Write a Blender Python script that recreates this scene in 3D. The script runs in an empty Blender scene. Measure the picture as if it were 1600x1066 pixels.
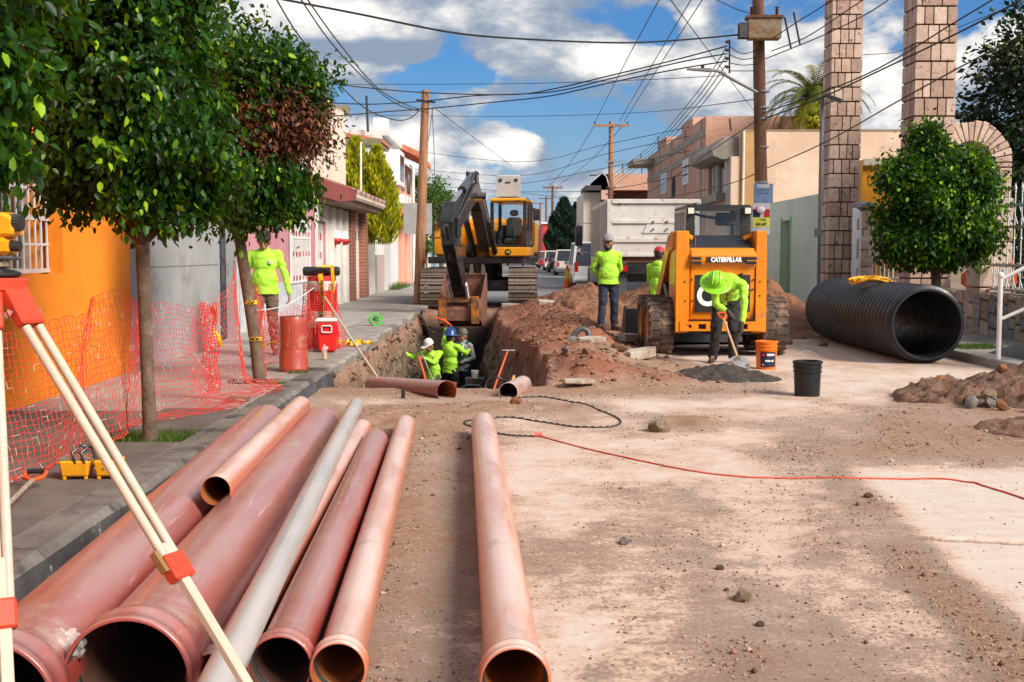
import bpy, bmesh, math, random
import numpy as np
from math import sin, cos, pi, radians, atan, atan2, sqrt, hypot
from mathutils import Vector, Matrix, Euler
random.seed(7); RNG = np.random.default_rng(7)
SC = bpy.context.scene
COL = SC.collection
V = Vector
# ------------------------------------------------------------------ camera
F = 1850.0
CAMH = 1.55
PITCH = atan(137.0 / F)
cam_data = bpy.data.cameras.new('camera')
cam_data.sensor_width = 36.0
cam_data.lens = F / 1600.0 * 36.0
cam_data.clip_start = 0.05
cam_data.clip_end = 6000
cam = bpy.data.objects.new('camera', cam_data)
cam.location = (0, 0, CAMH)
cam.rotation_euler = (pi / 2 - PITCH, 0, 0)
COL.objects.link(cam)
SC.camera = cam
# ------------------------------------------------------------------ exposure
SC.view_settings.view_transform = 'Standard'
SC.view_settings.look = 'None'
SC.view_settings.gamma = 1.0
SC.view_settings.use_curve_mapping = False
SC.view_settings.exposure = 1.15
SC.cycles.max_bounces = 6
SC.cycles.diffuse_bounces = 3
SC.cycles.glossy_bounces = 3
SC.cycles.transmission_bounces = 4
SC.cycles.transparent_max_bounces = 8
SC.cycles.caustics_reflective = False
SC.cycles.caustics_refractive = False
# ------------------------------------------------------------------ sun
SUN_EL = radians(36)
SUN_DIR = V((0.70, -0.55, 0)).normalized() * cos(SUN_EL) + V((0, 0, sin(SUN_EL)))
sd = bpy.data.lights.new('sun', 'SUN')
sd.energy = 2.8
sd.angle = radians(24)
sd.color = (1.0, 0.90, 0.79)
sun = bpy.data.objects.new('sun', sd)
sun.rotation_euler = SUN_DIR.to_track_quat('Z', 'Y').to_euler()
sun.location = (20, -20, 20)
COL.objects.link(sun)
# ------------------------------------------------------------------ sky (world)
class NT:
    def __init__(s, nt): s.nt = nt; s.n = nt.nodes; s.l = nt.links
    def new(s, t, **k):
        n = s.n.new(t)
        for a, b in k.items(): setattr(n, a, b)
        return n
    def put(s, sock, v):
        if isinstance(v, bpy.types.NodeSocket): s.l.new(v, sock)
        elif v is not None:
            if hasattr(sock, 'default_value'):
                try: sock.default_value = v
                except Exception: sock.default_value = (v[0], v[1], v[2], 1.0) if len(v) == 3 else v
    def math(s, op, a, b=None, c=None, clamp=False):
        n = s.new('ShaderNodeMath', operation=op, use_clamp=clamp)
        s.put(n.inputs[0], a); s.put(n.inputs[1], b)
        if c is not None: s.put(n.inputs[2], c)
        return n.outputs[0]
    def vmath(s, op, a, b=None):
        n = s.new('ShaderNodeVectorMath', operation=op)
        s.put(n.inputs[0], a)
        if b is not None: s.put(n.inputs[1], b)
        return n.outputs[0]
    def noise(s, vec, scale, detail=4, rough=.5, dist=0, out=0, w=None):
        n = s.new('ShaderNodeTexNoise')
        s.put(n.inputs['Vector'], vec)
        n.inputs['Scale'].default_value = scale; n.inputs['Detail'].default_value = detail
        n.inputs['Roughness'].default_value = rough; n.inputs['Distortion'].default_value = dist
        return n.outputs[out]
    def ramp(s, fac, a, b, lo=0.0, hi=1.0):
        n = s.new('ShaderNodeMapRange', interpolation_type='SMOOTHSTEP')
        s.put(n.inputs[0], fac); n.inputs[1].default_value = a; n.inputs[2].default_value = b
        n.inputs[3].default_value = lo; n.inputs[4].default_value = hi
        return n.outputs[0]
    def mix(s, f, a, b, mode='MIX'):
        n = s.new('ShaderNodeMix', data_type='RGBA', blend_type=mode)
        s.put(n.inputs[0], f)
        for i, v in ((6, a), (7, b)):
            if isinstance(v, bpy.types.NodeSocket): s.l.new(v, n.inputs[i])
            else: n.inputs[i].default_value = (v[0], v[1], v[2], 1)
        return n.outputs[2]

world = bpy.data.worlds.new('World'); SC.world = world; world.use_nodes = True
w = NT(world.node_tree); w.n.clear()
sky = w.new('ShaderNodeTexSky', sky_type='NISHITA')
sky.sun_disc = False; sky.sun_elevation = SUN_EL
sky.sun_rotation = atan2(SUN_DIR.x, SUN_DIR.y)
sky.air_density = 1.3; sky.dust_density = 0.6; sky.ozone_density = 2.0
dirv = w.new('ShaderNodeTexCoord').outputs['Generated']
sep = w.new('ShaderNodeSeparateXYZ'); w.l.new(dirv, sep.inputs[0])
zz = w.math('MAXIMUM', sep.outputs[2], 0.0)
def stretch(k, off=(0, 0, 0), low=0.10):
    # perspective-like layer: coordinates spread near the horizon
    den = w.math('ADD', zz, low)
    c = w.new('ShaderNodeCombineXYZ')
    w.l.new(w.math('DIVIDE', sep.outputs[0], den), c.inputs[0])
    w.l.new(w.math('DIVIDE', sep.outputs[1], den), c.inputs[1])
    w.l.new(w.math('MULTIPLY', zz, 9.0), c.inputs[2])
    m = w.new('ShaderNodeMapping'); w.l.new(c.outputs[0], m.inputs[0])
    m.inputs['Location'].default_value = off; m.inputs['Scale'].default_value = k
    return m.outputs[0]
def blob(az, el, raz, rel, ed=1.0):
    # soft patch of sky round a direction (degrees)
    d = V((sin(radians(az)) * cos(radians(el)), cos(radians(az)) * cos(radians(el)), sin(radians(el))))
    dv = w.vmath('SUBTRACT', dirv, tuple(d))
    m = w.new('ShaderNodeVectorMath', operation='MULTIPLY'); w.l.new(dv, m.inputs[0])
    m.inputs[1].default_value = (1 / radians(raz), 1 / radians(raz), 1 / radians(rel))
    l = w.new('ShaderNodeVectorMath', operation='LENGTH'); w.l.new(m.outputs[0], l.inputs[0])
    return w.ramp(l.outputs['Value'], 0.1, 1.15, 1.0, 0.0)
P1 = stretch((0.33, 0.33, 0.33), (3.1, 7.7, 0.3), 0.22)
cv = w.new('ShaderNodeMapping'); w.l.new(dirv, cv.inputs[0]); cv.inputs['Scale'].default_value = (1, 1, 1.9)
cv.inputs['Location'].default_value = (1.3, 2.2, 0.4)
big = w.noise(cv.outputs[0], 5.5, 9, .55, .15)
med = w.noise(cv.outputs[0], 14.0, 8, .6, .3)
cov = w.math('ADD', w.math('MULTIPLY', big, 0.75), w.math('MULTIPLY', med, 0.25))
def px_dir(px, py):
    u = (px - 800) / F; v = (533 - py) / F
    d = V((u, cos(PITCH) + v * sin(PITCH), -sin(PITCH) + v * cos(PITCH))).normalized()
    return math.degrees(atan2(d.x, d.y)), math.degrees(math.asin(d.z))
adds = [(540, 40, 6.0, 2.2, .20), (400, 60, 5, 2.4, .12), (930, 80, 5.5, 1.4, .20), (1085, 35, 1.2, 1.2, .14),
        (610, 215, 4.5, 1.8, .16), (790, 225, 2.6, 1.1, .22), (1130, 160, 4, 2.2, .16), (880, 250, 2.5, 1.6, .05),
        (1260, 230, 6, 3, .18), (720, 285, 3, .9, .10), (1380, 160, 3, 2, .12), (250, 200, 7, 5, .16), (960, 290, 4, 1.0, .14),
        (700, 40, 2.2, 2.6, -.13), (690, 118, 3.4, .9, -.22), (930, 215, 3.5, 1.4, -.20), (800, 170, 3, .6, -.10), (1010, 60, 2.5, 1.0, -.12), (1020, 45, 1.8, 1.3, -.12), (870, 190, 4.0, 1.3, -.12), (1530, 20, 3, 1.4, -.10)]
for px, py, ra, re_, amt in adds:
    az, el = px_dir(px, py)
    cov = w.math('ADD', cov, w.math('MULTIPLY', blob(az, el, ra, re_), amt))
fine = w.noise(cv.outputs[0], 30, 7, .65)
mask = w.ramp(w.math('ADD', cov, w.math('MULTIPLY', w.math('SUBTRACT', fine, .5), .16)), 0.412, 0.49)
# lit / shaded parts of the clouds: thick, low parts of each cloud are grey, billows white
sh_v = w.new('ShaderNodeMapping'); w.l.new(dirv, sh_v.inputs[0]); sh_v.inputs['Scale'].default_value = (1, 1, 1.9)
sh_v.inputs['Location'].default_value = (1.3, 2.2, 0.4 + 0.055)
big2 = w.noise(sh_v.outputs[0], 5.5, 7, .55, .15)
relief = w.math('ADD', w.math('SUBTRACT', big, big2), w.math('MULTIPLY', w.math('SUBTRACT', w.noise(cv.outputs[0], 2.6, 4, .5), .5), .35))
lit = w.math('ADD', w.math('MULTIPLY', relief, 2.2), w.math('ADD', 0.42, w.math('MULTIPLY', w.math('SUBTRACT', med, .5), 1.5)))
lit = w.math('ADD', lit, w.math('MULTIPLY', w.math('SUBTRACT', fine, .5), .9))
for px, py, ra, re_, amt in [(560, 30, 4.0, 1.3, .45), (600, 82, 4, .7, -.5), (930, 90, 5, 1.2, .35), (790, 228, 2.4, 1.2, .6), (610, 215, 4, 1.6, .5),
                             (1140, 150, 4, 1.6, .35), (840, 150, 5, .8, -.35), (900, 240, 2.5, 1.5, -.35), (1260, 250, 6, 2.5, .5), (1090, 30, 1, 1, .5),
                             (960, 300, 4, 1.0, .15), (720, 290, 3, .8, .2)]:
    az, el = px_dir(px, py)
    lit = w.math('ADD', lit, w.math('MULTIPLY', blob(az, el, ra, re_), amt))
lit = w.ramp(lit, 0.16, 1.10)
ccol = w.mix(lit, (0.17, 0.215, 0.285), (0.72, 0.68, 0.63))
skyc = w.mix(1.0, sky.outputs[0], (0.15, 0.34, 0.62), 'MULTIPLY')
hz = w.ramp(zz, .0, .17, .95, .05)
skyc = w.mix(hz, skyc, (1.9, 2.65, 3.6))
bg1 = w.new('ShaderNodeBackground'); w.l.new(skyc, bg1.inputs[0]); bg1.inputs[1].default_value = 0.085
bg2 = w.new('ShaderNodeBackground'); w.l.new(ccol, bg2.inputs[0]); bg2.inputs[1].default_value = 0.78
mx = w.new('ShaderNodeMixShader')
w.l.new(mask, mx.inputs[0]); w.l.new(bg1.outputs[0], mx.inputs[1]); w.l.new(bg2.outputs[0], mx.inputs[2])
wo = w.new('ShaderNodeOutputWorld'); w.l.new(mx.outputs[0], wo.inputs[0])

# ------------------------------------------------------------------ measuring helpers: pixel of the photo -> point of the place
_ca, _sa = cos(PITCH), sin(PITCH)
def _ray(px, py):
    u = (px - 800) / F; v = (533 - py) / F
    return V((u, _ca + v * _sa, -_sa + v * _ca))
def P(px, py, y):
    d = _ray(px, py); t = y / d.y
    return V((d.x * t, y, CAMH + d.z * t))
def G(px, py, z=0.0):
    d = _ray(px, py); t = (z - CAMH) / d.z
    return V((d.x * t, d.y * t, z))
def PX(px, X, py=396):
    # depth at which the vertical plane x = X is seen in column px
    d = _ray(px, py); return X / d.x * d.y

# ------------------------------------------------------------------ materials
MATS = {}
def mat(name, c, rough=.6, metal=0.0, c2=None, scale=4.0, vlo=.35, vhi=.65, bump=0.0, bscale=30.0, dirt=None, dlo=.55, dhi=.7, dscale=3.0,
        spec=.5, coat=0.0, trans=0.0, world_co=False, stretch=(1, 1, 1), alpha=None, attr=None, emis=None, subs=0.0, rvar=.12, ior=1.45):
    if name in MATS: return MATS[name]
    m = bpy.data.materials.new(name); m.use_nodes = True
    t = NT(m.node_tree); b = t.n['Principled BSDF']
    if world_co: co = t.new('ShaderNodeNewGeometry').outputs['Position']
    else: co = t.new('ShaderNodeTexCoord').outputs['Object']
    if stretch != (1, 1, 1):
        mp = t.new('ShaderNodeMapping'); t.l.new(co, mp.inputs[0]); mp.inputs['Scale'].default_value = stretch; co = mp.outputs[0]
    base = c
    if c2 is None and rvar: c2 = tuple(min(1, x * (1 - rvar * 1.6)) for x in c)
    if c2 is not None:
        n1 = t.noise(co, scale, 6, .6)
        base = t.mix(t.ramp(n1, vlo, vhi), c, c2)
    if attr:
        a = t.new('ShaderNodeAttribute', attribute_name=attr)
        base = t.mix(1.0, base, a.outputs['Color'], 'MULTIPLY')
    if dirt is not None:
        n2 = t.noise(co, dscale, 8, .7)
        base = t.mix(t.ramp(n2, dlo, dhi), base, dirt)
    t.put(b.inputs['Base Color'], base if isinstance(base, bpy.types.NodeSocket) else (*base, 1))
    b.inputs['Metallic'].default_value = metal
    rn = t.noise(co, max(scale * 2.3, 6), 5, .6)
    t.l.new(t.ramp(rn, .3, .7, max(.02, rough - .1), min(1, rough + .1)), b.inputs['Roughness'])
    b.inputs['Specular IOR Level'].default_value = spec
    b.inputs['IOR'].default_value = ior
    b.inputs['Coat Weight'].default_value = coat
    b.inputs['Transmission Weight'].default_value = trans
    if subs: b.inputs['Subsurface Weight'].default_value = subs; b.inputs['Subsurface Radius'].default_value = (.01, .004, .002)
    if alpha is not None: b.inputs['Alpha'].default_value = alpha
    if emis: b.inputs['Emission Color'].default_value = (*emis[0], 1); b.inputs['Emission Strength'].default_value = emis[1]
    if bump:
        bn = t.noise(co, bscale, 8, .65)
        bp = t.new('ShaderNodeBump'); bp.inputs['Strength'].default_value = 1.0; bp.inputs['Distance'].default_value = bump
        t.l.new(bn, bp.inputs['Height']); t.l.new(bp.outputs[0], b.inputs['Normal'])
    MATS[name] = m
    return m

# ------------------------------------------------------------------ mesh builder
class MB:
    def __init__(s): s.v = []; s.f = []; s.m = []; s.xf = None; s.mi = 0
    def add(s, vs, fs, mi=None):
        o = len(s.v)
        if s.xf is not None: vs = [s.xf @ V(p) for p in vs]
        s.v.extend([tuple(p) for p in vs]); s.f.extend([tuple(i + o for i in f) for f in fs]); s.m.extend([s.mi if mi is None else mi] * len(fs))
        return s
    def box(s, x0, x1, y0, y1, z0, z1, mi=None, bev=0.0):
        x0, x1 = min(x0, x1), max(x0, x1); y0, y1 = min(y0, y1), max(y0, y1); z0, z1 = min(z0, z1), max(z0, z1)
        if bev > 0:
            b = min(bev, (x1 - x0) * .45, (y1 - y0) * .45, (z1 - z0) * .45)
            return s.loft([[(x0 + b, y0 + b, z0), (x1 - b, y0 + b, z0), (x1 - b, y1 - b, z0), (x0 + b, y1 - b, z0)],
                           [(x0, y0, z0 + b), (x1, y0, z0 + b), (x1, y1, z0 + b), (x0, y1, z0 + b)],
                           [(x0, y0, z1 - b), (x1, y0, z1 - b), (x1, y1, z1 - b), (x0, y1, z1 - b)],
                           [(x0 + b, y0 + b, z1), (x1 - b, y0 + b, z1), (x1 - b, y1 - b, z1), (x0 + b, y1 - b, z1)]], mi=mi)
        return s.add([(x0, y0, z0), (x1, y0, z0), (x1, y1, z0), (x0, y1, z0), (x0, y0, z1), (x1, y0, z1), (x1, y1, z1), (x0, y1, z1)],
                     [(0, 3, 2, 1), (4, 5, 6, 7), (0, 1, 5, 4), (1, 2, 6, 5), (2, 3, 7, 6), (3, 0, 4, 7)], mi)
    def loft(s, rings, closed=True, cap=True, mi=None):
        n = len(rings[0]); vs = [p for r in rings for p in r]; fs = []
        for k in range(len(rings) - 1):
            for i in range(n if closed else n - 1):
                j = (i + 1) % n
                fs.append((k * n + i, k * n + j, (k + 1) * n + j, (k + 1) * n + i))
        if cap and closed:
            fs.append(tuple(range(n - 1, -1, -1))); fs.append(tuple((len(rings) - 1) * n + i for i in range(n)))
        return s.add(vs, fs, mi)
    def tube(s, pts, r, n=8, cap=True, mi=None, up=None):
        pts = [V(p) for p in pts]; rs = r if isinstance(r, (list, tuple)) else [r] * len(pts)
        rings = []; prev = None
        for i, p in enumerate(pts):
            t = (pts[min(i + 1, len(pts) - 1)] - pts[max(i - 1, 0)])
            t = t.normalized() if t.length > 1e-9 else V((0, 0, 1))
            if prev is None:
                a = V(up) if up else (V((0, 0, 1)) if abs(t.z) < .9 else V((1, 0, 0)))
                u = (a - t * a.dot(t)).normalized()
            else:
                u = prev - t * prev.dot(t); u = u.normalized() if u.length > 1e-6 else prev
            prev = u; w_ = t.cross(u)
            rings.append([p + (u * cos(2 * pi * k / n) + w_ * sin(2 * pi * k / n)) * rs[i] for k in range(n)])
        return s.loft(rings, cap=cap, mi=mi)
    def cyl(s, p0, p1, r0, r1=None, n=16, cap=True, mi=None):
        return s.tube([p0, p1], [r0, r0 if r1 is None else r1], n, cap, mi)
    def bar(s, p0, p1, wx, wy, up=(0, 0, 1), mi=None, w2=None):
        p0, p1 = V(p0), V(p1); t = (p1 - p0).normalized(); u = V(up)
        if abs(t.dot(u)) > .97: u = V((1, 0, 0))
        a = t.cross(u).normalized(); b = a.cross(t).normalized()
        k = w2 if w2 else (wx, wy)
        r = lambda p, wx, wy: [p - a * wx / 2 - b * wy / 2, p + a * wx / 2 - b * wy / 2, p + a * wx / 2 + b * wy / 2, p - a * wx / 2 + b * wy / 2]
        return s.loft([r(p0, wx, wy), r(p1, *k)], mi=mi)
    def lathe(s, prof, n=24, cap=False, mi=None, c=(0, 0, 0), axis='z', a0=0, a1=2 * pi):
        vs = []; fs = []; full = abs(a1 - a0 - 2 * pi) < 1e-6; m = n if full else n + 1
        for r, z in prof:
            for k in range(m):
                a = a0 + (a1 - a0) * k / n
                x, y = r * cos(a), r * sin(a)
                p = (x, y, z) if axis == 'z' else ((x, z, y) if axis == 'y' else (z, x, y))
                vs.append((p[0] + c[0], p[1] + c[1], p[2] + c[2]))
        for j in range(len(prof) - 1):
            for k in range(n):
                l = (k + 1) % m
                fs.append((j * m + k, j * m + l, (j + 1) * m + l, (j + 1) * m + k))
        if cap:
            fs.append(tuple(range(m))); fs.append(tuple((len(prof) - 1) * m + k for k in range(m)))
        return s.add(vs, fs, mi)
    def sphere(s, c, r, n=12, m=8, mi=None, sc=(1, 1, 1)):
        prof = []
        vs = []; fs = []
        for j in range(m + 1):
            a = pi * j / m
            for k in range(n):
                b = 2 * pi * k / n
                vs.append((c[0] + r * sc[0] * sin(a) * cos(b), c[1] + r * sc[1] * sin(a) * sin(b), c[2] + r * sc[2] * cos(a)))
        for j in range(m):
            for k in range(n):
                l = (k + 1) % n
                fs.append((j * n + k, (j + 1) * n + k, (j + 1) * n + l, j * n + l))
        return s.add(vs, fs, mi)
    def prism(s, poly, a, b, axis='y', mi=None):
        # poly in the plane normal to axis, pulled from a to b
        def pt(p, t):
            return (p[0], t, p[1]) if axis == 'y' else ((t, p[0], p[1]) if axis == 'x' else (p[0], p[1], t))
        return s.loft([[pt(p, a) for p in poly], [pt(p, b) for p in poly]], mi=mi)
    def build(s, name, mats, parent=None, smooth=None, label=None, loc=None, rot=None, bevel=0.0, fix=True):
        me = bpy.data.meshes.new(name)
        me.from_pydata(s.v, [], s.f)
        if not isinstance(mats, (list, tuple)): mats = [mats]
        for m in mats: me.materials.append(m)
        if len(mats) > 1: me.polygons.foreach_set('material_index', s.m)
        if fix or bevel:
            bm = bmesh.new(); bm.from_mesh(me)
            bmesh.ops.remove_doubles(bm, verts=bm.verts, dist=1e-5)
            bmesh.ops.recalc_face_normals(bm, faces=bm.faces)
            if bevel:
                es = [e for e in bm.edges if len(e.link_faces) == 2 and e.calc_face_angle(0) > .5]
                bmesh.ops.bevel(bm, geom=es, offset=bevel, segments=1, affect='EDGES', profile=.5, clamp_overlap=True)
            bm.to_mesh(me); bm.free()
        if smooth is not None:
            me.shade_smooth()
            if smooth: me.set_sharp_from_angle(angle=radians(smooth))
        me.update()
        return link(name, me, parent, label, loc, rot)
def link(name, me, parent=None, label=None, loc=None, rot=None):
    o = bpy.data.objects.new(name, me); COL.objects.link(o)
    if parent is not None: o.parent = parent
    if loc is not None: o.location = loc
    if rot is not None: o.rotation_euler = rot
    if label: o['label'] = label
    return o
def tag(o, label=None, cat=None, group=None, kind=None):
    if label: o['label'] = label
    if cat: o['category'] = cat
    if group: o['group'] = group
    if kind: o['kind'] = kind
    return o
def thing(name, label, cat, loc=(0, 0, 0), rz=0.0, group=None):
    o = bpy.data.objects.new(name, None); o.empty_display_size = .2; COL.objects.link(o)
    o.location = loc; o.rotation_euler = (0, 0, rz) if not isinstance(rz, (tuple, Euler)) else rz
    return tag(o, label, cat, group)
def copy_tree(o, loc=None, rz=None, label=None, parent=None, top=True):
    c = o.copy(); COL.objects.link(c); c.parent = parent
    if top:
        if loc is not None: c.location = loc
        if rz is not None: c.rotation_euler = (0, 0, rz)
        if label: c['label'] = label
    for ch in list(KIDS.get(o.name, [])) or list(o.children): copy_tree(ch, parent=c, top=False)
    return c
KIDS = {}
def text(s, size, m, parent, loc, rot, name='lettering', depth=.004, bold=0.0, align='CENTER', sx=1.0, label=None):
    cu = bpy.data.curves.new(name, 'FONT'); cu.body = s; cu.size = size; cu.extrude = depth; cu.offset = bold
    cu.align_x = align; cu.align_y = 'CENTER'
    to = bpy.data.objects.new('tmp_text', cu); COL.objects.link(to)
    dg = bpy.context.evaluated_depsgraph_get(); me = bpy.data.meshes.new_from_object(to.evaluated_get(dg))
    bpy.data.objects.remove(to); me.materials.clear(); me.materials.append(m)
    if sx != 1.0:
        for v_ in me.vertices: v_.co.x *= sx
    me.name = name
    return link(name, me, parent, label, loc, rot)
def np_mesh(name, verts, faces, mats, parent=None, midx=None, smooth=False, attrs=None):
    """verts (n,3), faces (m,3|4) numpy -> object"""
    me = bpy.data.meshes.new(name)
    verts = np.ascontiguousarray(verts, dtype=np.float32); faces = np.ascontiguousarray(faces, dtype=np.int32)
    k = faces.shape[1]; nf = len(faces)
    me.vertices.add(len(verts)); me.vertices.foreach_set('co', verts.ravel())
    me.loops.add(nf * k); me.loops.foreach_set('vertex_index', faces.ravel())
    me.polygons.add(nf); me.polygons.foreach_set('loop_start', np.arange(0, nf * k, k, dtype=np.int32))
    me.update(calc_edges=True)
    if not isinstance(mats, (list, tuple)): mats = [mats]
    for m in mats: me.materials.append(m)
    if midx is not None: me.polygons.foreach_set('material_index', np.asarray(midx, dtype=np.int32))
    if smooth: me.polygons.foreach_set('use_smooth', np.ones(nf, dtype=bool))
    for an, arr in (attrs or {}).items():
        a = me.color_attributes.new(an, 'FLOAT_COLOR', 'POINT')
        c4 = np.ones((len(verts), 4), dtype=np.float32); c4[:, :arr.shape[1]] = arr
        a.data.foreach_set('color', c4.ravel())
    me.validate(); me.update()
    return link(name, me, parent)

# ------------------------------------------------------------------ noise on numpy
def _hash(ix, iy, seed):
    h = (ix.astype(np.int64) * 374761393 + iy.astype(np.int64) * 668265263 + seed * 974634777) & 0xffffffff
    h = ((h ^ (h >> 13)) * 1274126177) & 0xffffffff
    return ((h ^ (h >> 16)) & 0xffff) / 65535.0
def vnoise(x, y, seed=0):
    x = np.asarray(x, float); y = np.asarray(y, float)
    ix = np.floor(x); iy = np.floor(y); fx = x - ix; fy = y - iy
    ux = fx * fx * (3 - 2 * fx); uy = fy * fy * (3 - 2 * fy)
    a = _hash(ix, iy, seed); b = _hash(ix + 1, iy, seed); c = _hash(ix, iy + 1, seed); d = _hash(ix + 1, iy + 1, seed)
    return (a * (1 - ux) + b * ux) * (1 - uy) + (c * (1 - ux) + d * ux) * uy
def fbm(x, y, seed=0, oct=4, gain=.5):
    s = 0; a = 1; t = 0
    for i in range(oct):
        s = s + a * vnoise(x * 2 ** i, y * 2 ** i, seed + i * 17); t += a; a *= gain
    return s / t
def sstep(t): t = np.clip(t, 0, 1); return t * t * (3 - 2 * t)

# ------------------------------------------------------------------ shared materials
M_pvc = None
def leaf_mat(name, dark, mid, light, trans=.25, rough=.4):
    m = bpy.data.materials.new(name); m.use_nodes = True
    t = NT(m.node_tree); b = t.n['Principled BSDF']
    a = t.new('ShaderNodeAttribute', attribute_name='lv')
    oi = t.new('ShaderNodeObjectInfo')
    s_ = t.new('ShaderNodeSeparateColor'); t.l.new(a.outputs['Color'], s_.inputs[0])
    c = t.mix(t.ramp(s_.outputs[0], 0.0, .6), dark, mid)
    c = t.mix(t.ramp(s_.outputs[0], .64, .98), c, light)
    t.l.new(c, b.inputs['Base Color']); b.inputs['Roughness'].default_value = rough
    b.inputs['Specular IOR Level'].default_value = .28
    tr = t.new('ShaderNodeBsdfTranslucent'); t.l.new(t.mix(.5, c, light), tr.inputs[0])
    mx = t.new('ShaderNodeMixShader'); mx.inputs[0].default_value = trans
    t.l.new(b.outputs[0], mx.inputs[1]); t.l.new(tr.outputs[0], mx.inputs[2])
    t.l.new(mx.outputs[0], t.n['Material Output'].inputs[0])
    return m
# ================================================================== GROUND
TR_Y0, TR_Y1, TR_Z = 13.6, 31.9, -1.85
def trench_l(y): return -2.22 - .10 * sstep((y - 14) / 12) + .10 * (fbm(y * 1.3, y * 0, 5, 3) - .5)
def trench_r(y): return .42 - .75 * sstep((y - 14) / 14) + .35 * (fbm(y * .8, y * 0 + 9, 8, 4) - .5)
def ridge(x, y, cx, cy, rx, ry): return np.exp(-(((x - cx) / rx) ** 2 + ((y - cy) / ry) ** 2))
def ground_all(x, y):
    x = np.asarray(x, float); y = np.asarray(y, float)
    n1 = fbm(x * .7, y * .5, 1, 4) - .5; n2 = fbm(x * 3.1, y * 2.3, 2, 4) - .5; n3 = fbm(x * 14, y * 12, 3, 3) - .5
    # dirt cover 0..1 (0 = swept concrete, 1 = loose soil)
    band = sstep((.62 - np.abs(x + .52)) / .4) * sstep((12.5 - y) / 4) * .42
    band2 = sstep((1.0 - np.abs(x - 1.0 + .0 * y)) / .9) * sstep((11 - y) / 5) * .10
    near = sstep((5.6 - y) / 1.8) * sstep((x - .3) / .5) * .18
    left = sstep((-.55 - x) / .5)
    rightd = ridge(x, y, 5.0, 9.8, 1.6, 2.0) * .55 + ridge(x, y, 5.9, 12.2, 1.6, 1.6) * .9
    heap = sstep((2.9 - x + .6 * n1) / 1.2) * sstep((y - 12.2) / 1.5) * sstep((40 - y) / 3)
    clods = ridge(x, y, 1.62, 10.6, .38, .45) * .9 + ridge(x, y, .1, 11.7, .8, .5) * .7 + ridge(x, y, -1.15, 10.9, .7, .9) * .9
    tyre = ridge(x, y, 3.4, 9.6, .6, 1.6) * .35 + ridge(x, y, 2.4, 8.5, .5, 3.5) * .2
    slab_e = x - (2.05 + (y - 4.5) * .06) + .25 * n1   # right hand swept slab
    dirt = .45 + n1 * .95 + n2 * .55 + band + band2 + near + rightd + heap + clods + tyre + left * .15
    dirt = dirt - .75 * sstep(slab_e / .32) * sstep((8.9 - y) / .8) * sstep((y - 3.6 - .9 * np.maximum(0, 2.9 - x)) / .6) - .18 * sstep((x - 1.5) / 1.5) * sstep((y - 8) / 3)
    dirt = np.clip(dirt + .45 * sstep((.22 - np.abs(slab_e + .12)) / .2) * sstep((6.6 - y) / 1) * sstep((x - 1) / .4), 0, 1.1)
    h = n1 * .03 + n2 * .018 * dirt + n3 * .012 * dirt
    h = h + clods * .05 + ridge(x, y, 5.9, 12.2, 1.6, 1.3) * .12 * (.6 + n2) + (vnoise(x * 6, y * 6, 77) - .3) * clods * .07
    # tyre tread prints
    tr = (np.sin(y * 2 * pi / .14 + 5 * np.abs(x - 3.0)) * .5) * sstep((.28 - np.abs(x - 3.05 - .12 * (y - 9))) / .1) * sstep((y - 7.2) / 1) * sstep((11.6 - y) / 1)
    tr = tr + (np.sin(y * 2 * pi / .12) * .5) * sstep((.22 - np.abs(x - .55 - .02 * (y - 6))) / .1) * sstep((9 - y) / 1) * .7
    h = h + tr * .012
    # expansion crack of the slab on the right
    cr = np.abs(y - (6.35 - .22 * (x - 2.2) + .06 * (fbm(x * 3, x * 0, 9, 3) - .5)))
    crk = sstep((.045 - cr) / .02) * sstep((x - 2.0) / .2)
    h = h - crk * .04; dirt = np.maximum(dirt, crk * 1.3)
    # spoil heap along the trench
    R = trench_r(y)
    top = .46 * ridge(x, y, 1.15, 28.0, 1.2, 4.5) + .40 * ridge(x, y, .9, 20, .8, 5) + .10 * ridge(x, y, 1.0, 15.2, 1.1, 1.3) + .22 * ridge(x, y, 2.2, 33.0, 1.4, 2.5)
    lump = fbm(x * 2.2, y * 1.6, 11, 5)
    heapw = sstep((y - 13.2) / 1.0) * sstep((3.1 - x) / .9)
    h = h + heapw * (top * (.65 + .75 * lump) + .09 * (lump - .4) + .045 * (fbm(x * 9, y * 8, 21, 3) - .5))
    # broken slab step between heap and the open lane
    red = np.clip(heapw * (.35 + top * 1.6 + (lump - .5) * .8) - .5 * ridge(x, y, 1.6, 16.2, 1.0, 1.6), 0, 1)
    # excavation
    L = trench_l(y)
    tl = (x - L) / .34; trr = (R - x) / (.60 + .5 * (fbm(y * .9, x * 0 + 3, 31, 3) - .5)); tn = (y - TR_Y0 - .15 * n2) / .7; tf = (TR_Y1 - y) / .8
    t = np.clip(np.minimum(np.minimum(tl, trr), np.minimum(tn, tf)), 0, 1)
    cut = t ** .8
    h = h * (1 - cut) + (TR_Z + .12 * n1 + .1 * n2) * cut
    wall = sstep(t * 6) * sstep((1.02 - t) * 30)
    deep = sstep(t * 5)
    return h, dirt, red, deep, wall
def H(x, y): return float(ground_all(np.array([x]), np.array([y]))[0][0])

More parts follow.
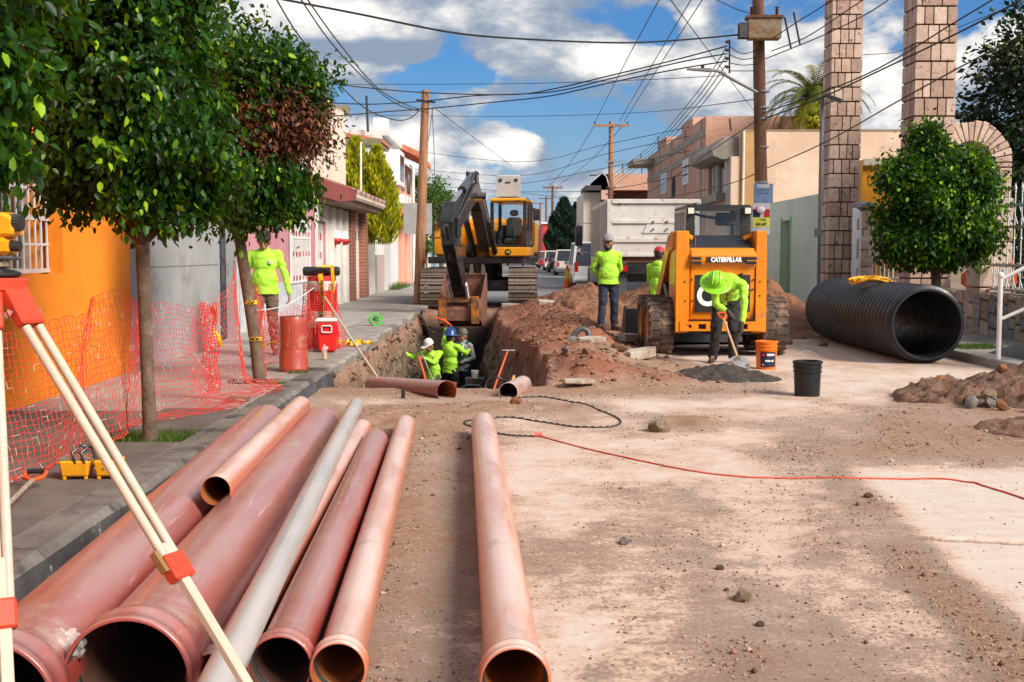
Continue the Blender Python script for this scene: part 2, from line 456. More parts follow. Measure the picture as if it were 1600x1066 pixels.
xs = np.concatenate([np.arange(-2.75, -2.3, .09), np.arange(-2.3, -1.85, .022), np.arange(-1.85, 2.6, .036), np.arange(2.6, 6.5, .06), np.arange(6.5, 12.01, .275)])
ys = [-4.0, -1, 0, 1.0, 1.6]
y = 2.0
while y < 40: ys.append(y); y += max(.022, y * .0052)
ys = np.array(ys + [40.2])
GX, GY = np.meshgrid(xs, ys)
h, dirt, red, deep, wall = ground_all(GX, GY)
edge = sstep((GX - xs[0]) / .2) * sstep((xs[-1] - GX) / .6) * sstep((40.2 - GY) / 1.2) * sstep((GY + 4) / 2)
h = h * edge
WX = GX + wall * (.42 * (fbm(GY * 2.6, h * 3.5, 41, 5) - .5) + .12 * (fbm(GY * 16, h * 14, 43, 2) - .5))
WY = GY + wall * .05 * (fbm(GX * 4 + h * 3, GY * 2, 42, 3) - .5)
ny, nx = GX.shape
verts = np.stack([WX.ravel(), WY.ravel(), h.ravel()], 1)
idx = np.arange(ny * nx).reshape(ny, nx)
faces = np.stack([idx[:-1, :-1].ravel(), idx[:-1, 1:].ravel(), idx[1:, 1:].ravel(), idx[1:, :-1].ravel()], 1)
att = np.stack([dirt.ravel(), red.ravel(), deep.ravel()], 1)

def ground_material():
    m = bpy.data.materials.new('site ground'); m.use_nodes = True
    t = NT(m.node_tree); b = t.n['Principled BSDF']
    pos = t.new('ShaderNodeNewGeometry').outputs['Position']
    a = t.new('ShaderNodeAttribute', attribute_name='zone')
    s_ = t.new('ShaderNodeSeparateColor'); t.l.new(a.outputs['Color'], s_.inputs[0])
    dirt, red, deep = s_.outputs[0], s_.outputs[1], s_.outputs[2]
    mp = t.new('ShaderNodeMapping'); t.l.new(pos, mp.inputs[0]); mp.inputs['Scale'].default_value = (.9, 1.1, 1)
    n_big = t.noise(pos, 1.3, 8, .65); n_mid = t.noise(mp.outputs[0], 6.0, 8, .7); n_fine = t.noise(pos, 40, 8, .8)
    conc = t.mix(t.ramp(n_mid, .35, .7), (.60, .51, .44), (.55, .45, .38))
    soil = t.mix(t.ramp(n_fine, .35, .65), (.165, .085, .052), (.42, .265, .18))
    soil = t.mix(t.ramp(n_mid, .5, .8), soil, (.54, .39, .30))
    dd = t.math('ADD', dirt, t.math('MULTIPLY', t.math('SUBTRACT', n_mid, .5), .9))
    dd = t.math('ADD', dd, t.math('MULTIPLY', t.math('SUBTRACT', n_fine, .5), 1.3))
    dustc = t.mix(t.ramp(n_big, .3, .7), (.56, .42, .335), (.50, .35, .265))
    c = t.mix(t.ramp(dd, .08, .42), conc, dustc)
    c = t.mix(t.ramp(dd, .66, 1.12), c, soil)
    redc = t.mix(t.ramp(n_fine, .3, .7), (.19, .070, .038), (.33, .135, .08))
    redc = t.mix(t.ramp(n_mid, .55, .75), redc, (.31, .19, .125))
    rr = t.math('ADD', red, t.math('MULTIPLY', t.math('SUBTRACT', n_mid, .5), .8))
    c = t.mix(t.ramp(rr, .25, .6), c, redc)
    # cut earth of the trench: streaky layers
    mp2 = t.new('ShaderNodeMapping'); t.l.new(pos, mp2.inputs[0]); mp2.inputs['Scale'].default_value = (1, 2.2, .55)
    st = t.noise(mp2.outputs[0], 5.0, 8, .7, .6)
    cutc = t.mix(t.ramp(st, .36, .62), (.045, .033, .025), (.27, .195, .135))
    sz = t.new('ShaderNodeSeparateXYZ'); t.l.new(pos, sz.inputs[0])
    wet = t.math('MAXIMUM', t.ramp(t.math('ADD', sz.outputs[2], t.math('MULTIPLY', n_mid, .8)), -.9, -.2, 1, 0), t.ramp(t.math('ADD', sz.outputs[1], t.math('MULTIPLY', n_mid, 2.0)), 27.5, 29.5))  # moist floor, plus shade of trench bottom and far end painted into the colour
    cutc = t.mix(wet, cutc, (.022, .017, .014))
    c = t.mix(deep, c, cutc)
    # small dark crumbs and pale grit
    v = t.new('ShaderNodeTexVoronoi'); t.l.new(pos, v.inputs['Vector']); v.inputs['Scale'].default_value = 26
    vs = t.new('ShaderNodeSeparateColor'); t.l.new(v.outputs['Color'], vs.inputs[0])
    crumb = t.math('MULTIPLY', t.ramp(v.outputs['Distance'], .16, .26, 1, 0), t.ramp(vs.outputs[0], .80, .84))
    c = t.mix(t.math('MULTIPLY', crumb, .75), c, (.13, .07, .042))
    t.l.new(c, b.inputs['Base Color']); b.inputs['Roughness'].default_value = .93; b.inputs['Specular IOR Level'].default_value = .25
    hb = t.math('ADD', t.math('MULTIPLY', n_fine, .5), t.math('MULTIPLY', n_mid, .8))
    amp = t.math('ADD', .35, t.ramp(dd, .4, 1.0))
    bp = t.new('ShaderNodeBump'); bp.inputs['Distance'].default_value = .015; bp.inputs['Strength'].default_value = 1
    t.l.new(t.math('MULTIPLY', hb, amp), bp.inputs['Height']); t.l.new(bp.outputs[0], b.inputs['Normal'])
    return m
M_ground = ground_material()
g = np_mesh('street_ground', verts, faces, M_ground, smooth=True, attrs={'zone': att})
tag(g, 'dusty excavated street of pale concrete and loose brown soil with an open trench', None, kind='structure')

M_earth = mat('dry earth', (.24, .18, .12), c2=(.16, .13, .08), scale=.3, rough=.95, world_co=True, bump=.02)
M_asph = mat('asphalt', (.20, .20, .205), c2=(.15, .15, .155), scale=.8, rough=.85, world_co=True, dirt=(.30, .27, .24), dlo=.5, dhi=.75, dscale=.25, bump=.004, bscale=60)
mb = MB()
for x0, x1, y0, y1 in ((-3000, -2.75, -600, 5000), (12, 3000, -600, 5000), (-2.75, 12, -600, -4), (-2.75, 12, 40.2, 5000)):
    mb.add([(x0, y0, 0), (x1, y0, 0), (x1, y1, 0), (x0, y1, 0)], [(0, 1, 2, 3)])
tag(mb.build('terrain', M_earth, fix=False), kind='structure')
mb = MB()
nseg = 60
for i in range(nseg):
    y0 = 36.6 + (420 - 36.6) * (i / nseg) ** 2; y1 = 36.6 + (420 - 36.6) * ((i + 1) / nseg) ** 2
    mb.add([(-2.3, y0, .035), (7.0, y0, .035), (7.0, y1, .035), (-2.3, y1, .035)], [(0, 1, 2, 3)])
mb.add([(-2.3, 36.6, -.3), (7.0, 36.6, -.3), (7.0, 36.6, .035), (-2.3, 36.6, .035)], [(0, 1, 2, 3)])
tag(mb.build('asphalt_road', M_asph), kind='structure')

# ------------------------------------------------------------------ left pavement: slabs, kerb stones, pits
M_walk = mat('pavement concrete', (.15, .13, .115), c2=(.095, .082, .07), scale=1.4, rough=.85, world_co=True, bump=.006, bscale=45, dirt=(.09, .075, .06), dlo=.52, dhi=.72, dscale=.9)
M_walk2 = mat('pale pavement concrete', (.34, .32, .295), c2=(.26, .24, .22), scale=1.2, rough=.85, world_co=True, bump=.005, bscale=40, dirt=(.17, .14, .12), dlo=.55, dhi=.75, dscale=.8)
M_kerb = mat('kerb concrete', (.19, .175, .158), c2=(.12, .108, .095), scale=3, rough=.85, world_co=True, bump=.012, bscale=18, dirt=(.06, .055, .05), dlo=.5, dhi=.62, dscale=2.6)
M_kerbdark = mat('kerb dark face', (.085, .085, .09), c2=(.045, .045, .05), scale=3, rough=.8, world_co=True, bump=.012, bscale=18, dirt=(.40, .38, .36), dlo=.60, dhi=.66, dscale=3.4)
M_soil = mat('pit soil', (.085, .055, .035), c2=(.05, .035, .02), scale=9, rough=.95, world_co=True, bump=.03, bscale=25)
WZ = .15
swalk = tag(MB().box(-5.6, -2.5, -3, 420, -.10, .035).build('sidewalk_bed', mat('pit bed', (.10, .07, .05), rough=.95, world_co=True)), kind='structure')
walk = thing('sidewalk', 'concrete pavement along the row of houses', None); walk['kind'] = 'structure'
pits = [(8.72, 9.42), (12.65, 13.3)]
def slab(x0, x1, y0, y1, m, z=WZ):
    dz = random.uniform(-.006, .006)
    b = MB().box(x0 + .006, x1 - .006, y0 + .006, y1 - .006, .036, z + dz, bev=.008)
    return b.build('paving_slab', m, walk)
yb = -2.0
brk = []
while yb < 60:
    L_ = 1.25 if yb < 20 else 2.5
    brk.append((yb, yb + L_)); yb += L_
xin = -3.15
for y0, y1 in brk:
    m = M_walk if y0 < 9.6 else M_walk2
    if y0 > 19: slab(-4.82, xin, y0, y1, M_walk2)
    else: slab(-4.52, xin, y0, y1, m)
# outer band, with pits left open
def outer(y0, y1, m):
    if y0 < 13.4: slab(xin, -2.46, y0, y1, m)
yy = -2.0
cuts = []
for a, b in pits + [(13.45, 13.45)]:
    while yy < a - .05:
        y1 = min(a, yy + 1.25)
        if a - y1 < .4: y1 = a
        cuts.append((yy, y1)); yy = y1
    yy = b
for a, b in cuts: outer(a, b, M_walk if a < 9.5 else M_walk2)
# kerb stones
kerb = thing('kerb', 'worn concrete kerb with a dark painted side', None); kerb['kind'] = 'structure'
yk = -2.0
while yk < 13.6:
    y1 = yk + 1.5
    ring = []
    n = 10
    b = MB()
    for i in range(n + 1):
        yq = yk + .004 + (y1 - yk - .008) * i / n
        o = (vnoise(yq * 4, 1.3, 61) - .5) * .03; o2 = (vnoise(yq * 7, 4.3, 62) - .5) * .02
        ring.append([(-2.455, yq, 0.0), (-2.455, yq, WZ + .004), (-2.245 + o, yq, WZ + .006 + o2 * .3), (-2.205 + o, yq, WZ - .035 + o2), (-2.19 + o * .6, yq, -.10), (-2.3, yq, -.12)])
    b.loft(ring)
    nf = len(b.f); b.m = [0] * nf
    for k in range(n):
        for j in (3,): b.m[k * 6 + j] = 1
    b.build('kerb_stone', [M_kerb, M_kerbdark], kerb)
    yk = y1
# broken pavement edge above the trench
M_broke = mat('broken pavement', (.33, .30, .27), c2=(.24, .21, .18), scale=2.2, rough=.9, world_co=True, bump=.012, bscale=20, dirt=(.13, .10, .08), dlo=.5, dhi=.7, dscale=1.5)
yk = 13.45
while yk < 44:
    L_ = random.uniform(.9, 1.9); y1 = min(44, yk + L_)
    n = 9; ring = []
    dz = random.uniform(-.02, .01); dx = random.uniform(-.06, .05)
    for i in range(n + 1):
        yq = yk + .006 + (y1 - yk - .012) * i / n
        e = -2.22 + dx - .06 * sstep((yq - 14) / 12) + (fbm(yq * 3.2, yq * 0, 63, 4) - .5) * .16
        th = .13 + .05 * vnoise(yq * 3, 8.0, 64)
        ring.append([(xin + .004, yq, .02), (xin + .004, yq, WZ), (e - .05, yq, WZ + dz), (e, yq, WZ + dz - .03), (e - .02, yq, WZ - th), (e - .35, yq, WZ - th - .05)])
    MB().loft(ring).build('broken_edge_slab', M_broke, walk, smooth=25)
    yk = y1
# soil in the pits
for k, (a, b) in enumerate(pits):
    MB().add([(xin, a, .09), (-2.46, a, .09), (-2.46, b, .09), (xin, b, .09)], [(0, 1, 2, 3)]).build('pit_soil', M_soil, walk)

# ------------------------------------------------------------------ right pavement
M_walkR = mat('right pavement', (.36, .33, .295), c2=(.27, .24, .21), scale=1.2, rough=.88, world_co=True, bump=.005, bscale=40, dirt=(.22, .16, .12), dlo=.5, dhi=.7, dscale=.9)
walkr = thing('sidewalk', 'pale concrete pavement by the stone wall', None); walkr['kind'] = 'structure'
yk = 12.9
while yk < 70:
    L_ = 1.6 if yk < 30 else 4
    if not (20.0 < yk < 21.0):
        MB().box(6.75, 8.35, yk + .006, yk + L_ - .006, -.1, .12, bev=.008).build('paving_slab', M_walkR, walkr)
    else:
        MB().box(7.55, 8.35, yk + .006, yk + L_ - .006, -.1, .12, bev=.008).build('paving_slab', M_walkR, walkr)
    MB().box(6.50, 6.744, yk + .004, yk + L_ - .004, -.1, .125, bev=.015).build('kerb_stone', M_walkR, walkr)
    yk += L_

# ================================================================== BUILDINGS, left side
def wall_cells(b, axis, pos, th, a0, a1, z0, z1, holes, mi=0):
    """wall in the plane axis=pos (thickness th behind it), a = running coordinate; holes (a0,a1,z0,z1)"""
    A = sorted({a0, a1, *[max(a0, min(a1, q)) for h_ in holes for q in h_[:2]]})
    Z = sorted({z0, z1, *[max(z0, min(z1, q)) for h_ in holes for q in h_[2:4]]})
    for i in range(len(A) - 1):
        run = None
        for j in range(len(Z) - 1):
            ca, cz = (A[i] + A[i + 1]) / 2, (Z[j] + Z[j + 1]) / 2
            solid = not any(h_[0] < ca < h_[1] and h_[2] < cz < h_[3] for h_ in holes)
            if solid:
                if run is None: run = Z[j]
                top = Z[j + 1]
            if (not solid or j == len(Z) - 2) and run is not None:
                if axis == 'x': b.box(pos, pos + th, A[i], A[i + 1], run, top, mi)
                else: b.box(A[i], A[i + 1], pos, pos + th, run, top, mi)
                run = None
    return b
M_dark = mat('dark interior', (.012, .012, .014), rough=.9, rvar=0)
M_white = mat('white paint', (.78, .77, .74), rough=.5, c2=(.66, .65, .62), scale=2, dirt=(.42, .38, .33), dlo=.62, dhi=.8, dscale=1.2)
M_glass = mat('window glass', (.03, .035, .04), rough=.08, spec=.8, rvar=0)
M_steel = mat('grey steel', (.42, .42, .42), rough=.45, metal=.6)
M_black = mat('black paint', (.018, .018, .02), rough=.4, rvar=0)
M_redpaint = mat('red paint', (.55, .03, .03), rough=.45)

# orange house with the barred window
M_orange = mat('orange plaster', (.80, .245, .008), c2=(.66, .185, .006), scale=.9, rough=.85, world_co=True, bump=.004, bscale=60, dirt=(.50, .17, .03), dlo=.56, dhi=.80, dscale=1.7)
ohouse = thing('orange_house', 'orange plastered house with a barred window set deep in its wall', 'house', (-4.5, 10, 0))
W0, W1 = PX(30, -4.5) - 1.6, PX(98, -4.5)   # window opening along y
wz0, wz1 = P(60, 428, W1).z, P(60, 235, 11.0).z
b = MB()
wall_cells(b, 'x', 0, -.45, -13, PX(203, -4.5) - 10, 0, 4.6, [(W0 - 10, W1 - 10, wz0, wz1)])
b.box(-8, -.451, PX(203, -4.5) - 10.3, PX(203, -4.5) - 10, 0, 4.6)
b.box(-8, -.451, -13, -12.7, 0, 4.6)
b.box(-8, -.451, -12.7, PX(203, -4.5) - 10.3, 4.4, 4.6)
b.build('wall', M_orange, ohouse)
win = MB().box(-.42, -.40, W0 - 10, W1 - 10, wz0, wz1).build('window', M_glass, ohouse)
fr = MB()
for q in (W0 - 10 + .03, (W0 + W1) / 2 - 10, W1 - 10 - .03): fr.box(-.40, -.36, q - .03, q + .03, wz0, wz1)
for q in (wz0 + .03, wz1 - .03): fr.box(-.40, -.37, W0 - 10, W1 - 10, q - .03, q + .03)
fr.build('frame', mat('old window frame', (.30, .30, .31), rough=.6), win)
grille = MB().box(-.16, -.13, W0 - 10, W1 - 10, wz0 + .015, wz0 + .055)
for q in (.50, 1.0):
    z = wz0 + (wz1 - wz0) * q - .05
    grille.box(-.16, -.13, W0 - 10, W1 - 10, z, z + .045)
grille.box(-.155, -.135, W0 - 10, W1 - 10, wz0 + .28, wz0 + .305)
grille.box(-.155, -.135, W0 - 10, W1 - 10, wz0 + .82, wz0 + .845)
gr = grille.build('window_grille', mat('grille paint', (.52, .51, .50), rough=.55), ohouse)
nb = int((W1 - W0) / .14)
for i in range(nb + 1):
    q = W0 - 10 + .03 + (W1 - W0 - .06) * i / nb
    MB().cyl((-.145, q, wz0 + .02), (-.145, q, wz1 - .02), .013, n=6).build('bar', MATS['grille paint'], gr)

# grey plastered house with black iron door
M_gplast = mat('grey plaster', (.36, .365, .37), c2=(.27, .27, .275), scale=.7, rough=.88, world_co=True, bump=.003, bscale=50, dirt=(.20, .195, .19), dlo=.52, dhi=.72, dscale=1.1)
gy0, gy1 = PX(203, -4.5) + .01, 19.6
ghouse = thing('grey_house', 'grey plastered house front with a black panelled iron door', 'house', (-4.5, gy0, 0))
dy0, dy1 = PX(343, -4.5) - gy0, PX(369, -4.5) - gy0
b = MB(); wall_cells(b, 'x', 0, -.35, 0, gy1 - gy0, 0, 4.1, [(dy0, dy1, .15, 2.75)])
b.box(-8, -.351, 0.001, .3, 0, 4.1); b.box(-8, -.351, gy1 - gy0 - .3, gy1 - gy0, 0, 4.1); b.box(-8, -.351, .3, gy1 - gy0 - .3, 3.9, 4.1)
b.build('wall', M_gplast, ghouse)
gjoint = MB(); gjoint.box(.0015, .006, .02, dy0 - .1, P(270, 417, 15).z - .006, P(270, 417, 15).z + .006); gjoint.build('plaster_joint', mat('joint line', (.20, .20, .205), rvar=0), ghouse)
door = MB().box(-.22, -.17, dy0, dy1, .15, 2.75).build('door', M_black, ghouse)
for r in range(6):
    for c in range(3):
        ya = dy0 + .08 + c * (dy1 - dy0 - .16) / 3; yb_ = ya + (dy1 - dy0 - .16) / 3 - .09
        MB().box(-.169, -.150, ya, yb_, .25 + r * .41, .25 + r * .41 + .30).build('door_panel', mat('iron panel', (.05, .05, .055), rough=.35), door)
MB().box(-.16, .012, dy1 + .001, dy1 + .10, .15, 2.85).build('door_post', mat('pale post', (.55, .55, .54), rough=.6), ghouse)
MB().box(-.2, -.0, .3, .001 + .0, .0, .0) if False else None

# pink single storey house
XL = -4.8
M_pink = mat('pink plaster', (.52, .245, .27), c2=(.44, .20, .225), scale=1.1, rough=.88, world_co=True, bump=.004, bscale=40, dirt=(.34, .17, .18), dlo=.58, dhi=.8, dscale=1)
M_cream = mat('cream plaster', (.72, .63, .52), c2=(.63, .54, .44), scale=.9, rough=.88, world_co=True, dirt=(.46, .38, .30), dlo=.58, dhi=.85, dscale=.7)
M_stoneband = mat('stone dado', (.55, .56, .58), c2=(.40, .41, .43), scale=7, rough=.7, world_co=True)
M_brick = mat('brick column', (.36, .13, .075), c2=(.27, .09, .05), scale=6, rough=.85, world_co=True)
py0 = 19.62; d0 = lambda px: PX(px, XL) - py0
phouse = thing('pink_house', 'pink single storey house with white barred window and tiled eave', 'house', (XL, py0, 0))
win_a, win_b = d0(452), d0(481); wza, wzb = P(465, 438, PX(466, XL)).z, P(465, 348, PX(466, XL)).z
dor_a, dor_b = d0(495.5), d0(509)
b = MB(); wall_cells(b, 'x', 0, -.3, 0, d0(513), .0, 3.05, [(win_a, win_b, wza, wzb), (dor_a, dor_b, .15, 2.35)])
b.box(-8, -.301, .001, .3, 0, 3.05); b.build('wall', M_pink, phouse)
MB().box(.003, .03, 0.01, dor_a - .3, .15, .95).build('stone_dado', M_stoneband, phouse)
MB().box(.003, .035, dor_a - .28, dor_a, .15, 2.7).build('door_surround', M_white, phouse)
MB().box(.003, .035, dor_b, dor_b + .3, .15, 2.7).build('door_surround', M_white, phouse)
MB().box(.003, .035, dor_a, dor_b, 2.36, 2.7).build('door_surround', M_white, phouse)
MB().box(.0, .06, dor_a - .4, dor_b + .32, 2.705, 2.78).build('moulding', M_white, phouse)
dr = MB().box(-.12, -.07, dor_a, dor_b, .15, 2.35).build('door', M_white, phouse)
for r in range(4):
    for c in range(3):
        MB().box(-.069, -.055, dor_a + .15 + c * .38, dor_a + .24 + c * .38, .45 + r * .48, .62 + r * .48).build('red_inset', M_redpaint, dr)
wn = MB().box(-.2, -.18, win_a, win_b, wza, wzb).build('window', mat('pale curtain', (.50, .50, .50), rough=.7), phouse)
wf = MB()
wf.box(.03, .06, win_a - .08, win_a, wza - .05, wzb + .05); wf.box(.03, .06, win_b, win_b + .08, wza - .05, wzb + .05)
for q in (wza - .05, (wza + wzb) * .5 + .28, wzb): wf.box(.03, .06, win_a, win_b, q, q + .05)
wfo = wf.build('window_grille', M_white, phouse)
for i in range(13):
    q = win_a + (win_b - win_a) * (i + .5) / 13
    MB().box(.035, .055, q - .02, q + .02, wza, wzb).build('bar', M_white, wfo)
rs = MB()
for zz_ in (wza + .06, (wza + wzb) * .5 - .05, wzb - .25):
    for i in range(6): 
        q = win_a + (win_b - win_a) * (i + .5) / 6
        MB().box(.056, .066, q - .035, q + .035, zz_ - .055, zz_ + .055).build('red_inset', M_redpaint, wfo)

# cream part with white pilasters and hanging bells, garage with brick columns, under one tiled eave
chouse = thing('cream_house', 'cream house front with white door between brick columns', 'house', (XL, py0 + d0(513), 0))
c0 = py0 + d0(513); d1 = lambda px: PX(px, XL) - c0
b = MB(); wall_cells(b, 'x', -.02, -.3, .001, d1(570), .0, 3.0, [(d1(549.5), d1(560.5), .15, 2.55)])
b.build('wall', M_cream, chouse)
for pa, pb in ((516, 520), (526, 530.5), (536, 540)):
    MB().box(-.02, .10, d1(pa), d1(pb), .15, 2.75).build('pilaster', M_white, chouse)
for pa, pb in ((542, 548.5), (561.5, 568)):
    c = MB().box(-.02, .14, d1(pa), d1(pb), .15, 2.85).build('brick_column', mat('mortar', (.50, .45, .40), world_co=True), chouse)
    zq = .17
    while zq < 2.80:
        for s_ in range(3):
            w_ = (d1(pb) - d1(pa)) / 3
            MB().box(.138, .152, d1(pa) + s_ * w_ + .012, d1(pa) + (s_ + 1) * w_ - .012, zq, zq + .085).build('brick', M_brick, c)
        MB().box(.0, .135, d1(pa) - .010, d1(pa) + .004, zq, zq + .085).build('brick', M_brick, c)
        zq += .105
dr = MB().box(-.06, -.02, d1(549.5), d1(560.5), .15, 2.55).build('door', M_white, chouse)
for i in range(3):
    q = d1(551) + i * .75
    MB().box(-.019, -.010, q, q + .22, 1.95, 2.25).build('door_pane', M_glass, dr)
for px in (516, 529):
    q = d1(px) + .2
    t_ = thing('bell_ornament', 'white and red hanging bell ornament on the cream wall ' + ('nearest the white door' if px == 516 else 'nearest the brick column'), 'ornament', (XL + .13, c0 + q, 1.95), group='red and white bell ornaments')
    MB().lathe([(.02, .22), (.10, .2), (.13, .05), (.14, 0)], n=10).build('bell', M_white, t_, smooth=40)
    MB().lathe([(.14, 0), (.17, -.06), (.10, -.16), (.01, -.18)], n=10).build('bow', M_redpaint, t_, smooth=40)
# tiled eave: starts above the door of the pink house and runs to the end of the cream house
M_tile = mat('clay tile', (.33, .12, .09), c2=(.24, .085, .07), scale=3, rough=.8, world_co=True, bump=.01)
M_tilecap = mat('grey eave edge', (.44, .36, .31), c2=(.30, .24, .20), scale=3, rough=.85, world_co=True)
ea0, ea1 = PX(494, XL) , PX(590, XL - .0) - 4.8
eave = thing('tiled_eave', 'sloping roof eave of clay tiles over the cream house front', 'roof', (XL, ea0, 0))
ea = ea1 - ea0
prof = [(-1.9, 3.95), (-1.9, 3.85), (.75, 2.93), (.80, 3.0), (.80, 3.08), (.72, 3.12)]
MB().prism(prof, .25, ea, 'y').build('roof_slope', M_cream, eave)
MB().prism([(.0, 2.80), (.62, 2.80), (.70, 2.95), (.0, 3.12)], .1, ea - .05, 'y').build('fascia', mat('eave underside', (.30, .22, .17), rough=.8), eave)
nt = int(ea / .34)
for i in range(nt):
    ya = .25 + ea * i / nt * .985
    pts = [(.82 - .26 * k, ya + .16, 3.10 + .088 * k) for k in range(8)]
    MB().tube(pts, .085, n=6).build('ridge_tile', M_tilecap if i % 3 else M_tile, eave)
MB().prism([(-1.9, 3.97), (.8, 3.16), (1.0, 3.1), (.95, 2.84), (.6, 2.80), (-1.9, 3.6)], -.10, .22, 'y').build('end_tiles', mat('maroon tile', (.27, .075, .07), rough=.7), eave)

# farther left houses
def simple_house(name, label, X, y0, y1, z1, m, depth=8, parapet=None, group=None):
    t_ = thing(name, label, 'house', (X, y0, 0), group=group)
    return t_
uh = thing('upper_house', 'tall cream two storey house rising behind the tiled eave', 'house', (XL - .45, 30.2, 0))
b = MB(); b.box(-9, 0, 0, 7.5, 0, P(530, 168, 36).z); 
b.build('wall', M_cream, uh)
MB().box(-9.1, .12, 7.2, 7.65, P(530, 168, 36).z, P(530, 168, 36).z + .25).build('cornice', mat('olive cornice', (.25, .22, .14)), uh)
MB().box(-3.2, .05, -3.0, -.001, 0, P(505, 185, 30).z).build('annex', M_cream, uh)
MB().prism([(.0, P(490, 192, 28).z), (.45, P(490, 205, 28).z), (.45, P(490, 215, 28).z), (0, P(490, 210, 28).z)], -3.2, -.05, 'y').build('awning_roof', mat('terracotta tile', (.58, .20, .10), c2=(.45, .14, .07), scale=4, world_co=True), uh)
M_terra = MATS['terracotta tile']
# white and grey narrow houses
def XP(px, X): return PX(px, X)
defs = [  # name,label,px0,px1,roof(px,py),material
    ('white_house', 'narrow white house with a blue grey door beyond the cream house', 570, 586, 3.2, M_white),
    ('stone_base_house', 'white house with a stone clad base behind the yellow green cypress', 586, 598.5, 5.3, M_white),
    ('garage_house', 'white house with a recessed grey garage opening', 598.5, 622, 5.9, mat('bright white plaster', (.74, .73, .72), c2=(.68, .66, .65), world_co=True, scale=.8)),
    ('salmon_house', 'salmon house with round columns and a flat canopy', 622, 645, 5.55, mat('salmon plaster', (.72, .36, .25), c2=(.64, .30, .21), world_co=True, scale=.9))]
hs = {}
for nm, lb, a, bq, zt, m in defs:
    ya, yb_ = PX(a, XL), PX(bq, XL)
    t_ = thing(nm, lb, 'house', (XL - (.9 if nm == 'white_house' else 0), ya, 0)); hs[nm] = (t_, ya, yb_)
    w_ = yb_ - ya
    if nm == 'white_house':
        b = MB(); wall_cells(b, 'x', 0, -.3, .001, w_, 0, 3.2, [(.5, w_ - .6, .15, 2.3)]); b.box(-8, -.301, .01, w_, 0, 3.0)
        b.build('wall', m, t_)
        MB().box(-.15, -.1, .5, w_ - .6, .15, 2.3).build('door', mat('blue grey metal', (.08, .095, .13), rough=.4), t_)
    elif nm == 'stone_base_house':
        MB().box(-8, 0, .001, w_, 0, zt).build('wall', m, t_)
        MB().box(.002, .05, .01, w_ - .01, .15, 1.5).build('stone_base', mat('pink stone', (.50, .42, .38), c2=(.38, .31, .28), scale=8, world_co=True), t_)
        MB().box(-8, .25, -.1, w_ + .0, zt, zt + .22).build('cornice', MATS['olive cornice'], t_)
        MB().prism([(.3, zt + .22), (-2, zt + .6), (-2, zt + .45), (.3, zt + .1)], 0, w_, 'y').build('roof', M_terra, t_)
    elif nm == 'garage_house':
        b = MB(); wall_cells(b, 'x', 0, -.3, .001, w_, 0, zt, [(.3, w_ * .45, .15, 3.3)]); b.box(-8, -.301, .01, w_, 3.3, zt); b.box(-8, -2.2, .01, w_ * .5, 0, 3.3)
        b.build('wall', m, t_)
        MB().box(-1.2, -1.1, .3, w_ * .45, .15, 3.3).build('garage_door', mat('pale grey door', (.42, .46, .48), rough=.5), t_)
        MB().box(.0, .8, .0, w_ * .55, 3.4, 3.75).build('balcony', M_white, t_)
        MB().box(.0, .3, w_ * .6, w_, 4.3, 5.7).build('bay', m, t_)
        MB().box(.301, .32, w_ * .66, w_ * .92, 4.5, 5.5).build('window', M_glass, t_)
        MB().box(-8, .22, 0, w_, zt, zt + .2).build('cornice', M_white, t_)
    else:
        b = MB(); b.box(-8, -.9, .001, w_, 0, 3.2); b.box(-8, 0, .001, w_, 3.2, zt); b.build('wall', m, t_)
        for k in range(3):
            q = .8 + k * (w_ - 1.6) / 2
            MB().lathe([(.34, .15), (.34, .3), (.28, .34), (.26, 3.0), (.33, 3.06), (.33, 3.2)], n=14, c=(-.3, q, 0)).build('column', m, t_, smooth=40)
        MB().prism([(0, 3.2), (.9, 3.4), (.9, 3.55), (0, 4.1)], 0, w_, 'y').build('awning_roof', M_terra, t_)
        MB().prism([(-1, zt + .9), (.9, zt), (.9, zt + .25), (-1, zt + 1.1)], -.2, w_, 'y').build('roof', M_terra, t_)
        MB().box(.001, .03, w_ * .2, w_ * .4, 4.3, 5.2).build('window', M_glass, t_)
        MB().box(.001, .03, w_ * .6, w_ * .8, 4.3, 5.2).build('window', M_glass, t_)
# thin chimney pipe and parapet blocks on the far left roofs
tag(MB().box(XL - .8, XL - .2, 48.2, 48.8, 6.1, 7.0).build('roof_tank', M_white), 'small white block standing on the white garage house roof', 'roof block')
for (px, pt, pb, y, r, lb) in ((506, 250, 302, 31.2, .03, 'thin white pole rising from the eave beside the brown leaves'), (564, 222, 312, 37.5, .03, 'thin white pole standing against the yellow green cypress'), (575, 150, 206, 44, .045, 'dark slanting pipe on the roof of the white house')):
    a, b_ = P(px, pb, y), P(px - (2.5 if px == 575 else 0), pt, y)
    tag(MB().cyl(a, b_, r, n=6).build('roof_pole', M_white if px != 575 else mat('dark green pipe', (.03, .06, .05))), lb, 'pole')
